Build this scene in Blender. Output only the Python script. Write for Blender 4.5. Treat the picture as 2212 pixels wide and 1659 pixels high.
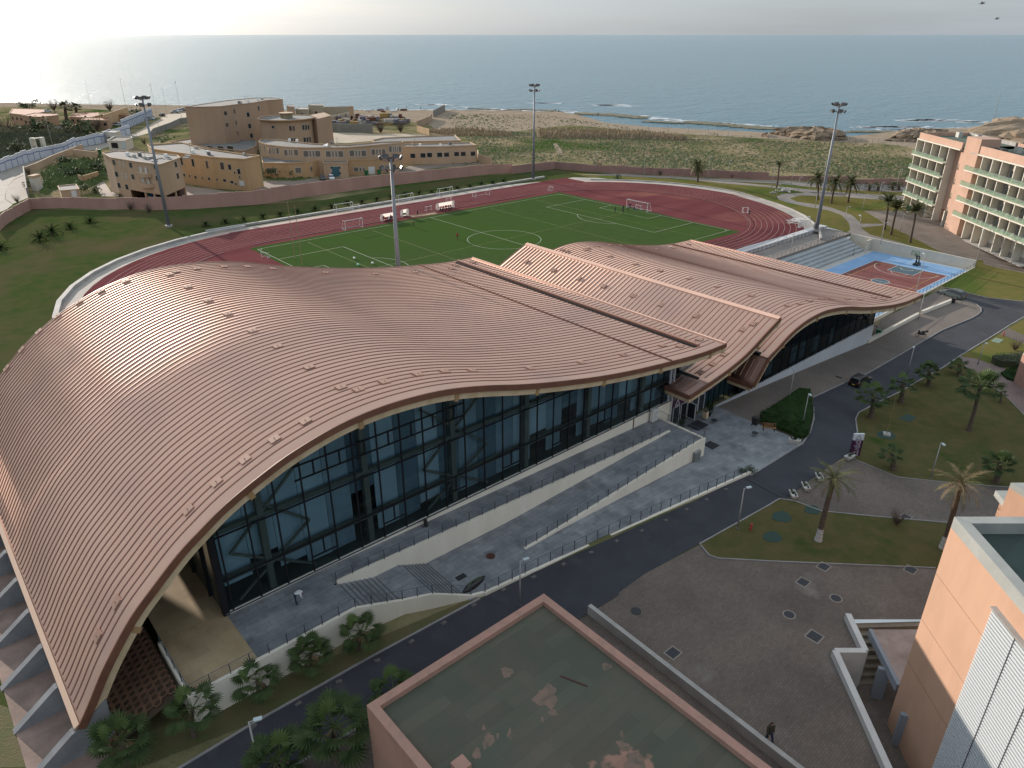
import bpy, bmesh, math, random
from mathutils import Vector, Matrix, geometry
random.seed(7)
for o in list(bpy.data.objects): bpy.data.objects.remove(o)
SC = bpy.context.scene
COL = SC.collection
R = math.radians
# ------------------------------------------------------------------ camera
CAMH, F, CX, CY = 46.0, 1560.0, 1106.0, 829.5
PITCH = math.atan(755.5 / F); YAW = R(41.1)
cam = bpy.data.objects.new("camera", bpy.data.cameras.new("camera")); COL.objects.link(cam)
cam.location = (0, 0, CAMH); cam.rotation_euler = (math.pi / 2 - PITCH, 0, -YAW)
cam.data.sensor_width = 36; cam.data.lens = 36 * F / 2212.0
cam.data.clip_start = 0.5; cam.data.clip_end = 90000
SC.camera = cam
SC.render.resolution_x, SC.render.resolution_y = 1024, 768
# ------------------------------------------------------------------ light
SUN_EL = R(13.2); SUN_DIR = Vector((0.03 * math.cos(SUN_EL), math.cos(SUN_EL), math.sin(SUN_EL))).normalized()
w = bpy.data.worlds.new("World"); SC.world = w; w.use_nodes = True
nt = w.node_tree; nt.nodes.clear()
out = nt.nodes.new('ShaderNodeOutputWorld'); bg = nt.nodes.new('ShaderNodeBackground')
sky = nt.nodes.new('ShaderNodeTexSky'); sky.sky_type = 'NISHITA'; sky.sun_disc = False
sky.sun_elevation = SUN_EL; sky.sun_rotation = math.atan2(SUN_DIR.x, SUN_DIR.y)
sky.air_density = 1.0; sky.dust_density = 1.8; sky.ozone_density = 3.0; sky.altitude = 50
# thin high cloud veil: desaturates the clear sky
hs = nt.nodes.new('ShaderNodeHueSaturation'); hs.inputs['Saturation'].default_value = 0.5; hs.inputs['Value'].default_value = 0.62
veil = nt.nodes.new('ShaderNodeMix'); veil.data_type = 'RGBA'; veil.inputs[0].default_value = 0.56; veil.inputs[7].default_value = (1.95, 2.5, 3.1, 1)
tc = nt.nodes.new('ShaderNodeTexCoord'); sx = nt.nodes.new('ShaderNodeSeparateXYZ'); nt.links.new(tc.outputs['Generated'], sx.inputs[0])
mrv = nt.nodes.new('ShaderNodeMapRange'); mrv.inputs[1].default_value = 0.05; mrv.inputs[2].default_value = 0.7; mrv.inputs[3].default_value = 1.0; mrv.inputs[4].default_value = 1.85; nt.links.new(sx.outputs[2], mrv.inputs[0])  # veil brightening overhead, out of view, added to fill the dark foreground
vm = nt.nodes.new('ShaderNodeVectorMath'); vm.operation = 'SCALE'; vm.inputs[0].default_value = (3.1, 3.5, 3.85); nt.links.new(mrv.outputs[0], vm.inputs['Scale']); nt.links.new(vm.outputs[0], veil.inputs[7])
mpc = nt.nodes.new('ShaderNodeMapping'); mpc.inputs['Scale'].default_value = (2.0, 2.0, 22.0); nt.links.new(tc.outputs['Generated'], mpc.inputs[0])
nc = nt.nodes.new('ShaderNodeTexNoise'); nc.inputs['Scale'].default_value = 1.6; nc.inputs['Detail'].default_value = 5; nt.links.new(mpc.outputs[0], nc.inputs[0])
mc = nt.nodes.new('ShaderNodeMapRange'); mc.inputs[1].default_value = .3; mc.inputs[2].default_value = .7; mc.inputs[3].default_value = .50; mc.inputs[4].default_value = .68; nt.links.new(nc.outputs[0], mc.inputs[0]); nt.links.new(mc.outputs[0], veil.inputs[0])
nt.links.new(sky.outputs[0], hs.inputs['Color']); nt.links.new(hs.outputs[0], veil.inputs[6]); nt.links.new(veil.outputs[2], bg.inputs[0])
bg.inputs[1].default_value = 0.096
nt.links.new(bg.outputs[0], out.inputs[0])
sl = bpy.data.lights.new("sun", 'SUN'); sl.energy = 3.3; sl.angle = R(0.6); sl.color = (1.0, 0.88, 0.76)
so = bpy.data.objects.new("sun", sl); COL.objects.link(so)
so.rotation_euler = SUN_DIR.to_track_quat('Z', 'Y').to_euler()
SC.view_settings.view_transform = 'Standard'; SC.view_settings.look = 'None'
SC.view_settings.gamma = 1; SC.view_settings.exposure = 1.0
SC.render.engine = 'CYCLES'
SC.cycles.max_bounces = 6; SC.cycles.transparent_max_bounces = 12

# ------------------------------------------------------------------ geometry helpers
_c, _s = math.cos(YAW), math.sin(YAW)
def ray(u, v):
    x = (u - CX) / F; y = (CY - v) / F
    f = math.cos(PITCH) + y * math.sin(PITCH); z = -math.sin(PITCH) + y * math.cos(PITCH)
    return Vector((x * _c + f * _s, -x * _s + f * _c, z))
SN = [-900, 45, 72, 96, 130, 150, 197, 260, 2500]
VN = [-300, 50, 100, 130, 2500]
HT = [[0, 0, -1.25, -2.7, -5.2, -5.0, -4.2, -3.0, -3.0],
      [0, 0, -1.25, -2.7, -5.2, -5.0, -4.2, -3.0, -3.0],
      [0, 0, 0, 0, 0, 0, -.8, -2.4, -2.4], [0] * 9, [0] * 9]
def H(x, y):
    i = max(0, min(len(SN) - 2, sum(1 for a in SN[1:-1] if x >= a)))
    j = max(0, min(len(VN) - 2, sum(1 for a in VN[1:-1] if y >= a)))
    a = (x - SN[i]) / (SN[i + 1] - SN[i]); b = (y - VN[j]) / (VN[j + 1] - VN[j])
    h00, h10, h01, h11 = HT[j][i], HT[j][i + 1], HT[j + 1][i], HT[j + 1][i + 1]
    if a + b <= 1: return h00 + a * (h10 - h00) + b * (h01 - h00)
    return h11 + (1 - a) * (h01 - h11) + (1 - b) * (h10 - h11)
def px(u, v, z=None):
    """where the line of sight (u, v) meets the height z, or the terrain"""
    d = ray(u, v)
    if z is not None: t = (z - CAMH) / d.z; return Vector((0, 0, CAMH)) + d * t
    zz = 0.0
    for _ in range(25):
        t = (zz - CAMH) / d.z; zz = 0.5 * zz + 0.5 * H(d.x * t, d.y * t)
    t = (zz - CAMH) / d.z
    return Vector((d.x * t, d.y * t, H(d.x * t, d.y * t)))
def onY(u, v, Y):
    d = ray(u, v); t = Y / d.y
    return Vector((d.x * t, Y, CAMH + d.z * t))
def onwall(u, v, p0, p1):
    d = ray(u, v); ex, ey = p1[0] - p0[0], p1[1] - p0[1]
    t = (p0[0] * ey - p0[1] * ex) / (d.x * ey - d.y * ex)
    return Vector((d.x * t, d.y * t, CAMH + d.z * t))
def htop(pb, u, v):
    """height at which a vertical through pb passes the line of sight (u, v)"""
    d = ray(u, v); t = (pb[0] * d.x + pb[1] * d.y) / (d.x ** 2 + d.y ** 2)
    return CAMH + d.z * t
def g1(x, y): return (x * .25, 164.6 + y * .25)
def g2(x, y): return (553 + x * .25, 164.6 + y * .25)
def g3(x, y): return (1106 + x * .25, 164.6 + y * .25)
def g4(x, y): return (1659 + x * .25, 164.6 + y * .25)
def g5(x, y): return (1659 + x * .25, 548.6 + y * .25)
def g6(x, y): return (1659 + x * .25, 932.6 + y * .25)
def g7(x, y): return (1659 + x * .25, 1244.2 + y * .25)
def g8(x, y): return (1106 + x * .25, 1244.2 + y * .25)
def g9(x, y): return (553 + x * .25, 1244.2 + y * .25)
def gE(x, y): return (1426.4 + x * .1612, 795.5 + y * .1612)

# ------------------------------------------------------------------ materials
MATS = {}
def mat(name, col, rough=0.8, col2=None, scale=1.0, detail=6, bump=0.0, bscale=None, metal=0.0, spec=0.5, stretch=None, rotz=0.0, lo=0.35, hi=0.65, extra=None, coat=0.0, col3=None, scale3=0.05, gain3=(0.45,0.6)):
    if name in MATS: return MATS[name]
    m = bpy.data.materials.new(name); m.use_nodes = True; MATS[name] = m
    n = m.node_tree.nodes; l = m.node_tree.links; b = n['Principled BSDF']
    b.inputs['Base Color'].default_value = (*col, 1); b.inputs['Roughness'].default_value = rough
    b.inputs['Metallic'].default_value = metal; b.inputs['Specular IOR Level'].default_value = spec
    b.inputs['Coat Weight'].default_value = coat
    geo = n.new('ShaderNodeNewGeometry'); mp = n.new('ShaderNodeMapping'); l.new(geo.outputs['Position'], mp.inputs['Vector'])
    mp.inputs['Rotation'].default_value = (0, 0, rotz)
    if stretch: mp.inputs['Scale'].default_value = stretch
    cur = None
    if col2 is not None:
        no = n.new('ShaderNodeTexNoise'); no.inputs['Scale'].default_value = scale; no.inputs['Detail'].default_value = detail; no.inputs['Roughness'].default_value = 0.62
        l.new(mp.outputs[0], no.inputs['Vector'])
        mr = n.new('ShaderNodeMapRange'); mr.inputs[1].default_value = lo; mr.inputs[2].default_value = hi; l.new(no.outputs[0], mr.inputs[0])
        mx = n.new('ShaderNodeMix'); mx.data_type = 'RGBA'; mx.inputs[6].default_value = (*col, 1); mx.inputs[7].default_value = (*col2, 1)
        l.new(mr.outputs[0], mx.inputs[0]); cur = mx.outputs[2]
        if col3 is not None:
            no3 = n.new('ShaderNodeTexNoise'); no3.inputs['Scale'].default_value = scale3; no3.inputs['Detail'].default_value = 5; l.new(geo.outputs['Position'], no3.inputs['Vector'])
            mr3 = n.new('ShaderNodeMapRange'); mr3.inputs[1].default_value = gain3[0]; mr3.inputs[2].default_value = gain3[1]; l.new(no3.outputs[0], mr3.inputs[0])
            mx3 = n.new('ShaderNodeMix'); mx3.data_type = 'RGBA'; mx3.inputs[7].default_value = (*col3, 1)
            l.new(cur, mx3.inputs[6]); l.new(mr3.outputs[0], mx3.inputs[0]); cur = mx3.outputs[2]
        l.new(cur, b.inputs['Base Color'])
    if bump:
        nb = n.new('ShaderNodeTexNoise'); nb.inputs['Scale'].default_value = bscale or scale * 3; nb.inputs['Detail'].default_value = 5
        l.new(mp.outputs[0], nb.inputs['Vector'])
        bp = n.new('ShaderNodeBump'); bp.inputs['Strength'].default_value = 1.0; bp.inputs['Distance'].default_value = bump
        l.new(nb.outputs[0], bp.inputs['Height']); l.new(bp.outputs[0], b.inputs['Normal'])
    if extra: extra(m, n, l, b, mp, cur)
    return m
def brick(bw, bh, mortar=0.02, dark=0.55, size=1.0, offset=0.5):
    """multiply the colour by joints laid as a brick / slab pattern, with slabs of slightly different tone"""
    def f(m, n, l, b, mp, cur):
        br = n.new('ShaderNodeTexBrick'); br.inputs['Scale'].default_value = size
        br.inputs['Brick Width'].default_value = bw; br.inputs['Row Height'].default_value = bh
        br.inputs['Mortar Size'].default_value = mortar; br.inputs['Mortar Smooth'].default_value = 0.1; br.offset = offset
        br.inputs['Color1'].default_value = (1, 1, 1, 1); br.inputs['Color2'].default_value = (0.8, 0.8, 0.8, 1); br.inputs['Mortar'].default_value = (dark, dark, dark, 1)
        l.new(mp.outputs[0], br.inputs['Vector'])
        mx = n.new('ShaderNodeMix'); mx.data_type = 'RGBA'; mx.blend_type = 'MULTIPLY'; mx.inputs[0].default_value = 1
        if cur is not None: l.new(cur, mx.inputs[6])
        else: mx.inputs[6].default_value = b.inputs['Base Color'].default_value
        l.new(br.outputs[0], mx.inputs[7]); l.new(mx.outputs[2], b.inputs['Base Color'])
    return f

# ------------------------------------------------------------------ mesh builder
class MB:
    def __init__(s): s.v = []; s.f = []; s.m = []
    def add(s, vs, fs, mi=0):
        o = len(s.v); s.v += [tuple(a) for a in vs]
        for f in fs: s.f.append([o + i for i in f]); s.m.append(mi)
        return s
    def box(s, x0, x1, y0, y1, z0, z1, mi=0):
        x0, x1 = min(x0, x1), max(x0, x1); y0, y1 = min(y0, y1), max(y0, y1)
        return s.prism([(x0, y0), (x1, y0), (x1, y1), (x0, y1)], z0, z1, mi)
    def prism(s, poly, z0, z1, mi=0, mtop=None):
        a = sum(poly[i][0] * poly[(i + 1) % len(poly)][1] - poly[(i + 1) % len(poly)][0] * poly[i][1] for i in range(len(poly)))
        if a < 0: poly = poly[::-1]
        n = len(poly)
        zs0 = z0 if hasattr(z0, '__len__') else [z0] * n; zs1 = z1 if hasattr(z1, '__len__') else [z1] * n
        vs = [(p[0], p[1], zs0[i]) for i, p in enumerate(poly)] + [(p[0], p[1], zs1[i]) for i, p in enumerate(poly)]
        s.add(vs, [[i, (i + 1) % n, n + (i + 1) % n, n + i] for i in range(n)], mi)
        o = len(s.v) - 2 * n
        if n <= 4: s.f += [[o + n + i for i in range(n)], [o + i for i in reversed(range(n))]]; s.m += [mi if mtop is None else mtop, mi]
        else:
            for t in geometry.tessellate_polygon([[Vector((p[0], p[1], 0)) for p in poly]]):
                q = list(t)
                A, B, Cc = poly[q[0]], poly[q[1]], poly[q[2]]
                if (B[0] - A[0]) * (Cc[1] - A[1]) - (B[1] - A[1]) * (Cc[0] - A[0]) < 0: q.reverse()
                s.f.append([o + n + i for i in q]); s.m.append(mi if mtop is None else mtop)
                s.f.append([o + i for i in reversed(q)]); s.m.append(mi)
        return s
    def obox(s, c, sx, sy, sz, rot=0.0, mi=0, tilt=None):
        """box centred at c (bottom at c.z), sizes along the rotated axes"""
        M = Matrix.Rotation(rot, 3, 'Z')
        if tilt: M = M @ Matrix.Rotation(tilt[1], 3, tilt[0])
        vs = []
        for z in (0, sz):
            for x, y in ((-1, -1), (1, -1), (1, 1), (-1, 1)):
                vs.append(Vector(c) + M @ Vector((x * sx / 2, y * sy / 2, z)))
        return s.add(vs, [[0, 1, 5, 4], [1, 2, 6, 5], [2, 3, 7, 6], [3, 0, 4, 7], [4, 5, 6, 7], [3, 2, 1, 0]], mi)
    def tube(s, p0, p1, r0, r1=None, n=8, mi=0, cap=True):
        r1 = r0 if r1 is None else r1
        return s.path([p0, p1], [r0, r1], n, mi, cap)
    def path(s, pts, rs, n=8, mi=0, cap=True):
        pts = [Vector(p) for p in pts]
        if not hasattr(rs, '__len__'): rs = [rs] * len(pts)
        o = len(s.v); k = len(pts)
        for i, p in enumerate(pts):
            d = (pts[min(i + 1, k - 1)] - pts[max(i - 1, 0)]).normalized()
            a = Vector((0, 0, 1)) if abs(d.z) < 0.9 else Vector((1, 0, 0))
            e1 = d.cross(a).normalized(); e2 = d.cross(e1)
            for j in range(n):
                t = 2 * math.pi * j / n; s.v.append(tuple(p + (e1 * math.cos(t) + e2 * math.sin(t)) * rs[i]))
        for i in range(k - 1):
            for j in range(n):
                s.f.append([o + i * n + j, o + i * n + (j + 1) % n, o + (i + 1) * n + (j + 1) % n, o + (i + 1) * n + j]); s.m.append(mi)
        if cap:
            s.f.append([o + j for j in reversed(range(n))]); s.m.append(mi)
            s.f.append([o + (k - 1) * n + j for j in range(n)]); s.m.append(mi)
        return s
    def bar(s, p0, p1, w, h, mi=0):
        """rectangular bar between two points, w across (horizontal), h up"""
        p0, p1 = Vector(p0), Vector(p1); d = (p1 - p0).normalized()
        a = Vector((-d.y, d.x, 0)); a = a.normalized() if a.length > 1e-4 else Vector((1, 0, 0)); b = a.cross(d) * -1
        if b.z < 0: b = -b
        vs = [p + a * (i * w / 2) + b * (j * h / 2) for p in (p0, p1) for i, j in ((-1, -1), (1, -1), (1, 1), (-1, 1))]
        return s.add(vs, [[0, 1, 2, 3], [7, 6, 5, 4], [0, 4, 5, 1], [1, 5, 6, 2], [2, 6, 7, 3], [3, 7, 4, 0]], mi)
    def quad(s, a, b, c, d, mi=0): return s.add([a, b, c, d], [[0, 1, 2, 3]], mi)
    def disc(s, c, r, n=16, mi=0, z0=None, ry=None, rot=0):
        ry = ry or r
        pts = [(c[0] + r * math.cos(2 * math.pi * i / n) * math.cos(rot) - ry * math.sin(2 * math.pi * i / n) * math.sin(rot), c[1] + r * math.cos(2 * math.pi * i / n) * math.sin(rot) + ry * math.sin(2 * math.pi * i / n) * math.cos(rot)) for i in range(n)]
        return s.prism(pts, c[2] if z0 is None else z0, c[2] + 0.01 if z0 is None else c[2], mi)
    def ball(s, c, r, mi=0, n=8, sz=1.0):
        o = len(s.v); k = n // 2
        for i in range(k + 1):
            t = math.pi * i / k
            for j in range(n):
                p = 2 * math.pi * j / n; s.v.append((c[0] + r * math.sin(t) * math.cos(p), c[1] + r * math.sin(t) * math.sin(p), c[2] + r * sz * math.cos(t)))
        for i in range(k):
            for j in range(n):
                s.f.append([o + i * n + j, o + (i + 1) * n + j, o + (i + 1) * n + (j + 1) % n, o + i * n + (j + 1) % n]); s.m.append(mi)
        return s
    def mesh(s, name, mats):
        me = bpy.data.meshes.new(name); me.from_pydata(s.v, [], s.f)
        for m in (mats if isinstance(mats, (list, tuple)) else [mats]): me.materials.append(m)
        me.polygons.foreach_set('material_index', s.m); me.validate(); me.update(); return me
    def build(s, name, mats, parent=None, smooth=False, loc=None):
        me = s.mesh(name, mats)
        if smooth: me.polygons.foreach_set('use_smooth', [True] * len(me.polygons))
        o = bpy.data.objects.new(name, me); COL.objects.link(o)
        if parent: o.parent = parent
        if loc is not None: o.location = loc
        return o
def tag(o, label=None, cat=None, group=None, kind=None):
    if label: o['label'] = label
    if cat: o['category'] = cat
    if group: o['group'] = group
    if kind: o['kind'] = kind
    return o
def thing(name, loc, label, cat, group=None, rz=0.0):
    o = bpy.data.objects.new(name, None); COL.objects.link(o); o.location = loc; o.rotation_euler = (0, 0, rz); o.empty_display_size = 0.3
    return tag(o, label, cat, group)
def struct(o): o['kind'] = 'structure'; return o
def dup(root, loc, rz=0.0, label=None, group=None, scale=None, swap=None):
    def cp(o, par):
        c = o.copy(); COL.objects.link(c); c.parent = par
        if swap and c.data:
            c.data = c.data.copy()
            for i, m in enumerate(c.data.materials):
                if m.name in swap: c.data.materials[i] = swap[m.name]
        for ch in o.children: cp(ch, c)
        return c
    r = cp(root, None); r.location = loc; r.rotation_euler = (0, 0, rz)
    if scale: r.scale = (scale, scale, scale)
    if label: r['label'] = label
    if group: r['group'] = group
    return r
ORD = ['first', 'second', 'third', 'fourth', 'fifth', 'sixth', 'seventh', 'eighth', 'ninth', 'tenth', 'eleventh', 'twelfth', 'thirteenth', 'fourteenth', 'fifteenth', 'sixteenth', 'seventeenth', 'eighteenth', 'nineteenth', 'twentieth']
def nth(i, n=None):
    return ORD[i] if i < 20 else 'number %d' % (i + 1)

# ------------------------------------------------------------------ draped ground sheets
def clip(poly, a, b):
    outp = []; n = len(poly)
    for i in range(n):
        p, q = poly[i], poly[(i + 1) % n]
        sp = (b[0] - a[0]) * (p[1] - a[1]) - (b[1] - a[1]) * (p[0] - a[0]); sq = (b[0] - a[0]) * (q[1] - a[1]) - (b[1] - a[1]) * (q[0] - a[0])
        if sp >= 0: outp.append(p)
        if (sp >= 0) != (sq >= 0):
            t = sp / (sp - sq); outp.append((p[0] + t * (q[0] - p[0]), p[1] + t * (q[1] - p[1])))
    return outp
CELLS = []
for i in range(len(SN) - 1):
    for j in range(len(VN) - 1):
        a, b, c, d = (SN[i], VN[j]), (SN[i + 1], VN[j]), (SN[i + 1], VN[j + 1]), (SN[i], VN[j + 1])
        ha, hb, hc, hd = HT[j][i], HT[j][i + 1], HT[j + 1][i + 1], HT[j + 1][i]
        CELLS.append(((a, b, d), (ha, hb, hd))); CELLS.append(((b, c, d), (hb, hc, hd)))
def plane_z(tri, h, p):
    (x0, y0), (x1, y1), (x2, y2) = tri; det = (x1 - x0) * (y2 - y0) - (x2 - x0) * (y1 - y0)
    a = ((p[0] - x0) * (y2 - y0) - (x2 - x0) * (p[1] - y0)) / det; b = ((x1 - x0) * (p[1] - y0) - (p[0] - x0) * (y1 - y0)) / det
    return h[0] + a * (h[1] - h[0]) + b * (h[2] - h[0])
COURT = [(133.0, 53.3), (193.6, 53.3), (193.6, 93.0), (133.0, 93.0)]
def outside(q, rect):
    parts = []
    for k in range(4):
        a, b = rect[k], rect[(k + 1) % 4]; o = clip(q, b, a)
        if len(o) >= 3: parts.append(o)
        q = clip(q, a, b)
        if len(q) < 3: break
    return parts
def drape_mb(poly, dz, mb=None, holes=(), mi=0):
    mb = mb or MB(); poly = [(p[0], p[1]) for p in poly]
    loops = [[Vector((p[0], p[1], 0)) for p in poly]] + [[Vector((p[0], p[1], 0)) for p in h] for h in holes]
    allp = [(p.x, p.y) for lp in loops for p in lp]
    for t in geometry.tessellate_polygon(loops):
        tri = [allp[i] for i in t]
        if (tri[1][0] - tri[0][0]) * (tri[2][1] - tri[0][1]) - (tri[1][1] - tri[0][1]) * (tri[2][0] - tri[0][0]) < 0: tri.reverse()
        for ct, ch in CELLS:
            q = tri
            for k in range(3):
                q = clip(q, ct[k], ct[(k + 1) % 3])
                if len(q) < 3: break
            if len(q) < 3: continue
            for part in outside(q, COURT): mb.add([(p[0], p[1], plane_z(ct, ch, p) + dz) for p in part], [list(range(len(part)))], mi)
    return mb
def drape(name, pts, dz, m, holes=(), kind='structure', px_=True):
    poly = [px(*p) for p in pts] if px_ else pts
    holes = [[px(*p) for p in h] if px_ else h for h in holes]
    o = drape_mb(poly, dz, holes=holes).build(name, m)
    if kind: o['kind'] = kind
    return o
def strip(pts, w, dz, mb=None, mi=0, hgt=None):
    """band of width w along a ground polyline; with hgt a kerb or wall"""
    mb = mb or MB(); P = [Vector((p[0], p[1])) for p in pts]
    L, Rr = [], []
    for i, p in enumerate(P):
        d = (P[min(i + 1, len(P) - 1)] - P[max(i - 1, 0)]).normalized(); nn = Vector((-d.y, d.x))
        L.append(p + nn * w / 2); Rr.append(p - nn * w / 2)
    for i in range(len(P) - 1):
        q = [tuple(Rr[i]), tuple(Rr[i + 1]), tuple(L[i + 1]), tuple(L[i])]
        if hgt is None: drape_mb(q, dz, mb, mi=mi)
        else:
            z = [H(*a) for a in q]; mb.prism(q, [a - 0.3 for a in z], [a + hgt for a in z], mi)
    return mb
def spline(pts, step):
    """Catmull-Rom through 2-D/3-D points, resampled about every step"""
    P = [Vector(p) for p in pts]; P = [2 * P[0] - P[1]] + P + [2 * P[-1] - P[-2]]; outp = []
    for i in range(1, len(P) - 2):
        n = max(1, int(round((P[i + 1] - P[i]).length / step)))
        for k in range(n):
            t = k / n; a, b, c, d = P[i - 1], P[i], P[i + 1], P[i + 2]
            outp.append(0.5 * ((2 * b) + (c - a) * t + (2 * a - 5 * b + 4 * c - d) * t * t + (3 * b - a - 3 * c + d) * t ** 3))
    outp.append(P[-2]); return outp
#@@MATLIB
def C3(h):
    h = h.lstrip('#'); c = [int(h[i:i + 2], 16) / 255 for i in (0, 2, 4)]
    return tuple(x / 12.92 if x <= 0.04045 else ((x + 0.055) / 1.055) ** 2.4 for x in c)
ROOF = mat('roof_metal', (.79, .515, .395),   .56, (.70, .445, .34), .25, detail=9, metal=.40, spec=.4, lo=.3, hi=.7, stretch=(.12, 1.22, 1), col3=(.60, .40, .33), scale3=.10, gain3=(.52, .75))
RIB = mat('roof_rib_shade', (.22, .125, .10), .8, spec=.15)  # darker than the roof metal: shade on the ribs put into their colour
FASC = mat('fascia_brown', (.17, .075, .045), .45, (.13, .055, .035), .8)
BEAM = mat('cream_beam', (.52, .41, .27), .7, (.36, .25, .14), .7, lo=.45, hi=.8)
SOFF = mat('soffit', (.20, .13, .09), .8)
DARK = mat('dark_metal', (.012, .013, .016), .6, spec=.2)
STEEL = mat('steel', (.16, .165, .18), .4, metal=.6)
RAILM = mat('rail_metal', (.10, .105, .125), .45, metal=.4)
WHITEP = mat('white_paint', (.74, .74, .72), .5)
WALLW = mat('white_render', (.74, .69, .59), .85, (.64, .59, .50), .35, lo=.4, hi=.75, bump=.004, bscale=9, stretch=(1, 1, .25))
CONC = mat('concrete', (.36, .35, .33), .85, (.26, .25, .235), .5, bump=.01, bscale=8)
CONCD = mat('buttress_concrete', (.22, .225, .235), .85, (.15, .155, .165), .5)
PLINTH = mat('light_grey_wall', (.50, .51, .53), .8, (.44, .45, .47), .2)
INT = mat('interior_floor', (.20, .17, .13), .6, (.14, .12, .09), .3)
CURT = mat('interior_blind', (.47, .51, .54), .9, (.34, .38, .41), .5, stretch=(1, 1, .3))
FRAMED = mat('inner_frame_brown', (.26, .21, .155), .8)
CURT2 = mat('interior_blind_dim', (.26, .31, .34), .9, (.16, .20, .23), .4, stretch=(1, 1, .3))
CURT3 = mat('interior_blind_pale', (.66, .70, .72), .9, (.52, .57, .60), .4, stretch=(1, 1, .3))
INTD = mat('interior_dark', (.05, .05, .05), .9)
def glassmat(name, tint, mixv, rough=.03, gcol=(.75, .85, .9)):
    m = bpy.data.materials.new(name); m.use_nodes = True; n = m.node_tree.nodes; l = m.node_tree.links
    for x in list(n):
        if x.type != 'OUTPUT_MATERIAL': n.remove(x)
    o = [x for x in n if x.type == 'OUTPUT_MATERIAL'][0]
    tr = n.new('ShaderNodeBsdfTransparent'); tr.inputs[0].default_value = (*tint, 1)
    gl = n.new('ShaderNodeBsdfGlossy'); gl.inputs[0].default_value = (*gcol, 1); gl.inputs['Roughness'].default_value = rough
    lw = n.new('ShaderNodeLayerWeight'); lw.inputs[0].default_value = mixv
    ms = n.new('ShaderNodeMixShader'); l.new(lw.outputs[0], ms.inputs[0]); l.new(tr.outputs[0], ms.inputs[1]); l.new(gl.outputs[0], ms.inputs[2]); l.new(ms.outputs[0], o.inputs[0])
    return m
GLASS = glassmat('teal_glass', (.50, .65, .72), .26)
PANE = mat('window_glass', (.02, .025, .03), .08, spec=.6)
GRASS = mat('lawn_grass', (.072, .076, .030), .95, (.105, .088, .042), .5, detail=9, bump=.05, bscale=7, col3=(.040, .066, .018), scale3=.16, gain3=(.58, .70), spec=.0)
GRASSG = mat('stadium_grass', (.042, .068, .020), .95, (.072, .078, .032), .3, detail=9, bump=.05, bscale=5, col3=(.095, .078, .042), scale3=.045, gain3=(.46, .66), spec=.0)
GRASSY = mat('dry_lawn', (.120, .122, .036), .95, (.160, .130, .052), .5, detail=9, bump=.04, bscale=6, col3=(.085, .112, .03), scale3=.06, gain3=(.5, .62), spec=.0)
FIELD = mat('field_scrub', (.130, .132, .060), .95, (.29, .225, .145), .05, detail=10, bump=.35, bscale=.9, lo=.40, hi=.62, col3=(.045, .080, .020), scale3=.022, gain3=(.52, .64), stretch=(1, 1, 1), spec=.0)
SAND = mat('sand', (.31, .25, .19), .95, (.20, .165, .115), .12, detail=10, lo=.48, hi=.75, bump=.15, bscale=1.2, spec=.0)
PITCH_M = mat('artificial_turf', (.048, .078, .026), .9, (.056, .088, .031), .35, bump=.01, bscale=12, col3=(.050, .086, .024), scale3=.03, gain3=(.45, .6), spec=.0)
TRACK = mat('running_track', (.128, .043, .047), .9, (.160, .056, .058), .12, stretch=(.3, 1, 1), col3=(.22, .095, .075), scale3=.05, gain3=(.56, .75), spec=.0)
ASPH = mat('asphalt', (.026, .028, .036), .9, (.038, .040, .049), .25, detail=10, bump=.01, bscale=14, col3=(.055, .055, .058), scale3=.35, gain3=(.60, .78))
OLDASPH = mat('old_road', (.22, .20, .18), .9, (.30, .27, .235), .15)
PAVE = mat('brown_pavers', (.160, .128, .106), .9, (.112, .090, .077), .16, detail=8, extra=brick(.4, .2, .018, .66), bump=.004, bscale=10, col3=(.19, .165, .15), scale3=.3, gain3=(.6, .8))
SLAB = mat('grey_slabs', (.27, .285, .30), .75, (.16, .175, .195), .35, detail=10, extra=brick(1.2, .6, .018, .6), col3=(.13, .14, .15), scale3=.55, gain3=(.52, .72))
KERB = mat('kerb', (.27, .265, .26), .85, (.20, .195, .19), .6)
LINE = mat('white_line', (.62, .62, .56), .8)
YLINE = mat('yellow_line', (.50, .42, .12), .8)
PINKW = mat('pink_wall', (.42, .245, .205), .9, (.35, .20, .165), .2, bump=.004, bscale=4, stretch=(1, 1, .4))
GLINE = mat('faded_line', (.24, .27, .19), .9)
LANE = mat('lane_line', (.30, .19, .175), .9)
ROCK = mat('rock', (.26, .185, .12), .95, (.10, .075, .05), .25, detail=10, bump=.8, bscale=.5, stretch=(1, 1, 4), lo=.42, hi=.6)
DIRT = mat('dirt', (.25, .19, .13), .95, (.17, .13, .09), .3, bump=.05)
SOIL = mat('dark_soil', (.085, .055, .035), .95, (.05, .038, .025), .4, bump=.03)  # dark brown soil of the bank, planting bed and pot
SANDF = mat('pale_field', (.38, .32, .24), .95, (.30, .25, .18), .1)

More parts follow.
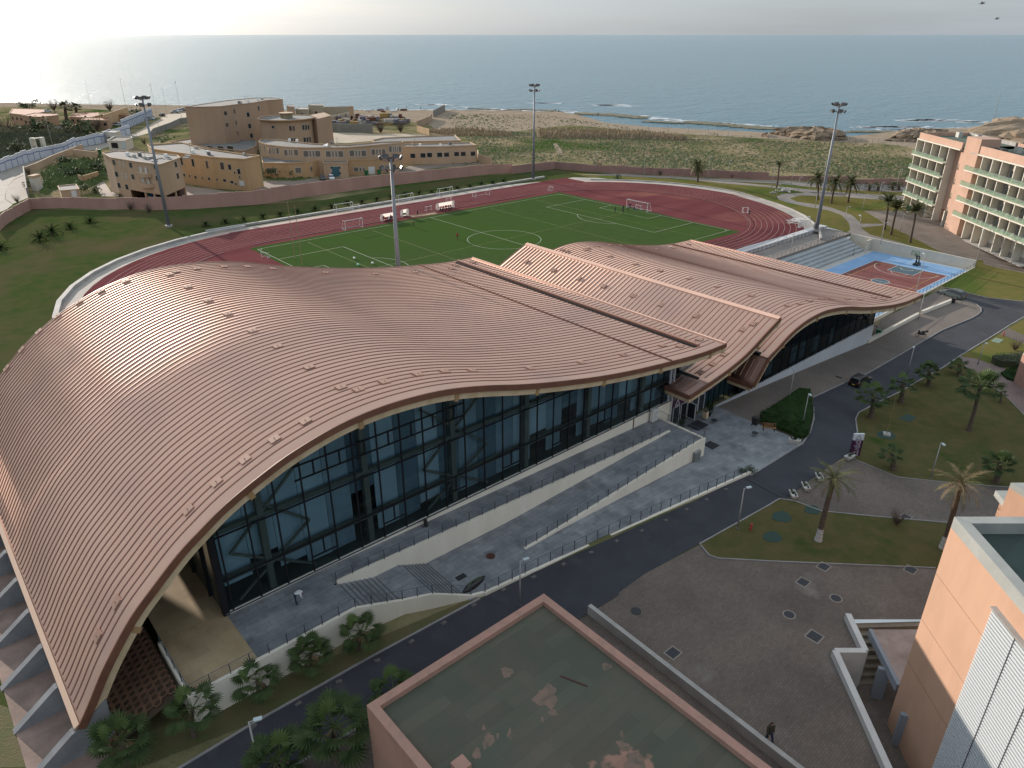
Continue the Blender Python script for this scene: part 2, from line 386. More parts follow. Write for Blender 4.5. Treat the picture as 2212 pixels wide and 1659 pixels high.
# ------------------------------------------------------------------ sea and land
def sea():
    m = bpy.data.materials.new('sea_water'); m.use_nodes = True; n = m.node_tree.nodes; l = m.node_tree.links; b = n['Principled BSDF']
    b.inputs['Base Color'].default_value = (.02, .085, .14, 1); b.inputs['Roughness'].default_value = .18; b.inputs['IOR'].default_value = 1.33; b.inputs['Specular IOR Level'].default_value = .5
    geo = n.new('ShaderNodeNewGeometry'); mp = n.new('ShaderNodeMapping'); l.new(geo.outputs['Position'], mp.inputs[0]); mp.inputs['Rotation'].default_value = (0, 0, -YAW); mp.inputs['Scale'].default_value = (.35, 1, 1)
    hs = []
    for sc, am in ((.05, 1.5), (.2, .85), (.75, .3)):
        no = n.new('ShaderNodeTexNoise'); no.inputs['Scale'].default_value = sc; no.inputs['Detail'].default_value = 6; no.inputs['Roughness'].default_value = .6; l.new(mp.outputs[0], no.inputs[0])
        mu = n.new('ShaderNodeMath'); mu.operation = 'MULTIPLY'; mu.inputs[1].default_value = am; l.new(no.outputs[0], mu.inputs[0]); hs.append(mu)
    a = n.new('ShaderNodeMath'); l.new(hs[0].outputs[0], a.inputs[0]); l.new(hs[1].outputs[0], a.inputs[1])
    a2 = n.new('ShaderNodeMath'); l.new(a.outputs[0], a2.inputs[0]); l.new(hs[2].outputs[0], a2.inputs[1])
    bp = n.new('ShaderNodeBump'); bp.inputs['Strength'].default_value = 1; bp.inputs['Distance'].default_value = 1.7; l.new(a2.outputs[0], bp.inputs['Height']); l.new(bp.outputs[0], b.inputs['Normal'])
    no = n.new('ShaderNodeTexNoise'); no.inputs['Scale'].default_value = .004; no.inputs['Detail'].default_value = 4; l.new(mp.outputs[0], no.inputs[0])
    mx = n.new('ShaderNodeMix'); mx.data_type = 'RGBA'; mx.inputs[6].default_value = (.035, .125, .18, 1); mx.inputs[7].default_value = (.06, .165, .20, 1); l.new(no.outputs[0], mx.inputs[0]); l.new(mx.outputs[2], b.inputs['Base Color'])
    mb = MB(); D = 70000
    P = [px(u, v, 0.0) for u, v in SHORE]; P = [(p.x - 4 * p.x / p.length, p.y - 4 * p.y / p.length) for p in P]
    def far(p): k = D / math.hypot(*p); return (p[0] * k, p[1] * k)
    for a, b in zip(P, P[1:]): mb.quad((*a, -1.2), (*b, -1.2), (*far(b), -1.2), (*far(a), -1.2))
    struct(mb.build('sea', m))
SHORE = [(-900, 212), (-300, 218), g1(0, 228), g1(500, 240), g1(1000, 246), g1(1600, 252), g2(250, 292), g2(900, 294), g2(1640, 292), g2(2212, 298), g3(420, 308), g3(560, 332), g3(800, 400), g3(1200, 440), g3(1700, 462), g3(2212, 486), g4(300, 500), g4(690, 522), g4(900, 500), g4(1080, 480), g4(1400, 452), g4(1750, 448), g4(2212, 440), (2900, 278), (3800, 285)]
sea()
def land():
    sh = [px(u, v, 0.0) for u, v in SHORE]
    near = [Vector((900, -1200, 0)), Vector((-900, -1200, 0)), Vector((-1500, -300, 0))]
    poly = [(p.x, p.y) for p in sh] + [(p.x, p.y) for p in near]
    hole = [(140.6, 53.6), (197.4, 53.6), (197.4, 86.4), (140.6, 86.4)]
    yard = [tuple(px(*p))[:2] for p in SUNK]
    g = drape_mb(poly, 0, holes=[yard])
    # beach slope running down under the water
    for i in range(len(sh) - 1):
        a, b = sh[i], sh[i + 1]; ea = a + Vector((a.x, a.y, 0)).normalized() * 14; eb = b + Vector((b.x, b.y, 0)).normalized() * 14
        g.quad(a, b, (eb.x, eb.y, -2.4), (ea.x, ea.y, -2.4))
    struct(g.build('ground', FIELD))
    # beach
    inner = [(-300, 240), g1(0, 268), g1(500, 262), g1(1000, 300), g1(1600, 390), g2(640, 380), g2(1400, 340), g2(1600, 500), g2(2212, 480), g3(500, 420), g3(1000, 470), g3(1500, 500), g3(2212, 540), g4(700, 570), g4(1000, 585), g4(1400, 640), g4(2212, 760), (3000, 380)]
    band = [p for p in SHORE if -301 <= p[0] < 3000]
    bp = [px(u, v, 0) for u, v in band] + [px(u, v, 0) for u, v in reversed(inner)]
    o = drape_mb([(p.x, p.y) for p in bp], .02)
    for i in range(len(band) - 1):
        a, b = px(*band[i], 0), px(*band[i + 1], 0); ea = a + Vector((a.x, a.y, 0)).normalized() * 13.9; eb = b + Vector((b.x, b.y, 0)).normalized() * 13.9
        o.quad(a + Vector((0, 0, .02)), b + Vector((0, 0, .02)), (eb.x, eb.y, -2.36), (ea.x, ea.y, -2.36))
    struct(o.build('beach', SAND))
SUNK = [(1829, 1338), (2300, 1338), (2300, 1800), (1972, 1800), (1801, 1418), (1866, 1418)]
land()
#@@SHEETS
PC = (115.3, 135.0)
def stadium(R0, xl=71.6, xr=156.0, yc=135.0, n=28):
    pts = [(xr + R0 * math.cos(t), yc + R0 * math.sin(t)) for t in [(-math.pi / 2 + math.pi * i / n) for i in range(n + 1)]]
    pts += [(xl + R0 * math.cos(t), yc + R0 * math.sin(t)) for t in [(math.pi / 2 + math.pi * i / n) for i in range(n + 1)]]
    return pts
def sheets():
    # lawn between the pink wall and the track, and left of the hall
    drape('lawn', [(-260, 760), (0, 495), (65, 452), (300, 455), (420, 452), (553, 442), (700, 432), (1000, 384), (1063, 378), (1106, 376), (1200, 365), (1290, 373), (1500, 387), (1659, 396), (1960, 411), (2000, 560), (1900, 640), (1500, 660), (900, 900), (120, 1659), (-100, 1900), (-700, 1500)], .03, GRASSG)
    # hotel gardens: warm dry lawn, over it the paths
    drape('lawn', [(1230, 374), (1290, 376), (1500, 390), (1659, 398), (1960, 413), (2300, 440), (2300, 640), (2212, 652), (2134, 644), (2044, 622), (1850, 524), (1720, 486), (1600, 425), (1400, 396), (1290, 386)], .045, GRASSY)
    pathm = mat('garden_path', (.27, .235, .21), .85, (.21, .185, .165), .3, extra=brick(.5, .25, .02, .8))
    for pts in ([g3(560, 850), g3(900, 845), g3(1300, 865), g3(1800, 890), g3(2212, 905), g4(400, 925), g4(760, 930), g4(1200, 948), g4(2300, 990), g4(2300, 1010), g4(1180, 1004), g4(680, 985), g4(330, 955), g3(2212, 925), g3(1800, 905), g3(1300, 880), g3(800, 858)],
                [g3(1500, 890), g3(1900, 915), g3(2212, 945), g4(400, 985), g4(680, 1008), g4(1200, 1035), g4(2300, 1090), g4(2300, 1110), g4(1160, 1078), g4(720, 1052), g4(650, 1034), g4(400, 1015), g3(2212, 960), g3(1800, 925)],
                [g4(380, 1000), g4(260, 1012), g4(120, 1018), g4(75, 1040), g4(90, 1066), g4(150, 1088), g4(330, 1128), g4(520, 1160), g4(630, 1200), g4(700, 1270), g4(710, 1330), g4(660, 1362), g4(560, 1372), g4(640, 1420), g4(950, 1470), g4(1300, 1545), g4(1700, 1640), g4(1560, 1570), g4(1150, 1440), g4(880, 1370), g4(800, 1310), g4(1000, 1290), g4(1000, 1277), g4(800, 1275), g4(720, 1200), g4(560, 1140), g4(420, 1110), g4(250, 1085), g4(185, 1058), g4(270, 1032), g4(650, 1040), g4(700, 1012)]):
        drape('path', pts, .06, pathm)
    drape('forecourt', [g4(830, 1165), g4(1170, 1165), g4(1400, 1180), g4(2600, 1300), g4(2600, 1720), g4(2300, 1720), g4(1860, 1625), g4(1860, 1592), g4(1600, 1575), g4(1200, 1370), g4(1000, 1275)], .057, mat('forecourt_paving', (.245, .195, .160), .85, (.17, .135, .11), .2, extra=brick(.5, .25, .02, .75)))
    # near lawns and paving
    drape('paving', [(1246, 1336), (1336, 1281), (1393, 1240), (1511, 1177), (1560, 1120), (1701, 1077), (1755, 1034), (1800, 1002), (1844, 984), (1850, 990), (1990, 1033), (2184, 1050), (2300, 1060), (2500, 1300), SUNK[1], SUNK[0], SUNK[5], SUNK[4], SUNK[3], (1900, 1900), (400, 1900), (655, 1644), (793, 1562)], .012, PAVE)
    drape('lawn', [(1659, 1093), (1684, 1078), (1716, 1083), (1774, 1105), (1884, 1116), (2044, 1130), (2300, 1148), (2300, 1248), (2021, 1228), (1659, 1213), (1551, 1207), (1531, 1200), (1513, 1177)], .05, GRASS)
    drape('lawn', [(1852, 934), (1848, 906), (1854, 893), (1890, 873), (1946, 846), (1979, 826), (2034, 796), (2072, 770), (2092, 801), (2172, 856), (2212, 897), (2400, 1010), (2300, 1062), (2212, 1058), (2184, 1053), (2059, 1044), (1939, 1031), (1849, 994), (1838, 980)], .05, GRASS)
    drape('lawn', [(2075, 770), (2157, 721), (2212, 744), (2300, 790), (2300, 850), (2180, 800), (2110, 776)], .05, GRASSY)
    drape('lawn', [(2177, 709), (2212, 690), (2400, 620), (2400, 820), (2290, 770), (2212, 724)], .05, GRASSY)
    drape('path', [(2157, 721), (2177, 709), (2212, 724), (2300, 772), (2300, 792), (2212, 744)], .055, PAVE)
    drape('path', [(2072, 770), (2110, 776), (2180, 800), (2320, 860), (2400, 1010), (2330, 990), (2212, 897), (2172, 856), (2092, 801)], .055, mat('pink_path', (.22, .16, .145), .85, (.17, .125, .115), .3, extra=brick(.4, .2, .018, .7)))
    drape('lawn', [(2044, 622), (2060, 612), (2126, 578), (2300, 600), (2500, 640), (2350, 668), (2212, 652), (2134, 644), (2084, 631)], .065, GRASSY)
    drape('lawn', [(-60, 1659), (300, 1659), (553, 1559), (800, 1420), (1030, 1297), (1003, 1300), (430, 1540), (330, 1380), (200, 1600), (-60, 1500), (-260, 1300), (-600, 1500), (-200, 2100), (200, 1800)], .045, mat('strip_lawn', (.070, .082, .024), .95, (.11, .085, .04), .4, bump=.05, bscale=7))  # lawn strip between terrace wall and road, green with brown patches
    road = [(-400, 2100), (390, 1659), (553, 1560), (800, 1421), (1036, 1294), (1110, 1256), (1300, 1172), (1500, 1082), (1612, 1026), (1622, 1028), (1733, 959), (1750, 935), (1758, 905), (1756, 859), (1821, 829), (1876, 806), (1949, 764), (2034, 714), (2098, 688), (2112, 680), (2119, 673), (2119, 666), (2108, 657), (2084, 649), (2019, 632), (2030, 624), (2044, 622), (2084, 631), (2134, 644), (2212, 652), (2500, 690), (2500, 640), (2350, 668)]
    road = [(-400, 2100), (390, 1659), (553, 1560), (800, 1421), (1036, 1294), (1110, 1256), (1300, 1172), (1500, 1082), (1612, 1026), (1622, 1028), (1733, 959), (1750, 935), (1758, 905), (1756, 859), (1821, 829), (1876, 806), (1949, 764), (2034, 714), (2098, 688), (2112, 680), (2119, 673), (2119, 666), (2108, 657), (2084, 649), (2019, 632), (2044, 622), (2084, 631), (2134, 644), (2212, 652), (2400, 675), (2400, 650), (2500, 700), (2400, 640), (2212, 685)]
    road = road[:-6] + [(2212, 652), (2450, 668), (2450, 612), (2212, 685), (2179, 704), (2156, 719), (2074, 769), (2034, 796), (1979, 826), (1946, 846), (1890, 873), (1854, 893), (1848, 906), (1852, 934), (1844, 968), (1838, 980), (1800, 1002), (1755, 1034), (1701, 1077), (1684, 1078), (1659, 1093), (1511, 1175), (1393, 1240), (1336, 1281), (1246, 1336), (793, 1562), (655, 1644), (-100, 2100)]
    seen = []; [seen.append(p) for p in road if p not in seen]
    drape('road', seen, .025, ASPH)
    # pavements in front of the entrance and the far hall
    drape('entrance_plaza', [(1500, 998), (1440, 925), (1545, 877), (1629, 914), (1727, 950), (1733, 959), (1621, 1029), (1612, 1022)], .08, SLAB)
    drape('pavement', [(1545, 877), (1659, 826), (1871, 742), (1905, 690), (2019, 632), (2084, 649), (2108, 657), (2119, 666), (2119, 673), (2112, 680), (2098, 688), (2034, 714), (1949, 764), (1876, 806), (1821, 829), (1756, 859), (1722, 852), (1629, 914)], .07, mat('pavement_pavers', (.20, .165, .14), .85, (.145, .12, .105), .12, detail=8, extra=brick(.4, .2, .018, .6)))
    # track and pitch
    mb = drape_mb([p for p in stadium(54.6)], .05); struct(mb.build('track_apron', mat('apron', (.38, .34, .30), .9, (.25, .24, .225), .15, lo=.4, hi=.7, bump=.01, col3=(.40, .30, .25), scale3=.04, gain3=(.5, .6))))
    struct(drape_mb([(156, 186), (190, 184.6), (196, 178), (198, 170), (186, 170), (170, 178)], .055).build('track_apron', MATS['apron']))
    struct(drape_mb(stadium(51.0), .065).build('running_track', TRACK))
    struct(drape_mb([(66, 178), (187, 176), (187.2, 185.6), (66, 186.4)], .08).build('running_track', TRACK))
    struct(drape_mb([(64.0, 101.2), (167.2, 101.2), (167.2, 168.6), (64.0, 168.6)], .085).build('football_pitch', PITCH_M))
    # painted lanes
    mb = MB()
    for k in range(9):
        r = 36.9 + 1.45 * k; P = stadium(r, n=40); P.append(P[0])
        for i in range(len(P) - 1):
            a, b = Vector(P[i]), Vector(P[i + 1]); d = (b - a).normalized(); nn = Vector((-d.y, d.x)) * .045
            mb.quad((*(a - nn), .095), (*(b - nn), .095), (*(b + nn), .095), (*(a + nn), .095))
    for r in (36.2,):
        P = stadium(r, n=40)
    struct(mb.build('lane_markings', LANE))
    mb = MB(); P = stadium(36.3, n=40); P.append(P[0])
    for i in range(len(P) - 1):
        a, b = Vector(P[i]), Vector(P[i + 1])
        if 60 < a.x < 168 and abs(a.y - 135) < 36: continue
        mb.bar((*a, .12), (*b, .12), .12, .08)
    struct(mb.build('track_kerb', mat('track_kerb', (.09, .03, .03), .8)))
    # pitch lines
    x0, x1, y0, y1 = 65.0, 165.3, 103.5, 166.4; W = .085; z = .1; mb = MB()
    def ln(ax, ay, bx, by, w=W, mi=0):
        a, b = Vector((ax, ay)), Vector((bx, by)); d = (b - a).normalized(); nn = Vector((-d.y, d.x)) * w
        mb.quad((*(a - nn), z), (*(b - nn), z), (*(b + nn), z), (*(a + nn), z), mi)
    def arc(cx, cy, r, a0, a1, n=40, mi=0):
        for i in range(n):
            p, q = a0 + (a1 - a0) * i / n, a0 + (a1 - a0) * (i + 1) / n
            ln(cx + r * math.cos(p), cy + r * math.sin(p), cx + r * math.cos(q), cy + r * math.sin(q), mi=mi)
    for s in ((x0, y0, x1, y0), (x1, y0, x1, y1), (x1, y1, x0, y1), (x0, y1, x0, y0)): ln(*s)
    xm, ym = (x0 + x1) / 2, (y0 + y1) / 2
    ln(xm, y0, xm, y1); arc(xm, ym, 9.15, 0, 2 * math.pi, 56)
    for xs, sg in ((x0, 1), (x1, -1)):
        for dep, hw in ((16.5, 20.15), (5.5, 9.15)):
            ln(xs, ym - hw, xs + sg * dep, ym - hw); ln(xs + sg * dep, ym - hw, xs + sg * dep, ym + hw); ln(xs + sg * dep, ym + hw, xs, ym + hw)
        c = xs + sg * 11; a = math.acos(5.5 / 9.15); b0 = 0 if sg > 0 else math.pi; arc(c, ym, 9.15, b0 - a, b0 + a, 20)
    for xx, yy, a in ((x0, y0, 0), (x1, y0, math.pi / 2), (x1, y1, math.pi), (x0, y1, -math.pi / 2)): arc(xx, yy, 1, a, a + math.pi / 2, 8)
    struct(mb.build('pitch_markings', GLINE))
    mb = MB(); z = .097
    for xx in (x0 + 12, x1 - 12, xm - 20, xm + 20): ln(xx, y0 + 2, xx, y1 - 2, .05)
    ln(x0 + 6, ym, x1 - 6, ym, .05)
    struct(mb.build('pitch_markings', mat('small_pitch_line', (.16, .17, .05), .8)))
sheets()
# ------------------------------------------------------------------ the sports hall
YE, YG, YB = 46.0, 49.8, 97.9      # near eave, near glass line, far eave
P1 = [(0.1, 2.6), (1.08, 4.05), (2.25, 5.95), (3.35, 7.5), (5.05, 9.6), (6.7, 11.15), (8.9, 13.05), (10.8, 14.35), (12.8, 15.55), (15.6, 16.8), (18.3, 17.75), (22.2, 18.6), (26.0, 18.86), (29.8, 18.66), (33.3, 18.15), (37.2, 17.2), (41.5, 15.95), (46.3, 14.75), (52.0, 13.5), (58.0, 12.45), (65.0, 11.5), (71.0, 10.85), (76.2, 10.67)]
P2 = [(73.4, 5.95), (75.6, 6.3), (78.4, 6.86), (80.5, 7.4), (82.4, 8.05), (84.4, 8.95), (86.5, 9.9), (89.05, 11.0)]
P2C = [(69.5, 5.44), (71.5, 5.7), (73.4, 6.0)]
P3 = [(87.5, 5.37), (88.8, 5.98), (90.1, 6.56), (91.5, 7.2), (92.9, 7.75), (95.0, 8.32), (97.5, 8.72), (100.7, 8.87), (103.5, 8.7), (107.0, 8.2), (111.0, 7.4), (115.5, 6.25), (120.0, 5.25), (126.2, 4.05), (130.5, 3.4), (134.5, 3.0), (140.7, 2.79)]
P3C = [(84.65, 2.0), (86.1, 3.7), (87.5, 5.3)]
def prof(P):
    Q = spline([(a, b, 0) for a, b in P], .7); return [(q.x, q.y) for q in Q]
def zat(P, x):
    for (a, b), (c, d) in zip(P, P[1:]):
        if a <= x <= c: return b + (d - b) * (x - a) / (c - a)
    return P[0][1] if x < P[0][0] else P[-1][1]
HALL = thing('sports_hall', (0, 0, 0), 'long sports hall with a copper-coloured ribbed wave roof and teal glass walls', 'sports hall')
PITCHR = .82
def roof(P, y0, y1, name, first=1.25, skip=(), th=.5, rm=None, rb_m=None):
    Q = prof(P)
    top = MB()
    k = len(Q)
    def nrm(i):
        a, b = Q[max(i - 1, 0)], Q[min(i + 1, k - 1)]; d = Vector((b[0] - a[0], b[1] - a[1])).normalized(); return Vector((-d.y, d.x))
    N = [nrm(i) for i in range(k)]
    vs = []; fs = []
    for i, (x, z) in enumerate(Q): vs += [(x, y0, z), (x, y1, z), (x - N[i].x * th, y1, z - N[i].y * th), (x - N[i].x * th, y0, z - N[i].y * th)]
    for i in range(k - 1):
        o = 4 * i
        fs.append([o, o + 4, o + 5, o + 1]); fs.append([o + 2, o + 6, o + 7, o + 3]); fs.append([o + 1, o + 5, o + 6, o + 2]); fs.append([o + 3, o + 7, o + 4, o])
    fs.append([0, 1, 2, 3]); o = 4 * (k - 1); fs.append([o + 3, o + 2, o + 1, o])
    mi = []
    for i in range(k - 1): mi += [0, 1, 1, 1]
    mi += [1, 1]
    top.add(vs, fs); top.m = mi
    r = top.build(name, [rm or ROOF, SOFF], HALL)
    for p in r.data.polygons: p.use_smooth = p.material_index == 0
    r['kind_note'] = 0; del r['kind_note']
    rb = MB(); y = y0 + first; h = .085
    while y < y1 - .4:
        vs = []; fs = []
        for i, (x, z) in enumerate(Q):
            if x < Q[0][0] + .25 or x > Q[-1][0] - .25: continue
            nx, nz = N[i].x, N[i].y
            vs += [(x - nx * .02, y - .055, z - nz * .02), (x + nx * h, y - .035, z + nz * h), (x + nx * h, y + .035, z + nz * h), (x - nx * .02, y + .055, z - nz * .02)]
        n = len(vs) // 4
        for i in range(n - 1):
            o = 4 * i; fs += [[o, o + 4, o + 5, o + 1], [o + 1, o + 5, o + 6, o + 2], [o + 2, o + 6, o + 7, o + 3]]
        fs += [[0, 1, 2, 3], [4 * n - 1, 4 * n - 2, 4 * n - 3, 4 * n - 4]]
        rb.add(vs, fs); y += PITCHR
    rr = rb.build('standing_seams', rb_m or RIB, r)
    # fascia and exposed edge beam on both long sides
    for ys, sg, nm in ((y0, -1, 'near'), (y1, 1, 'far')):
        fb = MB(); bb = MB()
        for mbx, (dy0, dy1), (d0, d1) in ((fb, (.0, .12), (-.06, .52)), (bb, (-.55, -.08), (.50, 1.12))):
            vs = []; fs = []
            for i, (x, z) in enumerate(Q):
                nx, nz = N[i].x, N[i].y
                a, b = ys + sg * dy0, ys + sg * dy1
                vs += [(x - nx * d0, a, z - nz * d0), (x - nx * d0, b, z - nz * d0), (x - nx * d1, b, z - nz * d1), (x - nx * d1, a, z - nz * d1)]
            for i in range(k - 1):
                o = 4 * i; fs += [[o, o + 4, o + 5, o + 1][::-1 if sg < 0 else 1], [o + 1, o + 5, o + 6, o + 2], [o + 2, o + 6, o + 7, o + 3], [o + 3, o + 7, o + 4, o]]
            fs += [[0, 1, 2, 3], [4 * k - 1, 4 * k - 2, 4 * k - 3, 4 * k - 4]]
            mbx.add(vs, fs)
        fb.build('fascia', FASC, r); be = bb.build('edge_beam', BEAM, r)
    return r, Q, N
R1, Q1, N1 = roof(P1, YE, YB, 'roof')
R2, Q2, N2 = roof(P2, YE, YB, 'roof', first=1.1)
R3, Q3, N3 = roof(P3, YE, YB, 'roof', first=1.2)
RC2 = roof(P2C, YE, 50.5, 'canopy_roof', first=1.1, rm=mat('canopy_metal', (.30, .19, .155), .5, (.25, .155, .125), .5, metal=.3))[0]
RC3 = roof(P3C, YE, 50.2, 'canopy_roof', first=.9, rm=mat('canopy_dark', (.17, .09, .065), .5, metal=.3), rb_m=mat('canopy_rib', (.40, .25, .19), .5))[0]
mb = MB(); mb.box(73.3, 73.75, 47.6, 50.6, 5.9, 6.09); mb.build('drain_slot', DARK, HALL)
mb = MB(); mb.box(87.45, 87.95, 47.3, 50.3, 5.2, 5.68); mb.build('drain_slot', DARK, HALL)
def across(x0, x1, dz0, dz1, m, name, P, y0=YE, y1=YB, parent=None):
    mb = MB(); mb.add([(x0, y0, zat(P, x0) + dz0), (x1, y0, zat(P, x1) + dz0), (x1, y1, zat(P, x1) + dz0), (x0, y1, zat(P, x0) + dz0), (x0, y0, zat(P, x0) + dz1), (x1, y0, zat(P, x1) + dz1), (x1, y1, zat(P, x1) + dz1), (x0, y1, zat(P, x0) + dz1)],
           [[0, 3, 2, 1], [4, 5, 6, 7], [0, 1, 5, 4], [1, 2, 6, 5], [2, 3, 7, 6], [3, 0, 4, 7]]); return mb.build(name, m, parent or HALL)
across(64.9, 65.08, .0, .16, FASC, 'roof_joint', P1)
across(71.7, 72.15, .0, .10, DARK, 'gutter', P1, 47.6, 97.0)
across(72.15, 72.7, .0, .36, mat('flange_brown', (.30, .15, .10), .5), 'gutter_flange', P1, 47.5, 97.2)
across(133.0, 133.6, .0, .2, FASC, 'roof_joint', P3, 48.5, 97.9)
across(75.95, 76.3, -.5, .12, ROOF, 'end_flashing', P1); across(76.3, 76.42, -.6, .05, FASC, 'end_fascia', P1)
across(75.7, 76.2, -1.3, -.6, BEAM, 'end_beam', P1)
across(88.5, 89.15, -.4, .14, ROOF, 'ridge_flashing', P2); across(89.15, 89.3, -.7, .1, FASC, 'end_fascia', P2); across(88.6, 89.05, -1.3, -.75, BEAM, 'end_beam', P2)
across(140.4, 140.75, -.3, .1, ROOF, 'end_flashing', P3); across(140.75, 140.9, -.55, .08, FASC, 'end_fascia', P3)
across(-.12, .25, -.12, .1, mat('edge_trim', (.55, .38, .28), .4, metal=.3), 'end_flashing', P1)
across(69.35, 69.5, -.5, .08, FASC, 'end_fascia', P2C, YE, 50.5); across(84.5, 84.65, -.5, .08, FASC, 'end_fascia', P3C, YE, 50.2)
across(69.6, 70.0, -1.1, -.5, BEAM, 'end_beam', P2C, YE + .4, 50.4); across(84.7, 85.1, -1.1, -.5, BEAM, 'end_beam', P3C, YE + .4, 50.1)
# safety anchor plates on the roof
ap = MB().box(-.42, .42, -.40, .40, -.05, .16); ap.tube((0, 0, .16), (0, 0, .26), .04, n=6); apm = ap.mesh('anchor_plate', mat('anchor_plate', (.33, .205, .16), .7, spec=.2))
def anchor(P, x, y, par):
    o = bpy.data.objects.new('anchor_plate', apm); COL.objects.link(o); o.parent = par
    s = math.atan2(zat(P, x + .4) - zat(P, x - .4), .8); o.location = (x, y, zat(P, x)); o.rotation_euler = (0, -s, 0)
def rsurf(P, u, v):
    d = ray(u, v); t = 5.0
    best = None
    for i in range(400, 16000):
        t = i * .01 * 1.5; q = Vector((0, 0, CAMH)) + d * t
        if P[0][0] < q.x < P[-1][0] and YE < q.y < YB and q.z < zat(P, q.x): best = q; break
    return best
for u, v in [g0 for g0 in [(x * .25, 1244.2 + y * .25) for x, y in [(1015, 230), (855, 520)]]] + [(384 + x * .25, 877.7 + y * .25) for x, y in [(95, 895), (340, 660), (585, 465), (840, 290), (1105, 135)]] + [(553 + x * .25, 548.6 + y * .25) for x, y in [(735, 1158), (885, 1178), (1110, 1112), (1400, 1048), (1630, 1022), (1870, 1015), (460, 985), (190, 805), (145, 132), (600, 165), (1030, 177), (1375, 162), (1690, 130), (1725, 102), (1875, 75)]] + [(x * .25, 548.6 + y * .25) for x, y in [(1060, 213), (1090, 240), (875, 325), (685, 420), (500, 540), (340, 675), (192, 830), (62, 990), (1465, 183), (1525, 158), (1700, 132), (1935, 114), (2140, 115), (1625, 290), (1800, 408), (1970, 525), (2185, 670)]] + [(1106 + x * .25, 548.6 + y * .25) for x, y in [(160, 995), (605, 945), (970, 880), (1300, 797), (1450, 803), (1620, 745)]]:
    q = rsurf(Q1, u, v)
    if q: anchor(Q1, q.x, q.y, R1)
for u, v in [(1106 + x * .25, 548.6 + y * .25) for x, y in [(125, 68), (360, 143), (580, 215), (795, 282), (1050, 363), (1295, 440), (1590, 535), (2085, 605), (2000, 655), (1835, 870), (1740, 955), (1635, 1028)]]:
    q = rsurf(Q2, u, v)
    if q: anchor(Q2, q.x, q.y, R2)
for u, v in [(1106 + x * .25, 548.6 + y * .25) for x, y in [(1065, 90), (1280, 148), (1530, 215), (1775, 285), (2070, 362), (845, 22)]] + [(1659 + x * .25, 548.6 + y * .25) for x, y in [(175, 450), (275, 433), (355, 408), (465, 392), (545, 392), (685, 393), (800, 398), (915, 378), (1000, 396), (1135, 350)]] + [g3(*p) for p in [(475, 1515), (440, 1503), (640, 1503), (655, 1487), (735, 1472), (845, 1462), (940, 1465), (1100, 1480), (1250, 1497), (1390, 1488), (1530, 1455)]]:
    q = rsurf(Q3, u, v)
    if q: anchor(Q3, q.x, q.y, R3)
# edge brackets on the near beam
brk = MB().box(-.22, .22, -.08, .1, -.42, .22, 0); brm = brk.mesh('beam_bracket', mat('bracket', (.30, .19, .09), .7))
for P, Nn, par, xs in ((Q1, N1, R1, [4.5 + 9.8 * i for i in range(8)]), (Q2, N2, R2, [78, 84]), (Q3, N3, R3, [91, 100.3, 110.1, 119.8, 129.5, 138])):
    for x in xs:
        o = bpy.data.objects.new('beam_bracket', brm); COL.objects.link(o); o.parent = par
        s = math.atan2(zat(P, x + .4) - zat(P, x - .4), .8); o.location = (x + .8 * math.sin(s), YE + .1 - .02, zat(P, x) - .85 * math.cos(s)); o.rotation_euler = (0, -s, 0)
# glazed walls
def wallglass(x0, x1, zb, Pt, y, step, mats_, name, drop=.9, off=0):
    mb = MB(); x = x0; xs = [x0]
    while x < x1 - .01: x = min(x1, x + step); xs.append(x)
    for a, b in zip(xs, xs[1:]):
        sub = [a, (a + b) / 2, b]
        for p, q in zip(sub, sub[1:]): mb.quad((p, y, zb), (q, y, zb), (q, y, zat(Pt, q) - drop), (p, y, zat(Pt, p) - drop))
    return mb.build(name, mats_, HALL), xs
def mull(x, y, z0, z1, par, w=.12, d=.12):
    MB().box(x - w / 2, x + w / 2, y - d / 2, y + d / 2, z0, z1).build('mullion', DARK, par)
ZG = 3.0; ZG3 = -1.75
x0 = 24.95 - 2.45 * 5
g_, xs = wallglass(12.0, 72.6, ZG, Q1, YG, 2.45, GLASS, 'glass_wall')
for i in range(26):
    x = x0 + 2.45 * i
    if 12 < x < 72.7: mull(x, YG - .06, ZG, zat(Q1, x) - .6, g_)
MB().box(70.2, 70.45, YG - .2, YG + .05, ZG, 10.4).build('mullion', mat('pale_mullion', (.4, .42, .45), .4), g_)
def xrange_top(z):  # where the eave underside is above z
    a = next((x for x in [i * .1 for i in range(120, 727)] if zat(Q1, x) - .9 > z), 12); b = next((x for x in [72.6 - i * .1 for i in range(0, 600)] if zat(Q1, x) - .9 > z), 72.6); return a, b
for z in (6.1, 10.37):
    a, b = xrange_top(z); MB().box(a, b, YG - .1, YG + .02, z - .06, z + .06).build('transom', DARK, g_)
for z in (12.66, 14.0):
    a, b = xrange_top(z); b = min(b, 37.2); MB().box(max(a, 19.5), b, YG - .1, YG + .02, z - .06, z + .06).build('transom', DARK, g_)
for i in range(3, 11):
    x = x0 + 2.45 * i
    if 19 < x < 37: MB().box(x + 1.17, x + 1.29, YG - .1, YG + .02, 12.66, 14.0).build('vent_frame', DARK, g_)
for i in (3, 6, 9, 12, 15, 18):
    x = x0 + 2.45 * i; MB().box(x, x + 2.45, YG - .1, YG + .02, 4.4, 4.5).box(x + 1.15, x + 1.27, YG - .1, YG + .02, 4.5, 6.1).build('vent_frame', DARK, g_)
MB().box(11.85, 12.35, YG - .15, YG + .35, 2.75, zat(Q1, 12) - .6).build('corner_post', DARK, HALL)
e = MB()
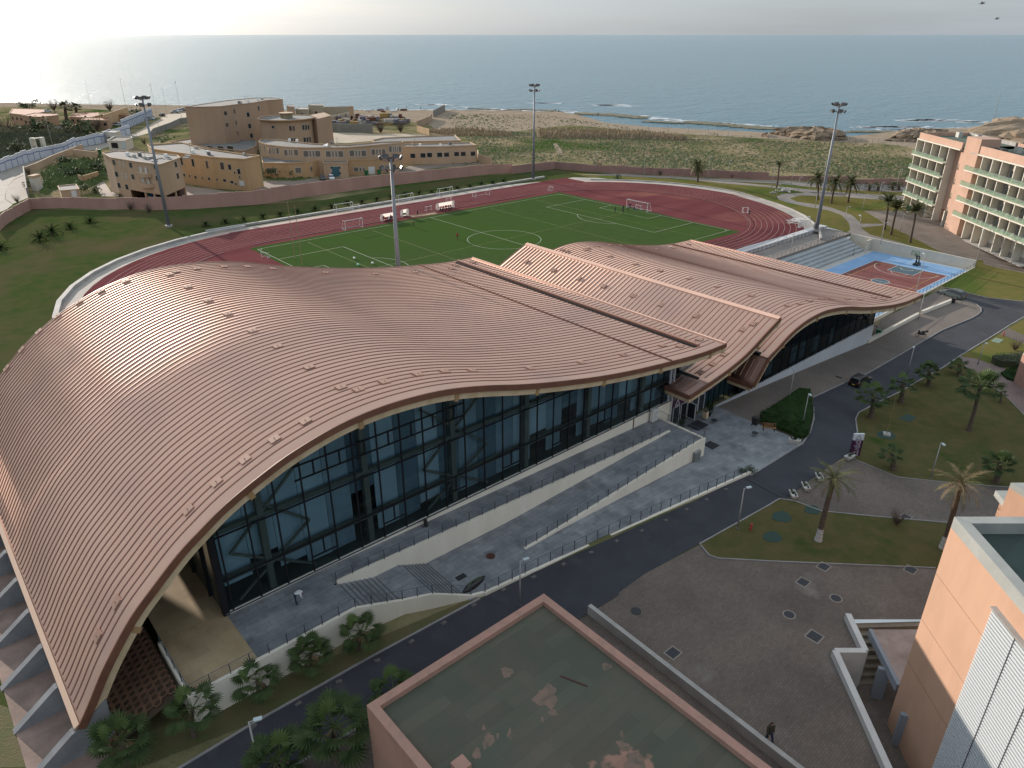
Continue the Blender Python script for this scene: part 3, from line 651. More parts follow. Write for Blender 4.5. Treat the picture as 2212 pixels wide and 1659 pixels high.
for yy in range(0, 46, 5): e.quad((12.0, YG + yy, 2.75), (12.0, min(YB - 2, YG + yy + 5), 2.75), (12.0, min(YB - 2, YG + yy + 5), zat(Q1, 12) - .9), (12.0, YG + yy, zat(Q1, 12) - .9))
e.build('end_wall', mat('dark_end_glass', (.03, .05, .06), .15, spec=.6), HALL)
for yy in range(3, 46, 4): MB().box(11.8, 12.05, YG + yy, YG + yy + .15, 2.75, zat(Q1, 12) - .7).build('end_mullion', DARK, HALL)
# inside: floor, columns, braces, blinds, far wall
MB().box(12.1, 72.5, YG + .15, YB - 2.2, 2.4, 2.98).build('floor', INT, HALL)
MB().box(12.1, 131, YB - 2.1, YB - 1.9, -2, 3.5).build('rear_wall', WALLW, HALL)
wallglass(12.1, 72.6, 3.5, Q1, YB - 2, 4.9, mat('rear_glass', (.03, .045, .05), .15), 'rear_glass_wall', drop=1)
for i in range(7):
    x = x0 + 2.45 * 4 * i + 2.45 * 1.4
    if 14 < x < 72: MB().box(x, x + .55, YG + .25, YG + .8, 3.0, zat(Q1, x) - .8).build('column', FRAMED, HALL)
for i, (xa, xb) in enumerate(((13.5, 20.5), (32.5, 40.5))):
    b_ = MB(); zt = min(zat(Q1, xa), zat(Q1, xb)) - 1.6; zm = 8.0
    for z0_, z1_ in ((3.2, zm), (zm, zt)): b_.bar((xa, YG + .5, z0_), (xb, YG + .5, z1_), .2, .2); b_.bar((xa, YG + .55, z1_), (xb, YG + .55, z0_), .2, .2)
    b_.build('cross_brace', FRAMED, HALL)
for z in (5.9, 10.6):
    a, b = xrange_top(z); MB().box(a, b, YG + .3, YG + .75, z - .28, z + .1).build('floor_beam', FRAMED, HALL)
random.seed(3)
for i in range(25):
    xa = x0 + 2.45 * i + .02; xb = xa + 2.41
    if xa < 12.2 or xb > 72.4: continue
    top = min(zat(Q1, xa), zat(Q1, xb)) - 1.0; low = 3.2 + (random.random() < .35) * random.uniform(.5, 2.2)
    if random.random() < .12: low += 3
    if top - low > 1: MB().add([(xa, YG + 1.1, low), (xb, YG + 1.1, low + random.uniform(-.1, .1)), (xb, YG + 1.12, top), (xa, YG + 1.12, top)], [[0, 1, 2, 3]]).build('blind', random.choice([CURT, CURT, CURT2, CURT3]) if xa > 21 else CURT3, HALL)
# plinth wall under the glass, ends at the entrance
MB().prism([(12.0, YG - .12), (70.9, YG - .12), (70.9, YG + .1), (12.0, YG + .1)], [-.5, -1.6, -1.6, -.5], ZG).build('plinth', WALLW, HALL)
MB().box(70.9, 71.05, YG - .3, YG + 2.5, -1.6, 9.5).build('entrance_side_wall', PLINTH, HALL)
MB().box(12, 70.9, YG - .2, YG - .12, ZG - .12, ZG + .0).build('sill', STEEL, HALL)
MB().box(63.4, 63.6, YG - .15, YG - .10, 0.8, ZG).build('downpipe', FASC, HALL)
# entrance bay under the middle roof
YD = YG + .35
ge, _ = wallglass(72.6, 88.6, -1.5, [(72.6, 5.9)] + Q2, YD, 1.2, GLASS, 'glass_wall', drop=.5)
MB().quad((72.6, YD, 5.2), (76.2, YD, 5.2), (76.2, YD, 10), (72.6, YD, 10)).build('glass_wall', GLASS, HALL)
MB().box(72.6, 72.75, YE + 4.4, YD, 3.0, 10).build('dark_cladding', DARK, HALL)
_t = YG; wallglass(71.05, 88.4, -1.8, [(71.0, 5.6), (73.4, 5.6)] + Q2, YD + 1.2, 1.2, mat('teal_drape', (.05, .12, .13), .8, (.02, .05, .06), 1.2, stretch=(1, 1, .05)), 'inner_wall', drop=.6)
for k in range(13): mull(72.6 + 1.3 * k, YD - .04, -1.5, 5.6 + .1 * k, ge, .07, .1)
SIGNM = mat('purple_sign', (.055, .012, .045), .5)
MB().box(71.2, 81.5, YD - .16, YD - .08, 1.25, 2.55).build('fascia_sign', SIGNM, HALL)
def text(body, size, loc, rot, m, par, name='lettering', align='CENTER', ext=.004):
    cu = bpy.data.curves.new(name, 'FONT'); cu.body = body; cu.size = size; cu.extrude = ext; cu.align_x = align; cu.align_y = 'CENTER'
    t = bpy.data.objects.new(name, cu); COL.objects.link(t); bpy.context.view_layer.update()
    me = bpy.data.meshes.new_from_object(t.evaluated_get(bpy.context.evaluated_depsgraph_get())); bpy.data.objects.remove(t)
    me.materials.clear(); me.materials.append(m); me.name = name
    o = bpy.data.objects.new(name, me); COL.objects.link(o); o.parent = par; o.location = loc; o.rotation_euler = rot; return o
LETT = mat('sign_white', (.62, .58, .66), .5)
lg = MB(); lg.bar((72.5, YD - .19, 1.5), (72.95, YD - .19, 2.3), .03, .1); lg.bar((72.95, YD - .19, 2.3), (73.3, YD - .19, 1.5), .03, .1); lg.box(72.4, 73.45, YD - .2, YD - .18, 1.4, 1.5); lg.build('emblem', LETT, HALL)
text('مركز رياضي', .5, (77.6, YD - .18, 2.12), (math.pi / 2, 0, 0), LETT, HALL)
text('SPORT CENTER', .42, (77.6, YD - .18, 1.6), (math.pi / 2, 0, 0), LETT, HALL)
DFR = mat('door_frame', (.48, .49, .52), .4)
for xa in (72.2, 73.9, 76.4, 77.9):
    d_ = MB().box(xa, xa + .1, YD - .14, YD - .02, -1.3, 1.2).box(xa + 1.35, xa + 1.45, YD - .14, YD - .02, -1.3, 1.2).box(xa, xa + 1.45, YD - .14, YD - .02, 1.1, 1.22).build('door', DFR, HALL)
    MB().box(xa + .1, xa + 1.35, YD - .1, YD - .06, -1.25, 1.12).build('pane', PANE, d_)
dd = MB().box(-.05, .05, -1.3, 0, -1.3, 1.1).build('open_door', DFR, HALL, loc=(75.5, YD - .1, 0)); MB().box(-.07, .07, -1.2, -.1, -1.2, 1.0).build('pane', PANE, dd)
# far hall
gf, _ = wallglass(87.6, 131.2, ZG3, Q3, YG, 2.45, glassmat('dark_glass', (.22, .32, .36), .25), 'glass_wall', drop=.7)
for k in range(18):
    x = 89.3 + 2.45 * k
    if x < 131.2: mull(x, YG - .03, ZG3, zat(Q3, x) - .7, gf, .07, .08)
for z in (.8, 3.4):
    b = max([x for x in [90 + .1 * i for i in range(410)] if zat(Q3, x) - .8 > z]); MB().box(88.2, b, YG - .06, YG + .02, z - .04, z + .04).build('transom', DARK, gf)
MB().prism([(82.0, YG - .2), (131.2, YG - .2), (130.4, YG + .1), (82.0, YG + .1)], [-1.9, -6, -6, -1.9], [-1.75, -1.75, -1.75, -1.75]).build('plinth', PLINTH, HALL)
MB().quad((131.2, YG, ZG3 - 4), (131.2, YB - 2, ZG3 - 4), (131.2, YB - 2, 2.3), (131.2, YG, 2.3)).build('end_wall', MATS['dark_end_glass'], HALL)
MB().box(88.8, 131, YG + .3, YB - 2.3, -2.4, -1.85).build('floor', INTD, HALL)
MB().box(88.8, 131, YG + 6.2, YG + 6.3, -1.8, 2.6).build('inner_wall', mat('inner_dark', (.04, .05, .06), .9), HALL)
MB().box(88.3, 88.6, YG, YB - 2, -1.8, 10.2).build('clerestory_wall', DARK, HALL)
for xa, xb in ((103, 105), (106, 107.6), (110, 112), (96, 97.8), (93, 94), (116, 117)):
    MB().box(xa, xb, YG + .7, YG + .75, -1.7, 1.1).build('blind', CURT, HALL)
# buttresses of the left end
for k in range(11):
    y = 46.3 + 5.15 * k
    b_ = MB(); wd = .62
    b_.add([(-3.6, y - wd / 2, 0), (2.0, y - wd / 2, 0), (2.2, y - wd / 2, 3.9), (.3, y - wd / 2, 2.5), (-.35, y - wd / 2, 2.3),
            (-3.6, y + wd / 2, 0), (2.0, y + wd / 2, 0), (2.2, y + wd / 2, 3.9), (.3, y + wd / 2, 2.5), (-.35, y + wd / 2, 2.3)],
           [[0, 1, 2, 3, 4], [9, 8, 7, 6, 5], [0, 5, 6, 1], [1, 6, 7, 2], [2, 7, 8, 3], [3, 8, 9, 4], [4, 9, 5, 0]])
    b_.build('buttress', CONCD, HALL)
struct(MB().box(-3.4, 1.2, 43.6, 99, -.3, .075).build('paved_strip', mat('pink_concrete', (.26, .185, .155), .9, (.16, .115, .095), .5, bump=.01)))
# earth bank with honeycomb blocks under the arch
def bank():
    mb = MB(); n = 15
    mb.add([(1.2, 45.0, .02), (6.6, 44.6, 2.3), (6.6, 97, 2.6), (1.2, 97, .4)], [[0, 1, 2, 3]])
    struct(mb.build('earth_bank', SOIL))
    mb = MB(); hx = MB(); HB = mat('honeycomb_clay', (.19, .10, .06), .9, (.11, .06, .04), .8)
    r = .36
    for i in range(9):
        for j in range(40):
            cx = 1.7 + i * .56; cy = 45.4 + j * .66 + (i % 2) * .33
            zc = lambda x, y: (x - 1.2) / 5.4 * 2.3 + .05
            a = [(cx + .36 * math.cos(math.pi * k / 3), cy + .40 * math.sin(math.pi * k / 3)) for k in range(6)]
            b = [(cx + .24 * math.cos(math.pi * k / 3), cy + .27 * math.sin(math.pi * k / 3)) for k in range(6)]
            vs = [(p[0], p[1], zc(*p) + .14) for p in a] + [(p[0], p[1], zc(*p) + .14) for p in b] + [(p[0], p[1], zc(*p)) for p in b]
            hx.add(vs, [[k, (k + 1) % 6, 6 + (k + 1) % 6, 6 + k] for k in range(6)] + [[6 + k, 6 + (k + 1) % 6, 12 + (k + 1) % 6, 12 + k] for k in range(6)])
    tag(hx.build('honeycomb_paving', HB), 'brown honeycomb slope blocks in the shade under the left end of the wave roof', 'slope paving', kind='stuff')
bank()
for o in HALL.children_recursive: pass

# ------------------------------------------------------------------ terraces, ramps and their walls
def lerp(a, b, t): return a + (b - a) * t
def zmid(x): return max(H(x, 44) + .08, min(1.4, (x - 38.5) / (66 - 38.5) * 1.4)) if x > 30 else 0
def zup(x): return 2.75 if x < 22 else lerp(2.75, 1.4, min(1, (x - 22) / 44))
def zpl(x): return H(x, 40) + .09
def yu(x): return lerp(47.3, 46.2, (x - 21) / 45)      # foot of the upper walk's wall
def sheet(xs, ya, yb, z, name, m, thick=0):
    mb = MB()
    for a, b in zip(xs, xs[1:]):
        mb.quad((a, ya(a), z(a)), (b, ya(b), z(b)), (b, yb(b), z(b)), (a, yb(a), z(a)))
    return struct(mb.build(name, m))
fr = lambda a, b, n: [a + (b - a) * i / n for i in range(n + 1)]
sheet(fr(7.1, 12.1, 1), lambda x: 43.5, lambda x: 97.5, lambda x: 2.75, 'terrace', mat('sunlit_tan_slabs', (.42, .33, .20), .8, (.32, .235, .13), .25, extra=brick(1.2, 1.2, .02, .8), col3=(.24,.13,.07), scale3=.25, gain3=(.6,.75)))  # terrace floor under the arch: sunlight put into the tan slab colour
sheet(fr(12.1, 20.6, 2), lambda x: 43.5, lambda x: YG - .1, lambda x: 2.75, 'terrace', SLAB)
sheet(fr(20.6, 68.0, 40), yu, lambda x: YG - .1, zup, 'upper_walk', SLAB)
sheet(fr(30.0, 68.0, 20), lambda x: 42.4, yu, zmid, 'middle_walk', SLAB)
YC = lambda x: lerp(39.9, 36.3, (x - 33) / 36)
sheet(fr(30.0, 69.2, 20), YC, lambda x: 42.4, zpl, 'lower_plaza', SLAB)
def wallrun(xs, yf, zb, zt, th=.3, par=None, name='retaining_wall', m=None, label=None):
    mb = MB(); n = len(xs) - 1; vs = []
    for x in xs: vs += [(x, yf(x), zb(x)), (x, yf(x) + th, zb(x)), (x, yf(x) + th, zt(x)), (x, yf(x), zt(x))]
    fs = []
    for i in range(n):
        o = 4 * i; fs += [[o, o + 4, o + 7, o + 3], [o + 3, o + 7, o + 6, o + 2], [o + 2, o + 6, o + 5, o + 1], [o + 1, o + 5, o + 4, o]]
    o = 4 * n; fs += [[0, 3, 2, 1], [o, o + 1, o + 2, o + 3]]
    mb.add(vs, fs); o = mb.build(name, m or WALLW); return tag(o, label, 'wall')
wallrun([7.1, 20.5], lambda x: 43.25, lambda x: -.3, lambda x: 2.9, label='cream retaining wall behind the row of small fan palms, under the left terrace')
o = MB().box(6.75, 7.1, 43.25, 50.2, -.3, 2.9).build('retaining_wall', WALLW); tag(o, 'short cream end wall of the terrace facing the honeycomb bank', 'wall')
wallrun(fr(20.9, 66.5, 30), lambda x: yu(x) - .05, lambda x: -.3, lambda x: zup(x) + .1, label='long tapering cream wall holding up the upper walk below the glass facade')
wallrun(fr(38.6, 68.0, 20), lambda x: 42.2, lambda x: -2, lambda x: zmid(x) + .12, label='cream wall rising from a point between the middle ramp and the lower plaza')
wallrun([31.5, 69.2], lambda x: YC(x) - .25, lambda x: -1.8, lambda x: zpl(x) + .28, label='low cream kerb wall along the dark road, carrying the lowest railing')
o = MB().box(68.0, 68.3, 42.2, YG - .2, -1.9, 1.52).build('retaining_wall', WALLW); tag(o, 'cream end wall of the ramps beside the entrance plaza', 'wall')
# stairs with two flights
def zst(x):
    if x < 20.6: return 2.75
    if x < 24.6: return 2.75 - .1625 * (int((x - 20.6) / .5) + 1)
    if x < 27.1: return 1.45
    if x < 30.1: return 1.45 - .17 * (int((x - 27.1) / .375) + 1)
    return .06
st = MB(); xs = [20.6] + [20.6 + .5 * i for i in range(1, 9)] + [27.1] + [27.1 + .375 * i for i in range(1, 9)] + [31]
for a, b in zip(xs, xs[1:]):
    z = zst((a + b) / 2); y0_ = lambda x: 43.4 if x < 24.7 else (lerp(43.0, 40.6, min(1, (x - 24.7) / 5)))
    st.prism([(a, y0_(a)), (b, y0_(b)), (b, yu(b)), (a, yu(a))], -.2, z, mi=1, mtop=0)
    if b - a < .6: st.box(b - .12, b - .005, y0_(b) + .02, yu(b) - .3, z, z + .012, 1)
st.prism([(30.1, 40.3), (33.2, 39.7), (33.2, yu(33)), (30.1, yu(30))], -.2, .075)
struct(st.build('steps', [SLAB, mat('stair_riser', (.09, .095, .10), .85)]))
zr = lambda x: 2.9 if x < 20.5 else (lerp(2.9, 1.6, (x - 20.5) / 4.2) if x < 24.7 else (1.6 if x < 27.1 else lerp(1.6, .35, min(1, (x - 27.1) / 3.2))))
wallrun([20.5, 24.7], lambda x: lerp(43.25, 42.7, (x - 20.5) / 4.2), lambda x: -.3, zr, label='cream stair wall sloping down from the terrace corner')
wallrun([24.7, 27.1], lambda x: lerp(42.7, 41.6, (x - 24.7) / 2.4), lambda x: -.3, zr, label='cream wall of the middle landing between the two stair flights')
wallrun([27.1, 30.4, 31.5], lambda x: lerp(41.6, 39.9, (x - 27.1) / 4.4), lambda x: -.3, zr, label='lowest cream stair wall running down to the road kerb')
# railings: rails, wires and each post
def railing(pts, label, step=1.55, h=1.0, m=None):
    m = m or RAILM; P = [Vector(p) for p in pts]
    root = thing('railing', tuple(P[0]), label, 'railing', 'railings of the hall terraces'); mb = MB()
    Q = [p - P[0] for p in P]
    for a, b in zip(Q, Q[1:]):
        for k, z in enumerate((h, .2, .38, .56, .74)): mb.tube(a + Vector((0, 0, z)), b + Vector((0, 0, z)), .028 if k == 0 else .009, n=5, cap=False)
    mb.build('rails', m, root)
    pm = MB().box(-.03, .03, -.03, .03, -.1, h).mesh('post', m)
    for a, b in zip(Q, Q[1:]):
        n = max(1, round((b - a).length / step))
        for i in range(n + (b == Q[-1])):
            o = bpy.data.objects.new('post', pm); COL.objects.link(o); o.parent = root; o.location = a.lerp(b, i / n)
    return root
railing([(6.9, 50.0, 2.9), (6.9, 43.4, 2.9)], 'short dark railing on the left end of the terrace')
railing([(6.9, 43.4, 2.9), (20.5, 43.4, 2.9), (24.7, 42.85, 1.6), (27.1, 41.75, 1.6), (30.4, 40.5, .45)], 'dark railing stepping down with the stairs above the row of fan palms')
railing([(x, yu(x) + .1, zup(x) + .1) for x in fr(20.9, 64.5, 9)], 'long railing on top of the upper walk wall in front of the glass')
railing([(x, 42.35, zmid(x) + .12) for x in (38.8, 46, 54, 62, 66, 68.1)] + [(68.15, 46.2, 1.5)], 'railing on the wall between middle ramp and lower plaza')
railing([(x, YC(x) - .1, zpl(x) + .28) for x in fr(31.6, 69.1, 5)], 'lowest railing on the kerb wall beside the dark road')
railing([(68.15, 46.2, 1.5), (68.15, 49.6, 1.5)], 'short railing by the outdoor air conditioner at the ramp end')
# small things on the terraces
def aircon():
    p = (67.0, 49.2, 1.42); t = thing('air_conditioner', p, 'white outdoor air conditioner unit against the cream wall near the entrance', 'air conditioner')
    WH = mat('appliance_white', (.62, .62, .60), .4)
    MB().box(-.55, .55, -.22, .22, .1, 1.75).build('case', WH, t)
    for z in (.5, 1.25): 
        g = MB(); g.path([(0 + .36 * math.cos(a), -.235, z + .32 * math.sin(a)) for a in [i * math.pi / 8 for i in range(17)]], .02, 5); g.build('fan_grille', mat('grille_grey', (.3, .32, .33), .5), t)
        for r in (.12, .24): MB().path([(r * math.cos(a), -.235, z + r * .9 * math.sin(a)) for a in [i * math.pi / 6 for i in range(13)]], .012, 4).build('grille_ring', MATS['grille_grey'], t)
    for x in (-.45, .45): MB().box(x - .05, x + .05, -.25, .25, 0, .1).build('foot', STEEL, t)
aircon()
def cabinet():
    p = px(*g6_(1580, 470), -1.0); t = thing('service_cabinet', p, 'grey metal cabinet standing against the end of the low ramp wall', 'cabinet')
    MB().box(-.55, .55, -.35, .35, 0, 1.35).build('case', mat('cabinet_grey', (.16, .17, .17), .5), t)
    MB().prism([(-.6, -.4), (.6, -.4), (.6, .4), (-.6, .4)], 1.35, 1.42).build('lid', mat('cabinet_lid', (.22, .23, .23), .5), t)
g6_ = lambda x, y: (1106 + x * .25, 877.7 + y * .25)
cabinet()
def board():
    p = px(1024, 1266, .06)
    t = thing('covered_boat', (p.x, p.y, .07), 'black slim boat-shaped bundle lying by the railing at the foot of the stairs', 'boat', rz=R(8))
    mb = MB(); n = 14
    for i in range(n):
        pass
    pts = [(-1.5 + 3.0 * i / n, 0, .2) for i in range(n + 1)]; rs = [.02 + .36 * math.sin(math.pi * i / n) ** .6 for i in range(n + 1)]
    mb.path(pts, rs, 8); mb.build('hull', mat('black_plastic', (.008, .008, .010), .35), t, smooth=True)
    MB().path([(-.9, -.1, .5), (-.2, .1, .6), (.6, -.05, .55), (1.1, .05, .42)], .03, 5).build('strap', mat('green_strap', (.08, .16, .05), .6), t)
board()
def trolley():
    p = px(921, 1142, 2.2); t = thing('golf_trolley', p, 'small dark two-wheeled trolley with a bag on the upper walk', 'trolley')
    D = mat('trolley_dark', (.02, .02, .02), .5)
    MB().obox((0, 0, .25), .3, .25, .85, 0, tilt=('X', -.15)).build('bag', D, t)
    MB().tube((0, .2, .2), (0, -.1, 1.3), .02).tube((-.15, -.1, 1.3), (.15, -.1, 1.3), .02).build('handle', STEEL, t)
    for x in (-.3, .3): MB().tube((x - .03, .15, .17), (x + .03, .15, .17), .17, n=12).build('wheel', D, t)
trolley()
def floorlid(u, v, rx, ry, z, name, label, m, rect=False, rot=0, frame=None):
    p = px(u, v, z) if z is not None else px(u, v)
    t = thing(name, (p.x, p.y, p.z + .02), label, 'manhole' if not rect else 'drain grate', 'lids and grates in the paving')
    mk = (lambda mb, k, zz: mb.obox((0, 0, 0), 2 * rx * k, 2 * ry * k, zz, rot)) if rect else (lambda mb, k, zz: mb.prism([(rx * k * math.cos(a), ry * k * math.sin(a)) for a in [i * math.pi / 12 for i in range(24)]], 0, zz))
    if frame: mk(MB(), 1.28, .028).build('frame', frame, t)
    mk(MB(), 1.0, .04).build('lid', m, t)
    return t
IRON = mat('iron_lid', (.018, .020, .026), .6); RUST = mat('rusty_lid', (.07, .022, .014), .8)
FRM = mat('lid_frame', (.22, .195, .165), .85)
zz = -1.12
floorlid(*gE(722, 698), .42, .42, zz, 'manhole_cover', 'round iron lid nearest the entrance doors on the plaza', IRON)
floorlid(*gE(1268, 868), .42, .42, zz, 'manhole_cover', 'round iron lid beside the wooden bench on the plaza', IRON)
floorlid(*gE(668, 1168), .42, .42, zz, 'manhole_cover', 'round iron lid near the dark drain channel on the plaza', IRON)
floorlid(*gE(683, 1033), .75, .75, zz, 'floor_grate', 'square dark mat in the middle of the plaza', IRON, True)
floorlid(*gE(505, 762), 1.1, .9, zz, 'door_mat', 'large dark mat in front of the open entrance door', IRON, True)
floorlid(*g6_(920, 645), .45, .45, .7, 'manhole_cover', 'round brown lid on the middle ramp', RUST)
floorlid(*g6_(897, 873), .45, .45, -.5, 'manhole_cover', 'round rusty lid on the lower plaza slabs', RUST)
floorlid(1060, 1202, .45, .45, .05, 'manhole_cover', 'round rusty lid below the long cream wall near the stairs', RUST)
floorlid(*g6_(140, 1295), .5, .35, -.1, 'floor_grate', 'small dark open grate at the tip of the low ramp wall', IRON, True)
floorlid(996, 1247, .5, .3, .06, 'floor_grate', 'dark rectangular grate just above the black boat-shaped bundle', IRON, True)
for (x, y), lab in (((1072, 305), 'round lid in the brown paving right of the low white wall'),):
    floorlid(*g8(x, y), .45, .45, None, 'manhole_cover', lab, IRON)
floorlid(*g8(1390, 667), .5, .42, None, 'floor_grate', 'framed rectangular grate in the brown paving right of the low white wall', IRON, True, 0, FRM)
for (x, y), lab in (((182, 1583), 'framed round lid in the brown paving, the left one of the two'), ((586, 1442), 'framed round lid in the brown paving, the right one of the two')):
    floorlid(*g6(x, y), .45, .45, None, 'manhole_cover', lab, IRON, False, 0, FRM)
for (x, y), lab in (((303, 1302), 'framed square grate above the two round lids in the brown paving'), ((480, 1168), 'framed square grate at the lawn edge under the whitewashed palm'), ((1232, 1194), 'framed square grate at the lawn edge near the salmon tower'), ((1190, 740), 'framed square grate at the upper edge of the palm lawn')):
    floorlid(*g6(x, y), .48, .42, None, 'floor_grate', lab, IRON, True, 0, FRM)
floorlid(*g7(400, 525), .5, .5, None, 'floor_grate', 'framed square grate beside the white wall of the sunken stairs', IRON, True, 0, FRM)
for (x, y), lab in (((1350, 668), 'square grate next to the motorbike on the pavement'), ((600, 1074), 'dark grate left of the black car on the pavement')):
    floorlid(*g5(x, y), .7, .5, None, 'floor_grate', lab, IRON, True)
for (x, y), lab in (((935, 626), 'round framed lid near the far hall corner'), ((1166, 722), 'round framed lid left of the motorbike'), ((1685, 540), 'round framed lid near the rounded pavement end'), ((1672, 468), 'small round lid farthest along the pavement'), ((1662, 578), 'small round lid by the pavement kerb')):
    floorlid(*g5(x, y), .42, .42, None, 'manhole_cover', lab, IRON, False, 0, FRM)
def channel(a, b, w, z, label):
    mb = strip([a, b], w, .075); o = mb.build('drain_channel', IRON); tag(o, label, 'drain channel', 'drain channels')
p, q = px(1510, 983, -1.1), px(1591, 1027, -1.1); o = MB().bar((p.x, p.y, -1.08), (q.x, q.y, -1.08), .35, .06).build('drain_channel', IRON); tag(o, 'dark drain channel crossing the slabs at the edge of the plaza', 'drain channel', 'drain channels')
p, q = px(1246, 1336), px(1334, 1282); channel(p, q, .5, 0, 'black drain channel between the road and the brown paving')
p, q = px(1612, 1034), px(1700, 1079); channel(p, q, .3, 0, 'thin dark drain channel across the road')
p, q = px(*g5(850, 778)), px(*g5(1165, 866)); channel(p, q, .25, 0, 'thin dark drain channel across the brown pavement')
# kerbs
def kerb(pts, label, w=.18, h=.12, m=None):
    o = strip([px(*p) for p in pts], w, 0, hgt=h).build('kerb', m or KERB); o['kind'] = 'structure'
kerb([(300, 1712), (390, 1659), (553, 1560), (800, 1421), (1036, 1294)], '')
kerb([(1622, 1028), (1733, 959), (1750, 935), (1758, 905), (1757, 880)], '')
kerb([(1756, 859), (1821, 829), (1876, 806), (1949, 764), (2034, 714), (2098, 688), (2112, 680), (2119, 673), (2119, 666), (2108, 657), (2084, 649), (2040, 638)], '')
kerb([(2260, 655), (2212, 652), (2134, 644), (2084, 631), (2044, 622)], '')
kerb([(2300, 650), (2212, 685), (2179, 704), (2156, 719), (2074, 769), (2034, 796), (1979, 826), (1946, 846), (1890, 873), (1855, 892), (1848, 906), (1852, 934), (1844, 966), (1838, 978)], '')
kerb([(1838, 980), (1849, 994), (1939, 1031), (2059, 1044), (2184, 1053)], '', .1, .08)
kerb([(1511, 1176), (1659, 1093), (1684, 1078), (1716, 1083), (1774, 1105), (1884, 1116), (2044, 1130)], '', .15)
kerb([(2021, 1228), (1659, 1213), (1551, 1207), (1531, 1200), (1513, 1178)], '', .12)
kerb([(793, 1562), (655, 1644), (560, 1700)], '')
kerb([(2212, 897), (2172, 856), (2092, 801), (2074, 772)], '', .1)
# cable clamps / kerb blocks dropped at even steps along the road
blk = MB().obox((0, 0, 0), .5, .3, .05); blk.obox((-.12, 0, .05), .16, .12, .08, mi=0); bm_ = blk.mesh('kerb_block', mat('broken_concrete', (.12, .112, .105), .9))
BL = [g6_(1845, 720), g6_(1678, 808), g6_(1508, 893), g6_(1327, 987), g6_(1120, 1078), g6_(903, 1168), g6_(682, 1265), g6_(443, 1368), g6_(187, 1478), g9(2138, 122), g9(1882, 255), g9(1622, 410), g9(1343, 570), g9(1046, 733), g9(717, 915), g9(366, 1108), (548, 1570)]
for i, p in enumerate(BL):
    o = bpy.data.objects.new('concrete_remnant', bm_); COL.objects.link(o); q = px(*p); o.location = (q.x, q.y, q.z + .03); o.rotation_euler = (0, 0, random.uniform(-.4, .4))
    tag(o, '%s small pale concrete patch along the road edge, counted from the entrance plaza' % nth(i), 'concrete patch', 'pale patches along the road edge')

# ------------------------------------------------------------------ floodlight masts
def mast(p, h, rot, label):
    t = thing('floodlight_mast', (p.x, p.y, p.z), label, 'floodlight mast', 'tall floodlight masts round the pitch', rot)
    MB().tube((0, 0, 0), (0, 0, h), .50, .20, n=12).build('pole', mat('mast_grey', (.20, .215, .24), .55, metal=.2), t, smooth=True)
    MB().tube((0, 0, 0), (0, 0, .5), .95, .95, n=12).build('base', CONC, t)
    fr_ = MB(); DK = mat('lamp_housing', (.045, .042, .048), .5); FC = mat('lamp_face', (.25, .24, .22), .3)
    for z in (h, h - 1.5): fr_.path([(1.25 * math.cos(a), 1.25 * math.sin(a), z) for a in [i * math.pi / 6 for i in range(13)]], .06, 5)
    for a in range(4): fr_.tube((0, 0, h - .6), (1.25 * math.cos(a * 1.57), 1.25 * math.sin(a * 1.57), h), .05, n=5)
    fr_.tube((0, 0, h - 2), (0, 0, h + .3), .2, n=8); fr_.build('head_frame', BEAM if False else DK, t)
    for lv, z in enumerate((h + .15, h - 1.5)):
        for k in range(6 - lv):
            a = k * 2 * math.pi / (6 - lv) + lv * .4
            o = MB().box(-.5, .5, -.16, .16, -.34, .34).build('lamp', DK, t, loc=(1.6 * math.cos(a), 1.6 * math.sin(a), z)); o.rotation_euler = (R(-35), 0, a - math.pi / 2)
            f_ = MB().box(-.44, .44, .165, .18, -.29, .29).build('lens', FC, o)
    MB().box(-.35, .35, .5, .8, .8, 2.0).build('control_box', STEEL, t)
mast(px(365, 490), 31.8, 0, 'tall grey floodlight mast on the lawn between the beige blocks and the track')
q = onY(844, 343, 100.8); mast(Vector((q.x, q.y, 0)), q.z, .5, 'floodlight mast rising from behind the wave roof in front of the pitch')
mast(px(1152, 388), 30.6, .2, 'farthest floodlight mast, standing alone against the sea')
mast(px(1763, 499), 31.5, .9, 'floodlight mast on the lawn right of the running track')
# ------------------------------------------------------------------ goals, dugouts, benches
def goal(p, rz, label, w=7.32, h=2.44, d=1.9, r=.06, mtl=None, net=False, group=None):
    t = thing('goal', (p[0], p[1], .1), label, 'goal', group, rz); m = mtl or WHITEP
    MB().tube((-w / 2, 0, 0), (-w / 2, 0, h), r, n=6).build('post', m, t); MB().tube((w / 2, 0, 0), (w / 2, 0, h), r, n=6).build('post', m, t)
    MB().tube((-w / 2 - r, 0, h), (w / 2 + r, 0, h), r, n=6).build('crossbar', m, t)
    b = MB(); k = r * .6
    for x in (-w / 2, w / 2): b.tube((x, 0, h), (x, d * .55, h * .98), k, n=5).tube((x, d * .55, h * .98), (x, d, .05), k, n=5).tube((x, 0, .05), (x, d, .05), k, n=5)
    b.tube((-w / 2, d, .05), (w / 2, d, .05), k, n=5); b.build('rear_frame', m, t)
    if net:
        n = MB(); q = 10
        for i in range(q + 1): x = -w / 2 + w * i / q; n.tube((x, d * .55, h * .97), (x, d, .05), .012, n=3, cap=False)
        for i in range(4): n.tube((-w / 2, d * (.55 + .11 * i), h * (.97 - .22 * i)), (w / 2, d * (.55 + .11 * i), h * (.97 - .22 * i)), .012, n=3, cap=False)
        n.build('net', mat('net', (.45, .45, .45), .9), t)
def pair(a, b): a, b = px(*a), px(*b); return (a + b) / 2, (b - a).length, math.atan2(b.y - a.y, b.x - a.x)
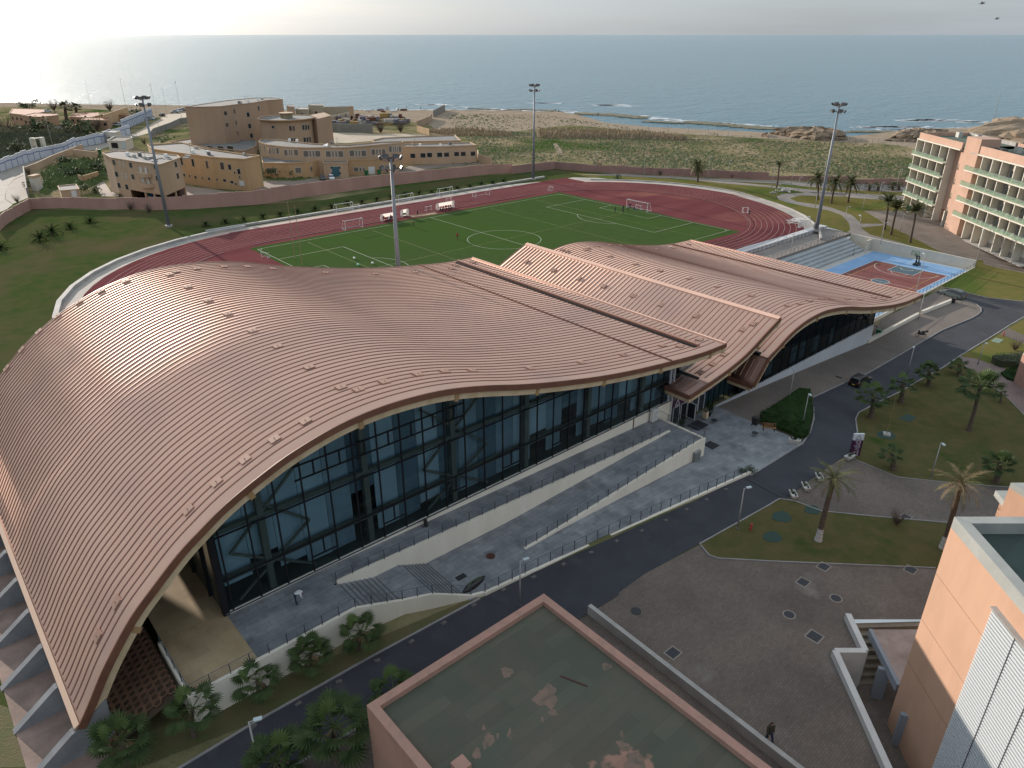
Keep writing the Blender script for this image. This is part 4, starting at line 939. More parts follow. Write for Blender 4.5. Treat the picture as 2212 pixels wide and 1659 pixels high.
for a, b, flip, lab, h in ((g3(990, 1138), g3(1166, 1176), 1, 'white full-size goal on the far goal line with players around it', 2.44),
                        (g2(772, 1335), g2(927, 1310), 0, 'white full-size goal standing on the red track edge in front of the masts', 2.44),
                        (g2(698, 1188), g2(842, 1165), 0, 'white goal frame on the pale kerb with a long bench inside, the left one', 2.5),
                        (g2(1233, 1105), g2(1362, 1085), 0, 'white goal frame on the pale kerb with benches inside, the middle one', 2.5),
                        (g2(1585, 1045), g2(1702, 1028), 0, 'white goal frame on the pale kerb by itself, the right one', 2.5),
                        (g2(1900, 1050), g2(2018, 1030), 0, 'thin white goal on the far straight of the track', 2.0)):
    c, w_, rz = pair(a, b); goal(c, (-math.pi / 2 if flip else 0), lab, w=w_, h=h, net=flip == 1)
for (x, y), lab, rz, w_ in (((g2(75, 1572)), 'small white training goal on the left corner of the pitch', -1.2, 1.8), (g2(1497, 1165), 'small training goal on the track between the two dugouts', 0, 1.8), (g2(1672, 1092), 'small training goal behind the right dugout', 0, 1.8), (g3(1088, 1155), 'small white goal standing inside the far full-size goal', -1.57, 1.8), (g3(2008, 1190), 'small white goal on the inner lane of the right bend', 2.6, 1.6), (g3(340, 990), 'small white board-like goal on the far straight', 1.57, 1.6), (g2(865, 1150), 'small white goal frame right of the left bench frame', 0, 2.4)):
    p = px(x, y); goal(p, rz, lab, w=w_, h=1.25, d=.9, r=.045)
c = px(*g2(470, 1650)); goal((70.5, 110.5), R(-60), 'white goal top just showing over the wave roof near the left box', w=6, h=2.3)
dugm = mat('dugout_white', (.72, .68, .64), .5)
_n = dugm.node_tree.nodes; _l = dugm.node_tree.links; _tr = _n.new('ShaderNodeBsdfTranslucent'); _tr.inputs[0].default_value = (.75, .70, .66, 1); _mx = _n.new('ShaderNodeMixShader'); _mx.inputs[0].default_value = .5
_l.new(_n['Principled BSDF'].outputs[0], _mx.inputs[1]); _l.new(_tr.outputs[0], _mx.inputs[2]); _l.new(_mx.outputs[0], [x for x in _n if x.type == 'OUTPUT_MATERIAL'][0].inputs[0])
def dugout(a, b, n, seat, label):
    c, w_, rz = pair(a, b); t = thing('dugout', (c.x, c.y, .1), label, 'dugout', 'team dugouts'); mb = MB(); prof_ = [(1.5, 0), (1.55, .9), (1.3, 1.6), (.8, 1.95), (.1, 2.05)]
    for (y0_, z0_), (y1_, z1_) in zip(prof_, prof_[1:]): mb.quad((-w_ / 2, y0_, z0_), (w_ / 2, y0_, z0_), (w_ / 2, y1_, z1_), (-w_ / 2, y1_, z1_))
    mb.build('canopy', dugm, t)
    for x in (-w_ / 2, w_ / 2):
        s_ = MB(); s_.add([(x, .1, 0)] + [(x, a_, b_) for a_, b_ in prof_], [[0, 1, 2, 3, 4, 5]]); s_.build('side_panel', MATS['dugout_white'], t); MB().path([(x, .1, 0), (x, .1, 2.05)], .04, 5).build('post', STEEL, t)
    for i in range(n): MB().box(-w_ / 2 + .4 + i * (w_ - .8) / max(1, n) + .05, -w_ / 2 + .4 + i * (w_ - .8) / max(1, n) + .5, .75, 1.15, .4, .48).box(-w_ / 2 + .4 + i * (w_ - .8) / max(1, n) + .05, -w_ / 2 + .4 + i * (w_ - .8) / max(1, n) + .5, 1.15, 1.2, .4, .85).build('seat', seat, t)
    return c, w_
RED = mat('red_cloth', (.35, .03, .035), .8); GRN = mat('green_plastic', (.02, .18, .10), .5); MAR = mat('maroon_cloth', (.14, .02, .035), .85); NAVY = mat('navy_cloth', (.018, .022, .05), .85)
dugout(g2(1100, 1262), g2(1215, 1242), 7, RED, 'white half-round dugout full of players, partly behind the near floodlight mast')
dugout(g2(1275, 1222), g2(1325, 1213), 3, GRN, 'small white half-round dugout with green seats')
dugout(g2(1582, 1165), g2(1718, 1140), 8, RED, 'wide white half-round dugout with standing players at the right')
def bench(a, b, label):
    c, w_, rz = pair(a, b); t = thing('tier_bench', (c.x, c.y, .3), label, 'bench', 'metal benches by the track')
    for k in range(2):
        MB().box(-w_ / 2, w_ / 2, k * .6, k * .6 + .3, .4 + k * .35, .45 + k * .35).build('seat', mat('bench_metal', (.42, .45, .48), .4, metal=.3), t)
    for i in range(7): x = -w_ / 2 + .2 + i * (w_ - .4) / 6; MB().tube((x, .1, 0), (x, .1, .4), .03, n=5).tube((x, .8, 0), (x, .8, .75), .03, n=5).build('leg', STEEL, t)
bench(g2(712, 1185), g2(825, 1168), 'pale metal tier bench inside the left white frame')
bench(g2(1245, 1100), g2(1350, 1085), 'pale metal tier bench inside the middle white frame')
for i, (x, y, m_) in enumerate(((850, 1584, 'white'), (1008, 1627, 'white'), (882, 1641, 'green'))):
    p = px(*g2(x, y)); o = MB().ball((0, 0, .28), .28, n=10).build('ball', WHITEP if m_ == 'white' else mat('mint', (.25, .6, .45), .5), loc=(p.x, p.y, .09)); tag(o, {0: 'white ball in the left box, nearest the box line', 1: 'white ball in the left box, the right one', 2: 'mint green ball in the left box by the roof edge'}[i], 'ball', 'balls on the pitch')
tag(strip([px(*g2(1330, 1215)), px(*g2(1560, 1185))], 2.2, .1).build('sand_patch', mat('worn_patch', (.30, .24, .13), .95, (.16, .08, .05), .8, lo=.4, hi=.6)), 'worn sandy strip between the dugouts', 'sand', kind='stuff')
# ------------------------------------------------------------------ people
SKIN = mat('skin', (.22, .12, .08), .7); HAIRM = mat('dark_hair', (.012, .01, .01), .8)
def figure_mesh(pose):
    """continuous body grown along a jointed skeleton; returns mesh with slots skin, top, trousers, shoes"""
    J = dict(pel=(0, 0, .95), wai=(0, 0, 1.10), che=(0, 0, 1.35), nec=(0, 0, 1.50), hea=(0, .0, 1.60), top=(0, 0, 1.74),
             shl=(-.19, 0, 1.43), ell=(-.25, .03, 1.15), hal=(-.26, .12, .90), fl=(-.26, .16, .80), shr=(.19, 0, 1.43), elr=(.25, .03, 1.15), har=(.26, .12, .90), fr=(.26, .16, .80),
             hil=(-.10, 0, .92), knl=(-.11, .02, .50), anl=(-.11, 0, .09), tol=(-.12, .16, .04), hir=(.10, 0, .92), knr=(.11, .02, .50), anr=(.11, 0, .09), tor=(.12, .16, .04))
    J.update(pose)
    E = [('pel', 'wai', 1), ('wai', 'che', 1), ('che', 'nec', 1), ('nec', 'hea', 0), ('hea', 'top', 4), ('che', 'shl', 1), ('shl', 'ell', 1), ('ell', 'hal', 1), ('hal', 'fl', 0), ('che', 'shr', 1), ('shr', 'elr', 1), ('elr', 'har', 1), ('har', 'fr', 0),
         ('pel', 'hil', 2), ('hil', 'knl', 2), ('knl', 'anl', 2), ('anl', 'tol', 3), ('pel', 'hir', 2), ('hir', 'knr', 2), ('knr', 'anr', 2), ('anr', 'tor', 3)]
    rad = dict(pel=.15, wai=.135, che=.165, nec=.06, hea=.10, top=.075, shl=.075, ell=.048, hal=.034, fl=.03, shr=.075, elr=.048, har=.034, fr=.03, hil=.10, knl=.065, anl=.045, tol=.035, hir=.10, knr=.065, anr=.045, tor=.035)
    names = list(J); me = bpy.data.meshes.new('person'); me.from_pydata([J[n] for n in names], [(names.index(a), names.index(b)) for a, b, _ in E], [])
    o = bpy.data.objects.new('tmp', me); COL.objects.link(o); sk = o.modifiers.new('s', 'SKIN'); sk.use_smooth_shade = True
    for i, n in enumerate(names):
        v = me.skin_vertices[0].data[i]; v.radius = (rad[n], rad[n] * (.75 if n in ('che', 'wai', 'pel') else 1)); v.use_root = n == 'pel'
    ss = o.modifiers.new('u', 'SUBSURF'); ss.levels = 1; ss.render_levels = 1
    bpy.context.view_layer.update(); m2 = bpy.data.meshes.new_from_object(o.evaluated_get(bpy.context.evaluated_depsgraph_get())); bpy.data.objects.remove(o)
    m2.materials.clear()
    for p in m2.polygons:
        best, bi = 9, 0
        for a, b, k in E:
            A, B = Vector(J[a]), Vector(J[b]); t = max(0, min(1, (p.center - A).dot(B - A) / (B - A).length_squared)); dd = (p.center - (A + (B - A) * t)).length - rad[a] * .5
            if dd < best: best, bi = dd, k
        if bi == 4 or bi == 0 and p.center.z > J['hea'][2] - .05: bi = 4 if (p.center.z > J['hea'][2] + .05 or p.center.y < J['hea'][1] - .02) else 0
        p.material_index = bi
    return m2
POSES = {'stand': {}, 'walk': dict(knl=(-.11, .22, .52), anl=(-.11, .30, .10), tol=(-.12, .46, .06), knr=(.11, -.04, .50), anr=(.11, -.32, .16), tor=(.12, -.22, .04), ell=(-.27, -.10, 1.17), hal=(-.25, -.02, .93), fl=(-.25, .04, .84), elr=(.27, .12, 1.17), har=(.25, .30, 1.0), fr=(.24, .38, .97)),
         'sit': dict(pel=(0, 0, .48), wai=(0, .02, .64), che=(0, .06, .90), nec=(0, .09, 1.05), hea=(0, .12, 1.15), top=(0, .12, 1.30), shl=(-.19, .06, .97), ell=(-.25, .12, .72), hal=(-.18, .34, .62), fl=(-.14, .42, .58), shr=(.19, .06, .97), elr=(.25, .12, .72), har=(.18, .34, .62), fr=(.14, .42, .58), hil=(-.10, .04, .46), knl=(-.14, .46, .50), anl=(-.13, .46, .09), tol=(-.14, .62, .04), hir=(.10, .04, .46), knr=(.14, .46, .50), anr=(.13, .46, .09), tor=(.14, .62, .04)),
         'bend': dict(wai=(0, .08, 1.06), che=(0, .32, 1.14), nec=(0, .46, 1.10), hea=(0, .55, 1.04), top=(0, .66, .97), shl=(-.19, .36, 1.10), ell=(-.22, .42, .84), hal=(-.16, .50, .60), fl=(-.14, .54, .52), shr=(.19, .36, 1.10), elr=(.22, .42, .84), har=(.16, .50, .60), fr=(.14, .54, .52)),
         'stretch': dict(pel=(0, 0, .16), wai=(0, .02, .32), che=(0, .10, .56), nec=(0, .16, .70), hea=(0, .20, .80), top=(0, .22, .94), shl=(-.19, .12, .64), ell=(-.25, .22, .42), hal=(-.2, .4, .3), fl=(-.18, .5, .28), shr=(.19, .12, .64), elr=(.25, .22, .42), har=(.2, .4, .3), fr=(.18, .5, .28), hil=(-.1, .05, .14), knl=(-.22, .45, .12), anl=(-.3, .85, .08), tol=(-.32, .9, .2), hir=(.1, .05, .14), knr=(.22, .45, .12), anr=(.3, .85, .08), tor=(.32, .9, .2))}
PM = {k: figure_mesh(v) for k, v in POSES.items()}
SHOE = mat('shoe', (.03, .03, .03), .7); GREY = mat('grey_cloth', (.30, .32, .33), .9); BLK = mat('black_cloth', (.014, .014, .016), .9); WCL = mat('white_cloth', (.62, .63, .66), .9); ORN = mat('olive_cloth', (.045, .038, .022), .9)
def person(p, rz, pose, topm, leg, label, group=None, z=None, sc=1.0):
    m = PM[pose].copy(); m.name = 'person'
    for a in (SKIN, topm, leg, SHOE, HAIRM): m.materials.append(a)
    o = bpy.data.objects.new('person', m); COL.objects.link(o); o.location = (p[0], p[1], (p[2] + .1) if z is None else z); o.rotation_euler = (0, 0, rz); o.scale = (sc,) * 3
    return tag(o, label, 'person', group)
G1 = 'players and staff around the pitch'
person(px(*g2(1365, 1308)), .6, 'walk', MAR, BLK, 'person in a maroon top walking on the touchline right of the near mast', G1)
person(px(*g2(1742, 1413)), -.6, 'walk', RED, MAR, 'person in red standing on the grass left of the centre circle', G1)
person(px(*g2(1399, 1214)), .3, 'walk', BLK, BLK, 'person in dark clothes on the worn sandy strip between the dugouts', G1)
person(px(*g3(890, 1182)), .3, 'stand', BLK, BLK, 'tall person in black left of the far goal group', G1)
person(px(*g3(960, 1184)), 1.2, 'bend', NAVY, BLK, 'person in navy bending down near the far goal', G1)
person(px(*g3(998, 1170)), -.4, 'walk', GREY, BLK, 'person in a light grey shirt near the far goal', G1)
person(px(*g3(1018, 1150)), 2.2, 'stand', NAVY, NAVY, 'person in navy standing under the far crossbar', G1)
person(px(*g3(965, 1142)), 1.4, 'stretch', BLK, BLK, 'person in black stretching on the ground by the far left post', G1)
person(px(*g3(1057, 1158)), -1.0, 'stretch', NAVY, mat('jeans', (.05, .10, .25), .9), 'person in navy sitting on the grass inside the far goal', G1)
person(px(*g3(2046, 1212)), 1.9, 'walk', NAVY, BLK, 'person in navy walking on the right bend of the track', G1)
for i, x in enumerate((1106, 1120, 1134, 1150, 1160, 1168, 1178)):
    y = 1262 - (x - 1100) * .17
    person(px(*g2(x, y)), math.pi + .2 * (i % 3 - 1), 'stand' if i in (0, 5) else 'sit', [MAR, RED, MAR, WCL, NAVY, MAR, NAVY][i], [RED, MAR, NAVY, NAVY, MAR, RED, MAR][i], '%s person from the left in the crowded left dugout' % nth(i), 'people in the left dugout')
for i, (x, pz) in enumerate(((1592, 'sit'), (1614, 'bend'), (1643, 'stand'), (1668, 'stand'), (1686, 'walk'))):
    y = 1172 - (x - 1590) * .06
    person(px(*g2(x, y)), math.pi + .3, pz, [NAVY, BLK, MAR, NAVY, BLK][i], [BLK, MAR, MAR, BLK, BLK][i], '%s person from the left at the wide right dugout' % nth(i), 'people at the right dugout')
for i, (x, y) in enumerate((g2(1130, 292), g2(1142, 292), g2(1300, 285), g2(1425, 292), g2(705, 290), g2(978, 320), g3(743, 335), g3(1096, 358), g3(356, 303), g3(373, 300), g4(1181, 468), g3(405, 300))):
    p = px(x, y, 0); person(p, random.uniform(0, 6), 'stand' if i % 2 else 'walk', [NAVY, BLK, GREY][i % 3], BLK, ['tiny person strolling on the beach, left of a close pair', 'tiny person on the beach, right one of a close pair', 'tiny lone person at the waterline behind the wreck yard', 'tiny lone person at the waterline left of the sloping wall end', 'tiny lone person on the beach behind the watch hut', 'tiny person on the sand above the wreck yard', 'tiny person standing on the rock shelf, left one', 'tiny person standing on the rock shelf, right one', 'tiny person on the rocks right of the far mast, left of two', 'tiny person on the rocks right of the far mast, middle', 'tiny person on the shore left of the hotel', 'tiny person on the rocks right of the far mast, rightmost'][i], 'people on the shore', z=(p.z if i < 6 else -.6), sc=1.15)
# near people
pw = px(640, 1306, 2.75); person((pw.x, pw.y, 2.67), -1.9, 'bend', WCL, NAVY, 'person in a white top bending over on the left terrace', z=2.77, sc=1.12)
pm_ = px(*g7(12, 1500)); person((pm_.x + .2, pm_.y + .3, pm_.z), 2.6, 'walk', ORN, mat('blue_jeans', (.02, .03, .07), .9), 'person in an olive jacket behind the low white wall at the bottom', sc=1.3)

# ------------------------------------------------------------------ the hotel block
SALM = mat('salmon_render', (.48, .305, .23), .9, (.41, .26, .19), .3, bump=.003, bscale=6)
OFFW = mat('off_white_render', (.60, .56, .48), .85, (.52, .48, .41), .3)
GREYR = mat('grey_render_and_shade', (.30, .27, .245), .85, (.25, .225, .205), .3)
ROOFG = mat('green_roof_felt', (.075, .105, .075), .9, (.055, .075, .055), .2, bump=.01, bscale=2)
GBAL = mat('balcony_glass', (.56, .64, .56), .2)
_n = GBAL.node_tree.nodes; _l = GBAL.node_tree.links; _tr = _n.new('ShaderNodeBsdfTransparent'); _tr.inputs[0].default_value = (.8, .9, .82, 1); _mx = _n.new('ShaderNodeMixShader'); _mx.inputs[0].default_value = .16
_l.new(_n['Principled BSDF'].outputs[0], _mx.inputs[2]); _l.new(_tr.outputs[0], _mx.inputs[1]); _l.new(_mx.outputs[0], [x for x in _n if x.type == 'OUTPUT_MATERIAL'][0].inputs[0])
def hotel():
    z0 = -3.0; A, B = px(1947, 455.4, z0), px(2161, 554.6, z0); d = (B - A).normalized(); rot = math.atan2(d.y, d.x); L = (B - A).length
    t = thing('hotel_block', (A.x, A.y, z0), 'salmon five-storey hotel with rows of glass balconies at the right edge', 'hotel', None, rot)
    def T(u, v): q = px(u, v, z0); return (q - A).dot(d)
    top = 23.0
    c1 = [T(*a) for a in ((1946.7, 455.1), (1962, 462), (1978, 469), (1994, 476.6))]; e0 = T(2011, 484.3); e1 = T(2031, 494)
    c2 = [T(*a) for a in ((2055, 504), (2075, 515), (2094, 524), (2114, 532.5), (2137.6, 544.5), (2158, 553.5), (2181, 564.5))]; e2 = c2[-1] + 4.6
    FL = [5.3, 9.2, 13.1, 17.0]
    DEP = 15; yb = 1.9
    MB().box(0, e0, yb + .15, DEP, 0, top - 1.2).box(e0, e1, yb + .1, DEP, 4.6, top - 1.6).box(e1, c2[0] + .3, 2.2, DEP, 0, top - .9).box(c2[0], e2, yb + .15, DEP, 0, top - 1.0).build('body', SALM, t)
    MB().box(.3, e2, .5, DEP - .3, top - 1.3, top - .9).build('roof', ROOFG, t)
    pr = MB(); pr.box(0, e1, .25, .6, 21.4, top).box(0, .35, .6, DEP, 21.2, top).box(0, e2, DEP - .35, DEP, 21, top).box(c2[0] - 2.5, e2, .1, .5, 21.4, top + .3)
    pr.build('parapet', SALM, t)
    MB().box(.4, e1, DEP - .7, DEP - .36, 21.6, top + .05).build('grey_parapet', CONC, t)
    MB().box(e1 + 1.9, e1 + 8.4, -.1, 5.0, 0, top + 1.9).build('stair_tower', SALM, t)
    MB().box(e1 + .2, e1 + 1.7, .9, 2.4, 0, top - 1.4).build('grey_column', GREYR, t)
    MB().box(e1 + 1.45, e1 + 1.9, .2, 1.3, 0, top - 1.5).build('gap_shade_strip', DARK, t)  # solid dark strip, shade of the recess put into its colour
    cv = MB(); cv.box(-.35, e1, -.1, yb, top - 2.0, top - 1.65).box(c2[0] - .3, e2, -.1, yb, top - 2.0, top - 1.65); cv.build('cornice', OFFW, t)
    for cols, end in ((c1, e0), (c2, e2)):
        for i, x in enumerate(cols):
            nx = cols[i + 1] if i + 1 < len(cols) else end
            if end == e2 or i == 0 or True:
                MB().box(x - .14, x + .14, 0, yb + .15, 0, top - 2.0).build('fin', OFFW, t)
            w_ = nx - x
            for k, z in enumerate(FL):
                zt = (FL[k + 1] if k < 3 else 21.3) - .3
                bw = MB().box(x + .14, x + w_ * .52, yb, yb + .14, z, zt).build('bay_wall', GREYR, t)  # grey here is balcony recess shade put into the wall colour
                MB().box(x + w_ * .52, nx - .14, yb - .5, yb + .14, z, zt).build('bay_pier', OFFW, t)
                dr = MB().box(x + w_ * .40, x + w_ * .62, yb - .62, yb - .05, z, z + 2.25).build('balcony_door', PANE, t)
                MB().box(x, nx + .05, -.85, yb, z - .3, z).build('balcony_slab', OFFW, t)
                gb = MB(); gb.box(x + .05, nx - .02, -.82, -.79, z + .05, z + 1.1).box(x + .05, x + .08, -.8, .0, z + .05, z + 1.1); gb.build('balcony_glass', GBAL, t)
                MB().box(x + .03, nx, -.84, -.78, z + 1.08, z + 1.13).build('handrail', STEEL, t)
                if k < 2:
                    f = MB(); f.box(x + w_ * .3, x + w_ * .3 + .5, .1, .6, z + .42, z + .46).box(x + w_ * .3 + .5, x + w_ * .3 + .54, .1, .6, z + .42, z + .9).box(x + w_ * .3, x + w_ * .3 + .04, .1, .6, z, z + .44).box(x + w_ * .3 + .46, x + w_ * .3 + .5, .1, .6, z, z + .44); f.build('balcony_chair', WHITEP, t)
            MB().box(x + .2, nx - .2, yb + .05, yb + .14, 0, 4).build('arcade_wall', OFFW, t)
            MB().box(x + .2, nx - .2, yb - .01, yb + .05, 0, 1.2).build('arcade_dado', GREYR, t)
            MB().box(x + .1, nx - .1, -.6, yb, 0.0, .12).build('arcade_floor', CONC, t)
    MB().box(e0 - .14, e0 + .14, 0, yb + .15, 0, top - 2).box(e1 - .2, e1 + .2, 0, yb + .15, 0, 5.0).build('fin', OFFW, t); MB().box(e0, e1, yb + 3, yb + 3.1, 0, 4.6).build('arcade_wall', OFFW, t)
    for (x, y) in ((3, 9), (9, 11), (e1 + 11, 7), (e1 + 18, 10)):
        u = MB().box(x, x + 1.6, y, y + 1.2, top - .9, top + .5).build('roof_unit', mat('unit_grey', (.42, .42, .38), .6), t); MB().box(x + .2, x + 1.4, y + .1, y + 1.1, top + .5, top + .56).build('unit_fan', STEEL, u)
    MB().tube((e1 + 1, 6, top), (e1 + 1, 6, top + 12), .06, n=5).build('aerial', STEEL, t)
    MB().box(e1 + 9.5, e1 + 12.5, 3, 4.6, top - .9, top + .1).build('rooftop_debris', mat('debris', (.16, .15, .13), .9, (.07, .065, .06), 3), t)
hotel()
# ------------------------------------------------------------------ basketball court, stand and walls
ZC = -4.9
def court():
    BLUE = mat('court_blue', (.16, .30, .50), .8, (.21, .36, .56), .3, col3=(.30, .33, .38), scale3=.25, gain3=(.62, .8)); CRED = mat('court_red', (.17, .042, .034), .8, (.14, .035, .03), .2); SLT = mat('court_slate', (.045, .085, .115), .8)
    struct(MB().box(131.3, 193.6, 53.6, 91.2, ZC - .3, ZC).build('court_apron', mat('court_concrete', (.42, .42, .40), .85, (.36, .36, .345), .4)))
    struct(MB().box(141.2, 192.3, 54.4, 77.0, ZC, ZC + .012).build('court', BLUE)); struct(MB().box(152.0, 184.0, 55.9, 72.9, ZC, ZC + .024).build('court', CRED))
    struct(MB().box(178.1, 184.0, 61.3, 67.3, ZC, ZC + .036).build('court', SLT)); mb = MB(); mb.prism([(168 + 1.85 * math.cos(a), 64.4 + 1.85 * math.sin(a)) for a in [i * math.pi / 16 for i in range(32)]], ZC, ZC + .036); struct(mb.build('court', SLT))
    mb = MB(); z = ZC + .045; zz = lambda a, b, c, d_, w_=.05, mi=0: mb.add([(min(a, c) - (w_ if a == c else 0), min(b, d_) - (w_ if b == d_ else 0), z), (max(a, c) + (w_ if a == c else 0), min(b, d_) - (w_ if b == d_ else 0), z), (max(a, c) + (w_ if a == c else 0), max(b, d_) + (w_ if b == d_ else 0), z), (min(a, c) - (w_ if a == c else 0), max(b, d_) + (w_ if b == d_ else 0), z)], [[0, 1, 2, 3]], mi)
    for a in ((152, 55.9, 184, 55.9), (184, 55.9, 184, 72.9), (184, 72.9, 152, 72.9), (168, 55.9, 168, 72.9), (178.1, 61.3, 178.1, 67.3), (178.1, 61.3, 184, 61.3), (178.1, 67.3, 184, 67.3)): zz(*a)
    def arc(cx, cy, r, a0, a1, n=24):
        for i in range(n):
            p, q = a0 + (a1 - a0) * i / n, a0 + (a1 - a0) * (i + 1) / n
            mb.quad((cx + (r - .05) * math.cos(p), cy + (r - .05) * math.sin(p), z), (cx + (r + .05) * math.cos(p), cy + (r + .05) * math.sin(p), z), (cx + (r + .05) * math.cos(q), cy + (r + .05) * math.sin(q), z), (cx + (r - .05) * math.cos(q), cy + (r - .05) * math.sin(q), z))
    arc(182.4, 64.4, 7.2, math.pi * .5, math.pi * 1.5); arc(178.1, 64.3, 1.9, math.pi * .5, math.pi * 1.5); arc(182.4, 64.4, 1.4, math.pi * .5, math.pi * 1.5); arc(168, 64.4, 1.9, 0, 2 * math.pi, 32)
    struct(mb.build('court_markings', LINE))
    mb = MB(); z = ZC + .042; zz(154, 57.6, 182.6, 57.6, .04); zz(154, 71.2, 182.6, 71.2, .04); zz(182.6, 57.6, 182.6, 71.2, .04); struct(mb.build('court_markings', mat('court_yellow', (.50, .33, .06), .8)))
    W1 = 197.3
    def cwall(mb, label, m=OFFW): tag(mb.build('court_wall', m), label, 'wall')
    cwall(MB().prism([(W1 - 3.9, 53.6), (W1 - 3.5, 53.6), (W1 - 3.5, 84.4), (W1 - 3.9, 84.4)], ZC - .3, [-2.5, -2.5, -1.8, -1.8]), 'long off-white wall at the far end of the sunken basketball court')
    cwall(MB().box(131.4, W1 - 3.5, 53.3, 53.6, ZC - 1, ZC + .9), 'low off-white wall with railing along the near side of the basketball court')
    cwall(MB().box(W1 - 6.5, W1 - 3.9, 78.5, 78.8, ZC, -2.2), 'short off-white wall beside the bottom of the concrete stand')
    ZW = -2.15; YS = 78.9
    st = MB()
    for k in range(5): st.box(141, 190.5, YS + k * 1.05, YS + (k + 1) * 1.05 if k < 4 else 84.6, ZC, ZC + .5 * (k + 1))
    o = st.build('stand', mat('stand_concrete', (.36, .385, .40), .85, (.29, .31, .32), .4)); tag(o, 'stepped concrete spectator stand beside the blue basketball court', 'stand')
    struct(MB().box(137, 194, 84.6, 91.0, ZW - .5, ZW + .35).build('walkway', mat('walkway_pavers', (.27, .24, .215), .85, (.21, .185, .17), .3, extra=brick(.4, .2, .018, .75))))
    struct(MB().box(133, 193.2, 91.0, 93.0, -2.2, -.9).build('walkway', mat('pale_steps', (.50, .51, .52), .8, (.42, .43, .44), .3)))
    railing([(146, 84.75, ZW + .35), (190, 84.75, ZW + .35)], 'railing along the top of the concrete stand', 1.9); railing([(146, 90.9, ZW + .35), (191, 90.9, ZW + .35)], 'railing between the raised walkway and the running track', 1.9)
    railing([(133, 53.45, ZC + .9), (W1 - 3.6, 53.45, ZC + .9)], 'railing on the low wall on the near side of the basketball court', 1.9)
    # backboard unit
    p = Vector((187.6, 64.4, ZC)); t = thing('basketball_hoop', p, 'dark folding basketball hoop stand with a clear backboard on the blue court', 'basketball hoop'); D = mat('hoop_dark', (.015, .035, .035), .5)
    MB().box(-.9, 1.0, -.6, .6, .05, .5).build('base', D, t); MB().bar((.6, -.3, .4), (-.4, -.3, 2.4), .18, .2).bar((.6, .3, .4), (-.4, .3, 2.4), .18, .2).bar((-.2, -.3, .4), (.1, -.3, 2.2), .15, .15).bar((-.2, .3, .4), (.1, .3, 2.2), .15, .15).build('legs', D, t)
    MB().bar((0, 0, 2.2), (-2.3, 0, 3.3), .25, .25).bar((.4, 0, 1.4), (-2.3, 0, 2.9), .12, .12).build('arm', D, t); bb = MB().box(-2.4, -2.36, -.9, .9, 2.9, 3.95).build('backboard', GBAL, t); MB().box(-2.43, -2.36, -.92, .92, 2.88, 2.94).box(-2.43, -2.36, -.92, .92, 3.92, 3.98).box(-2.43, -2.36, -.94, -.88, 2.9, 3.95).box(-2.43, -2.36, .88, .94, 2.9, 3.95).build('frame', STEEL, bb)
    MB().path([(-2.65 + .23 * math.cos(a), .23 * math.sin(a), 3.05) for a in [i * math.pi / 6 for i in range(13)]], .02, 4).build('rim', RED, t)
court()
# sports gear piled up by the right bend
def gearpile():
    p = px(*g4(250, 1290)); t = thing('folded_goals', p, 'pile of folded white goals and frames beside the right bend of the track', 'goal frames'); mb = MB(); random.seed(5)
    for i in range(16):
        a = random.uniform(-.4, .4); x = -3 + i * .4; mb.tube((x, -2, .1), (x + a, -1.6, random.uniform(1, 2.6)), .07, n=5).tube((x + a, -1.6, random.uniform(1.2, 2.4)), (x + a * 2, 1.8, random.uniform(.2, 1.6)), .07, n=5)
    mb.build('frames', WHITEP, t); mb = MB()
    for i in range(8): x = -3 + i * .8; mb.tube((x, -2.3, 0), (x, -2.3, 1.6), .03, n=4); mb.tube((x, 2.2, 0), (x, 2.2, 1.6), .03, n=4)
    for y in (-2.3, 2.2): mb.tube((-3, y, 1.6), (2.6, y, 1.6), .03, n=4)
    mb.build('barrier', STEEL, t)
gearpile()
o = tag(strip([px(1871.5, 742), px(1983, 683)], .55, 0, hgt=.75).build('low_wall', OFFW), 'long low white wall with a sloping end across the brown pavement', 'wall'); o2 = tag(strip([px(1990, 679), px(2058, 652)], .55, 0, hgt=.75).build('low_wall', OFFW), 'white wall section continuing to the dark bin near the parked car', 'wall')
# ------------------------------------------------------------------ pink boundary wall with pilasters
def bwall(base, hts, label, m=PINKW, step=5.0, cap=True):
    P = [px(*b) for b in base]; mb = MB(); pl = MB(); t = thing('boundary_wall', (P[0].x, P[0].y, 0), label, 'wall'); o0 = Vector((P[0].x, P[0].y, 0))
    for i in range(len(P) - 1):
        a, b = P[i] - o0, P[i + 1] - o0; a.z += 0; n = max(1, round((b - a).length / step)); 
        for k in range(n):
            p, q = a.lerp(b, k / n), a.lerp(b, (k + 1) / n); h = lerp(hts[i], hts[i + 1], k / n) + (.12 if k % 2 else 0)
            dd = (q - p).normalized(); nn = Vector((-dd.y, dd.x, 0)) * .12; z0 = min(P[i].z, P[i + 1].z)
            mb.prism([tuple((p - nn)[:2]), tuple((q - nn)[:2]), tuple((q + nn)[:2]), tuple((p + nn)[:2])], z0 - .4, z0 + h); pl.obox((p.x, p.y, z0 - .4), .34, .34, h + .5, math.atan2(dd.y, dd.x))
    mb.build('panels', m, t); pl.build('pilasters', m, t); return t
bwall([(0, 498), (17.5, 481), (69, 452), (130, 449.6), (225, 451), (362, 453), (553, 442.5), (665, 424.6), (828, 403), (1063, 375), (1106, 373)], [3.0, 3.0, 3.1, 3.1, 3.1, 3.6, 4.2, 4.1, 3.9, 3.3, 2.8], 'dusty pink boundary wall between the beige blocks and the track lawn')
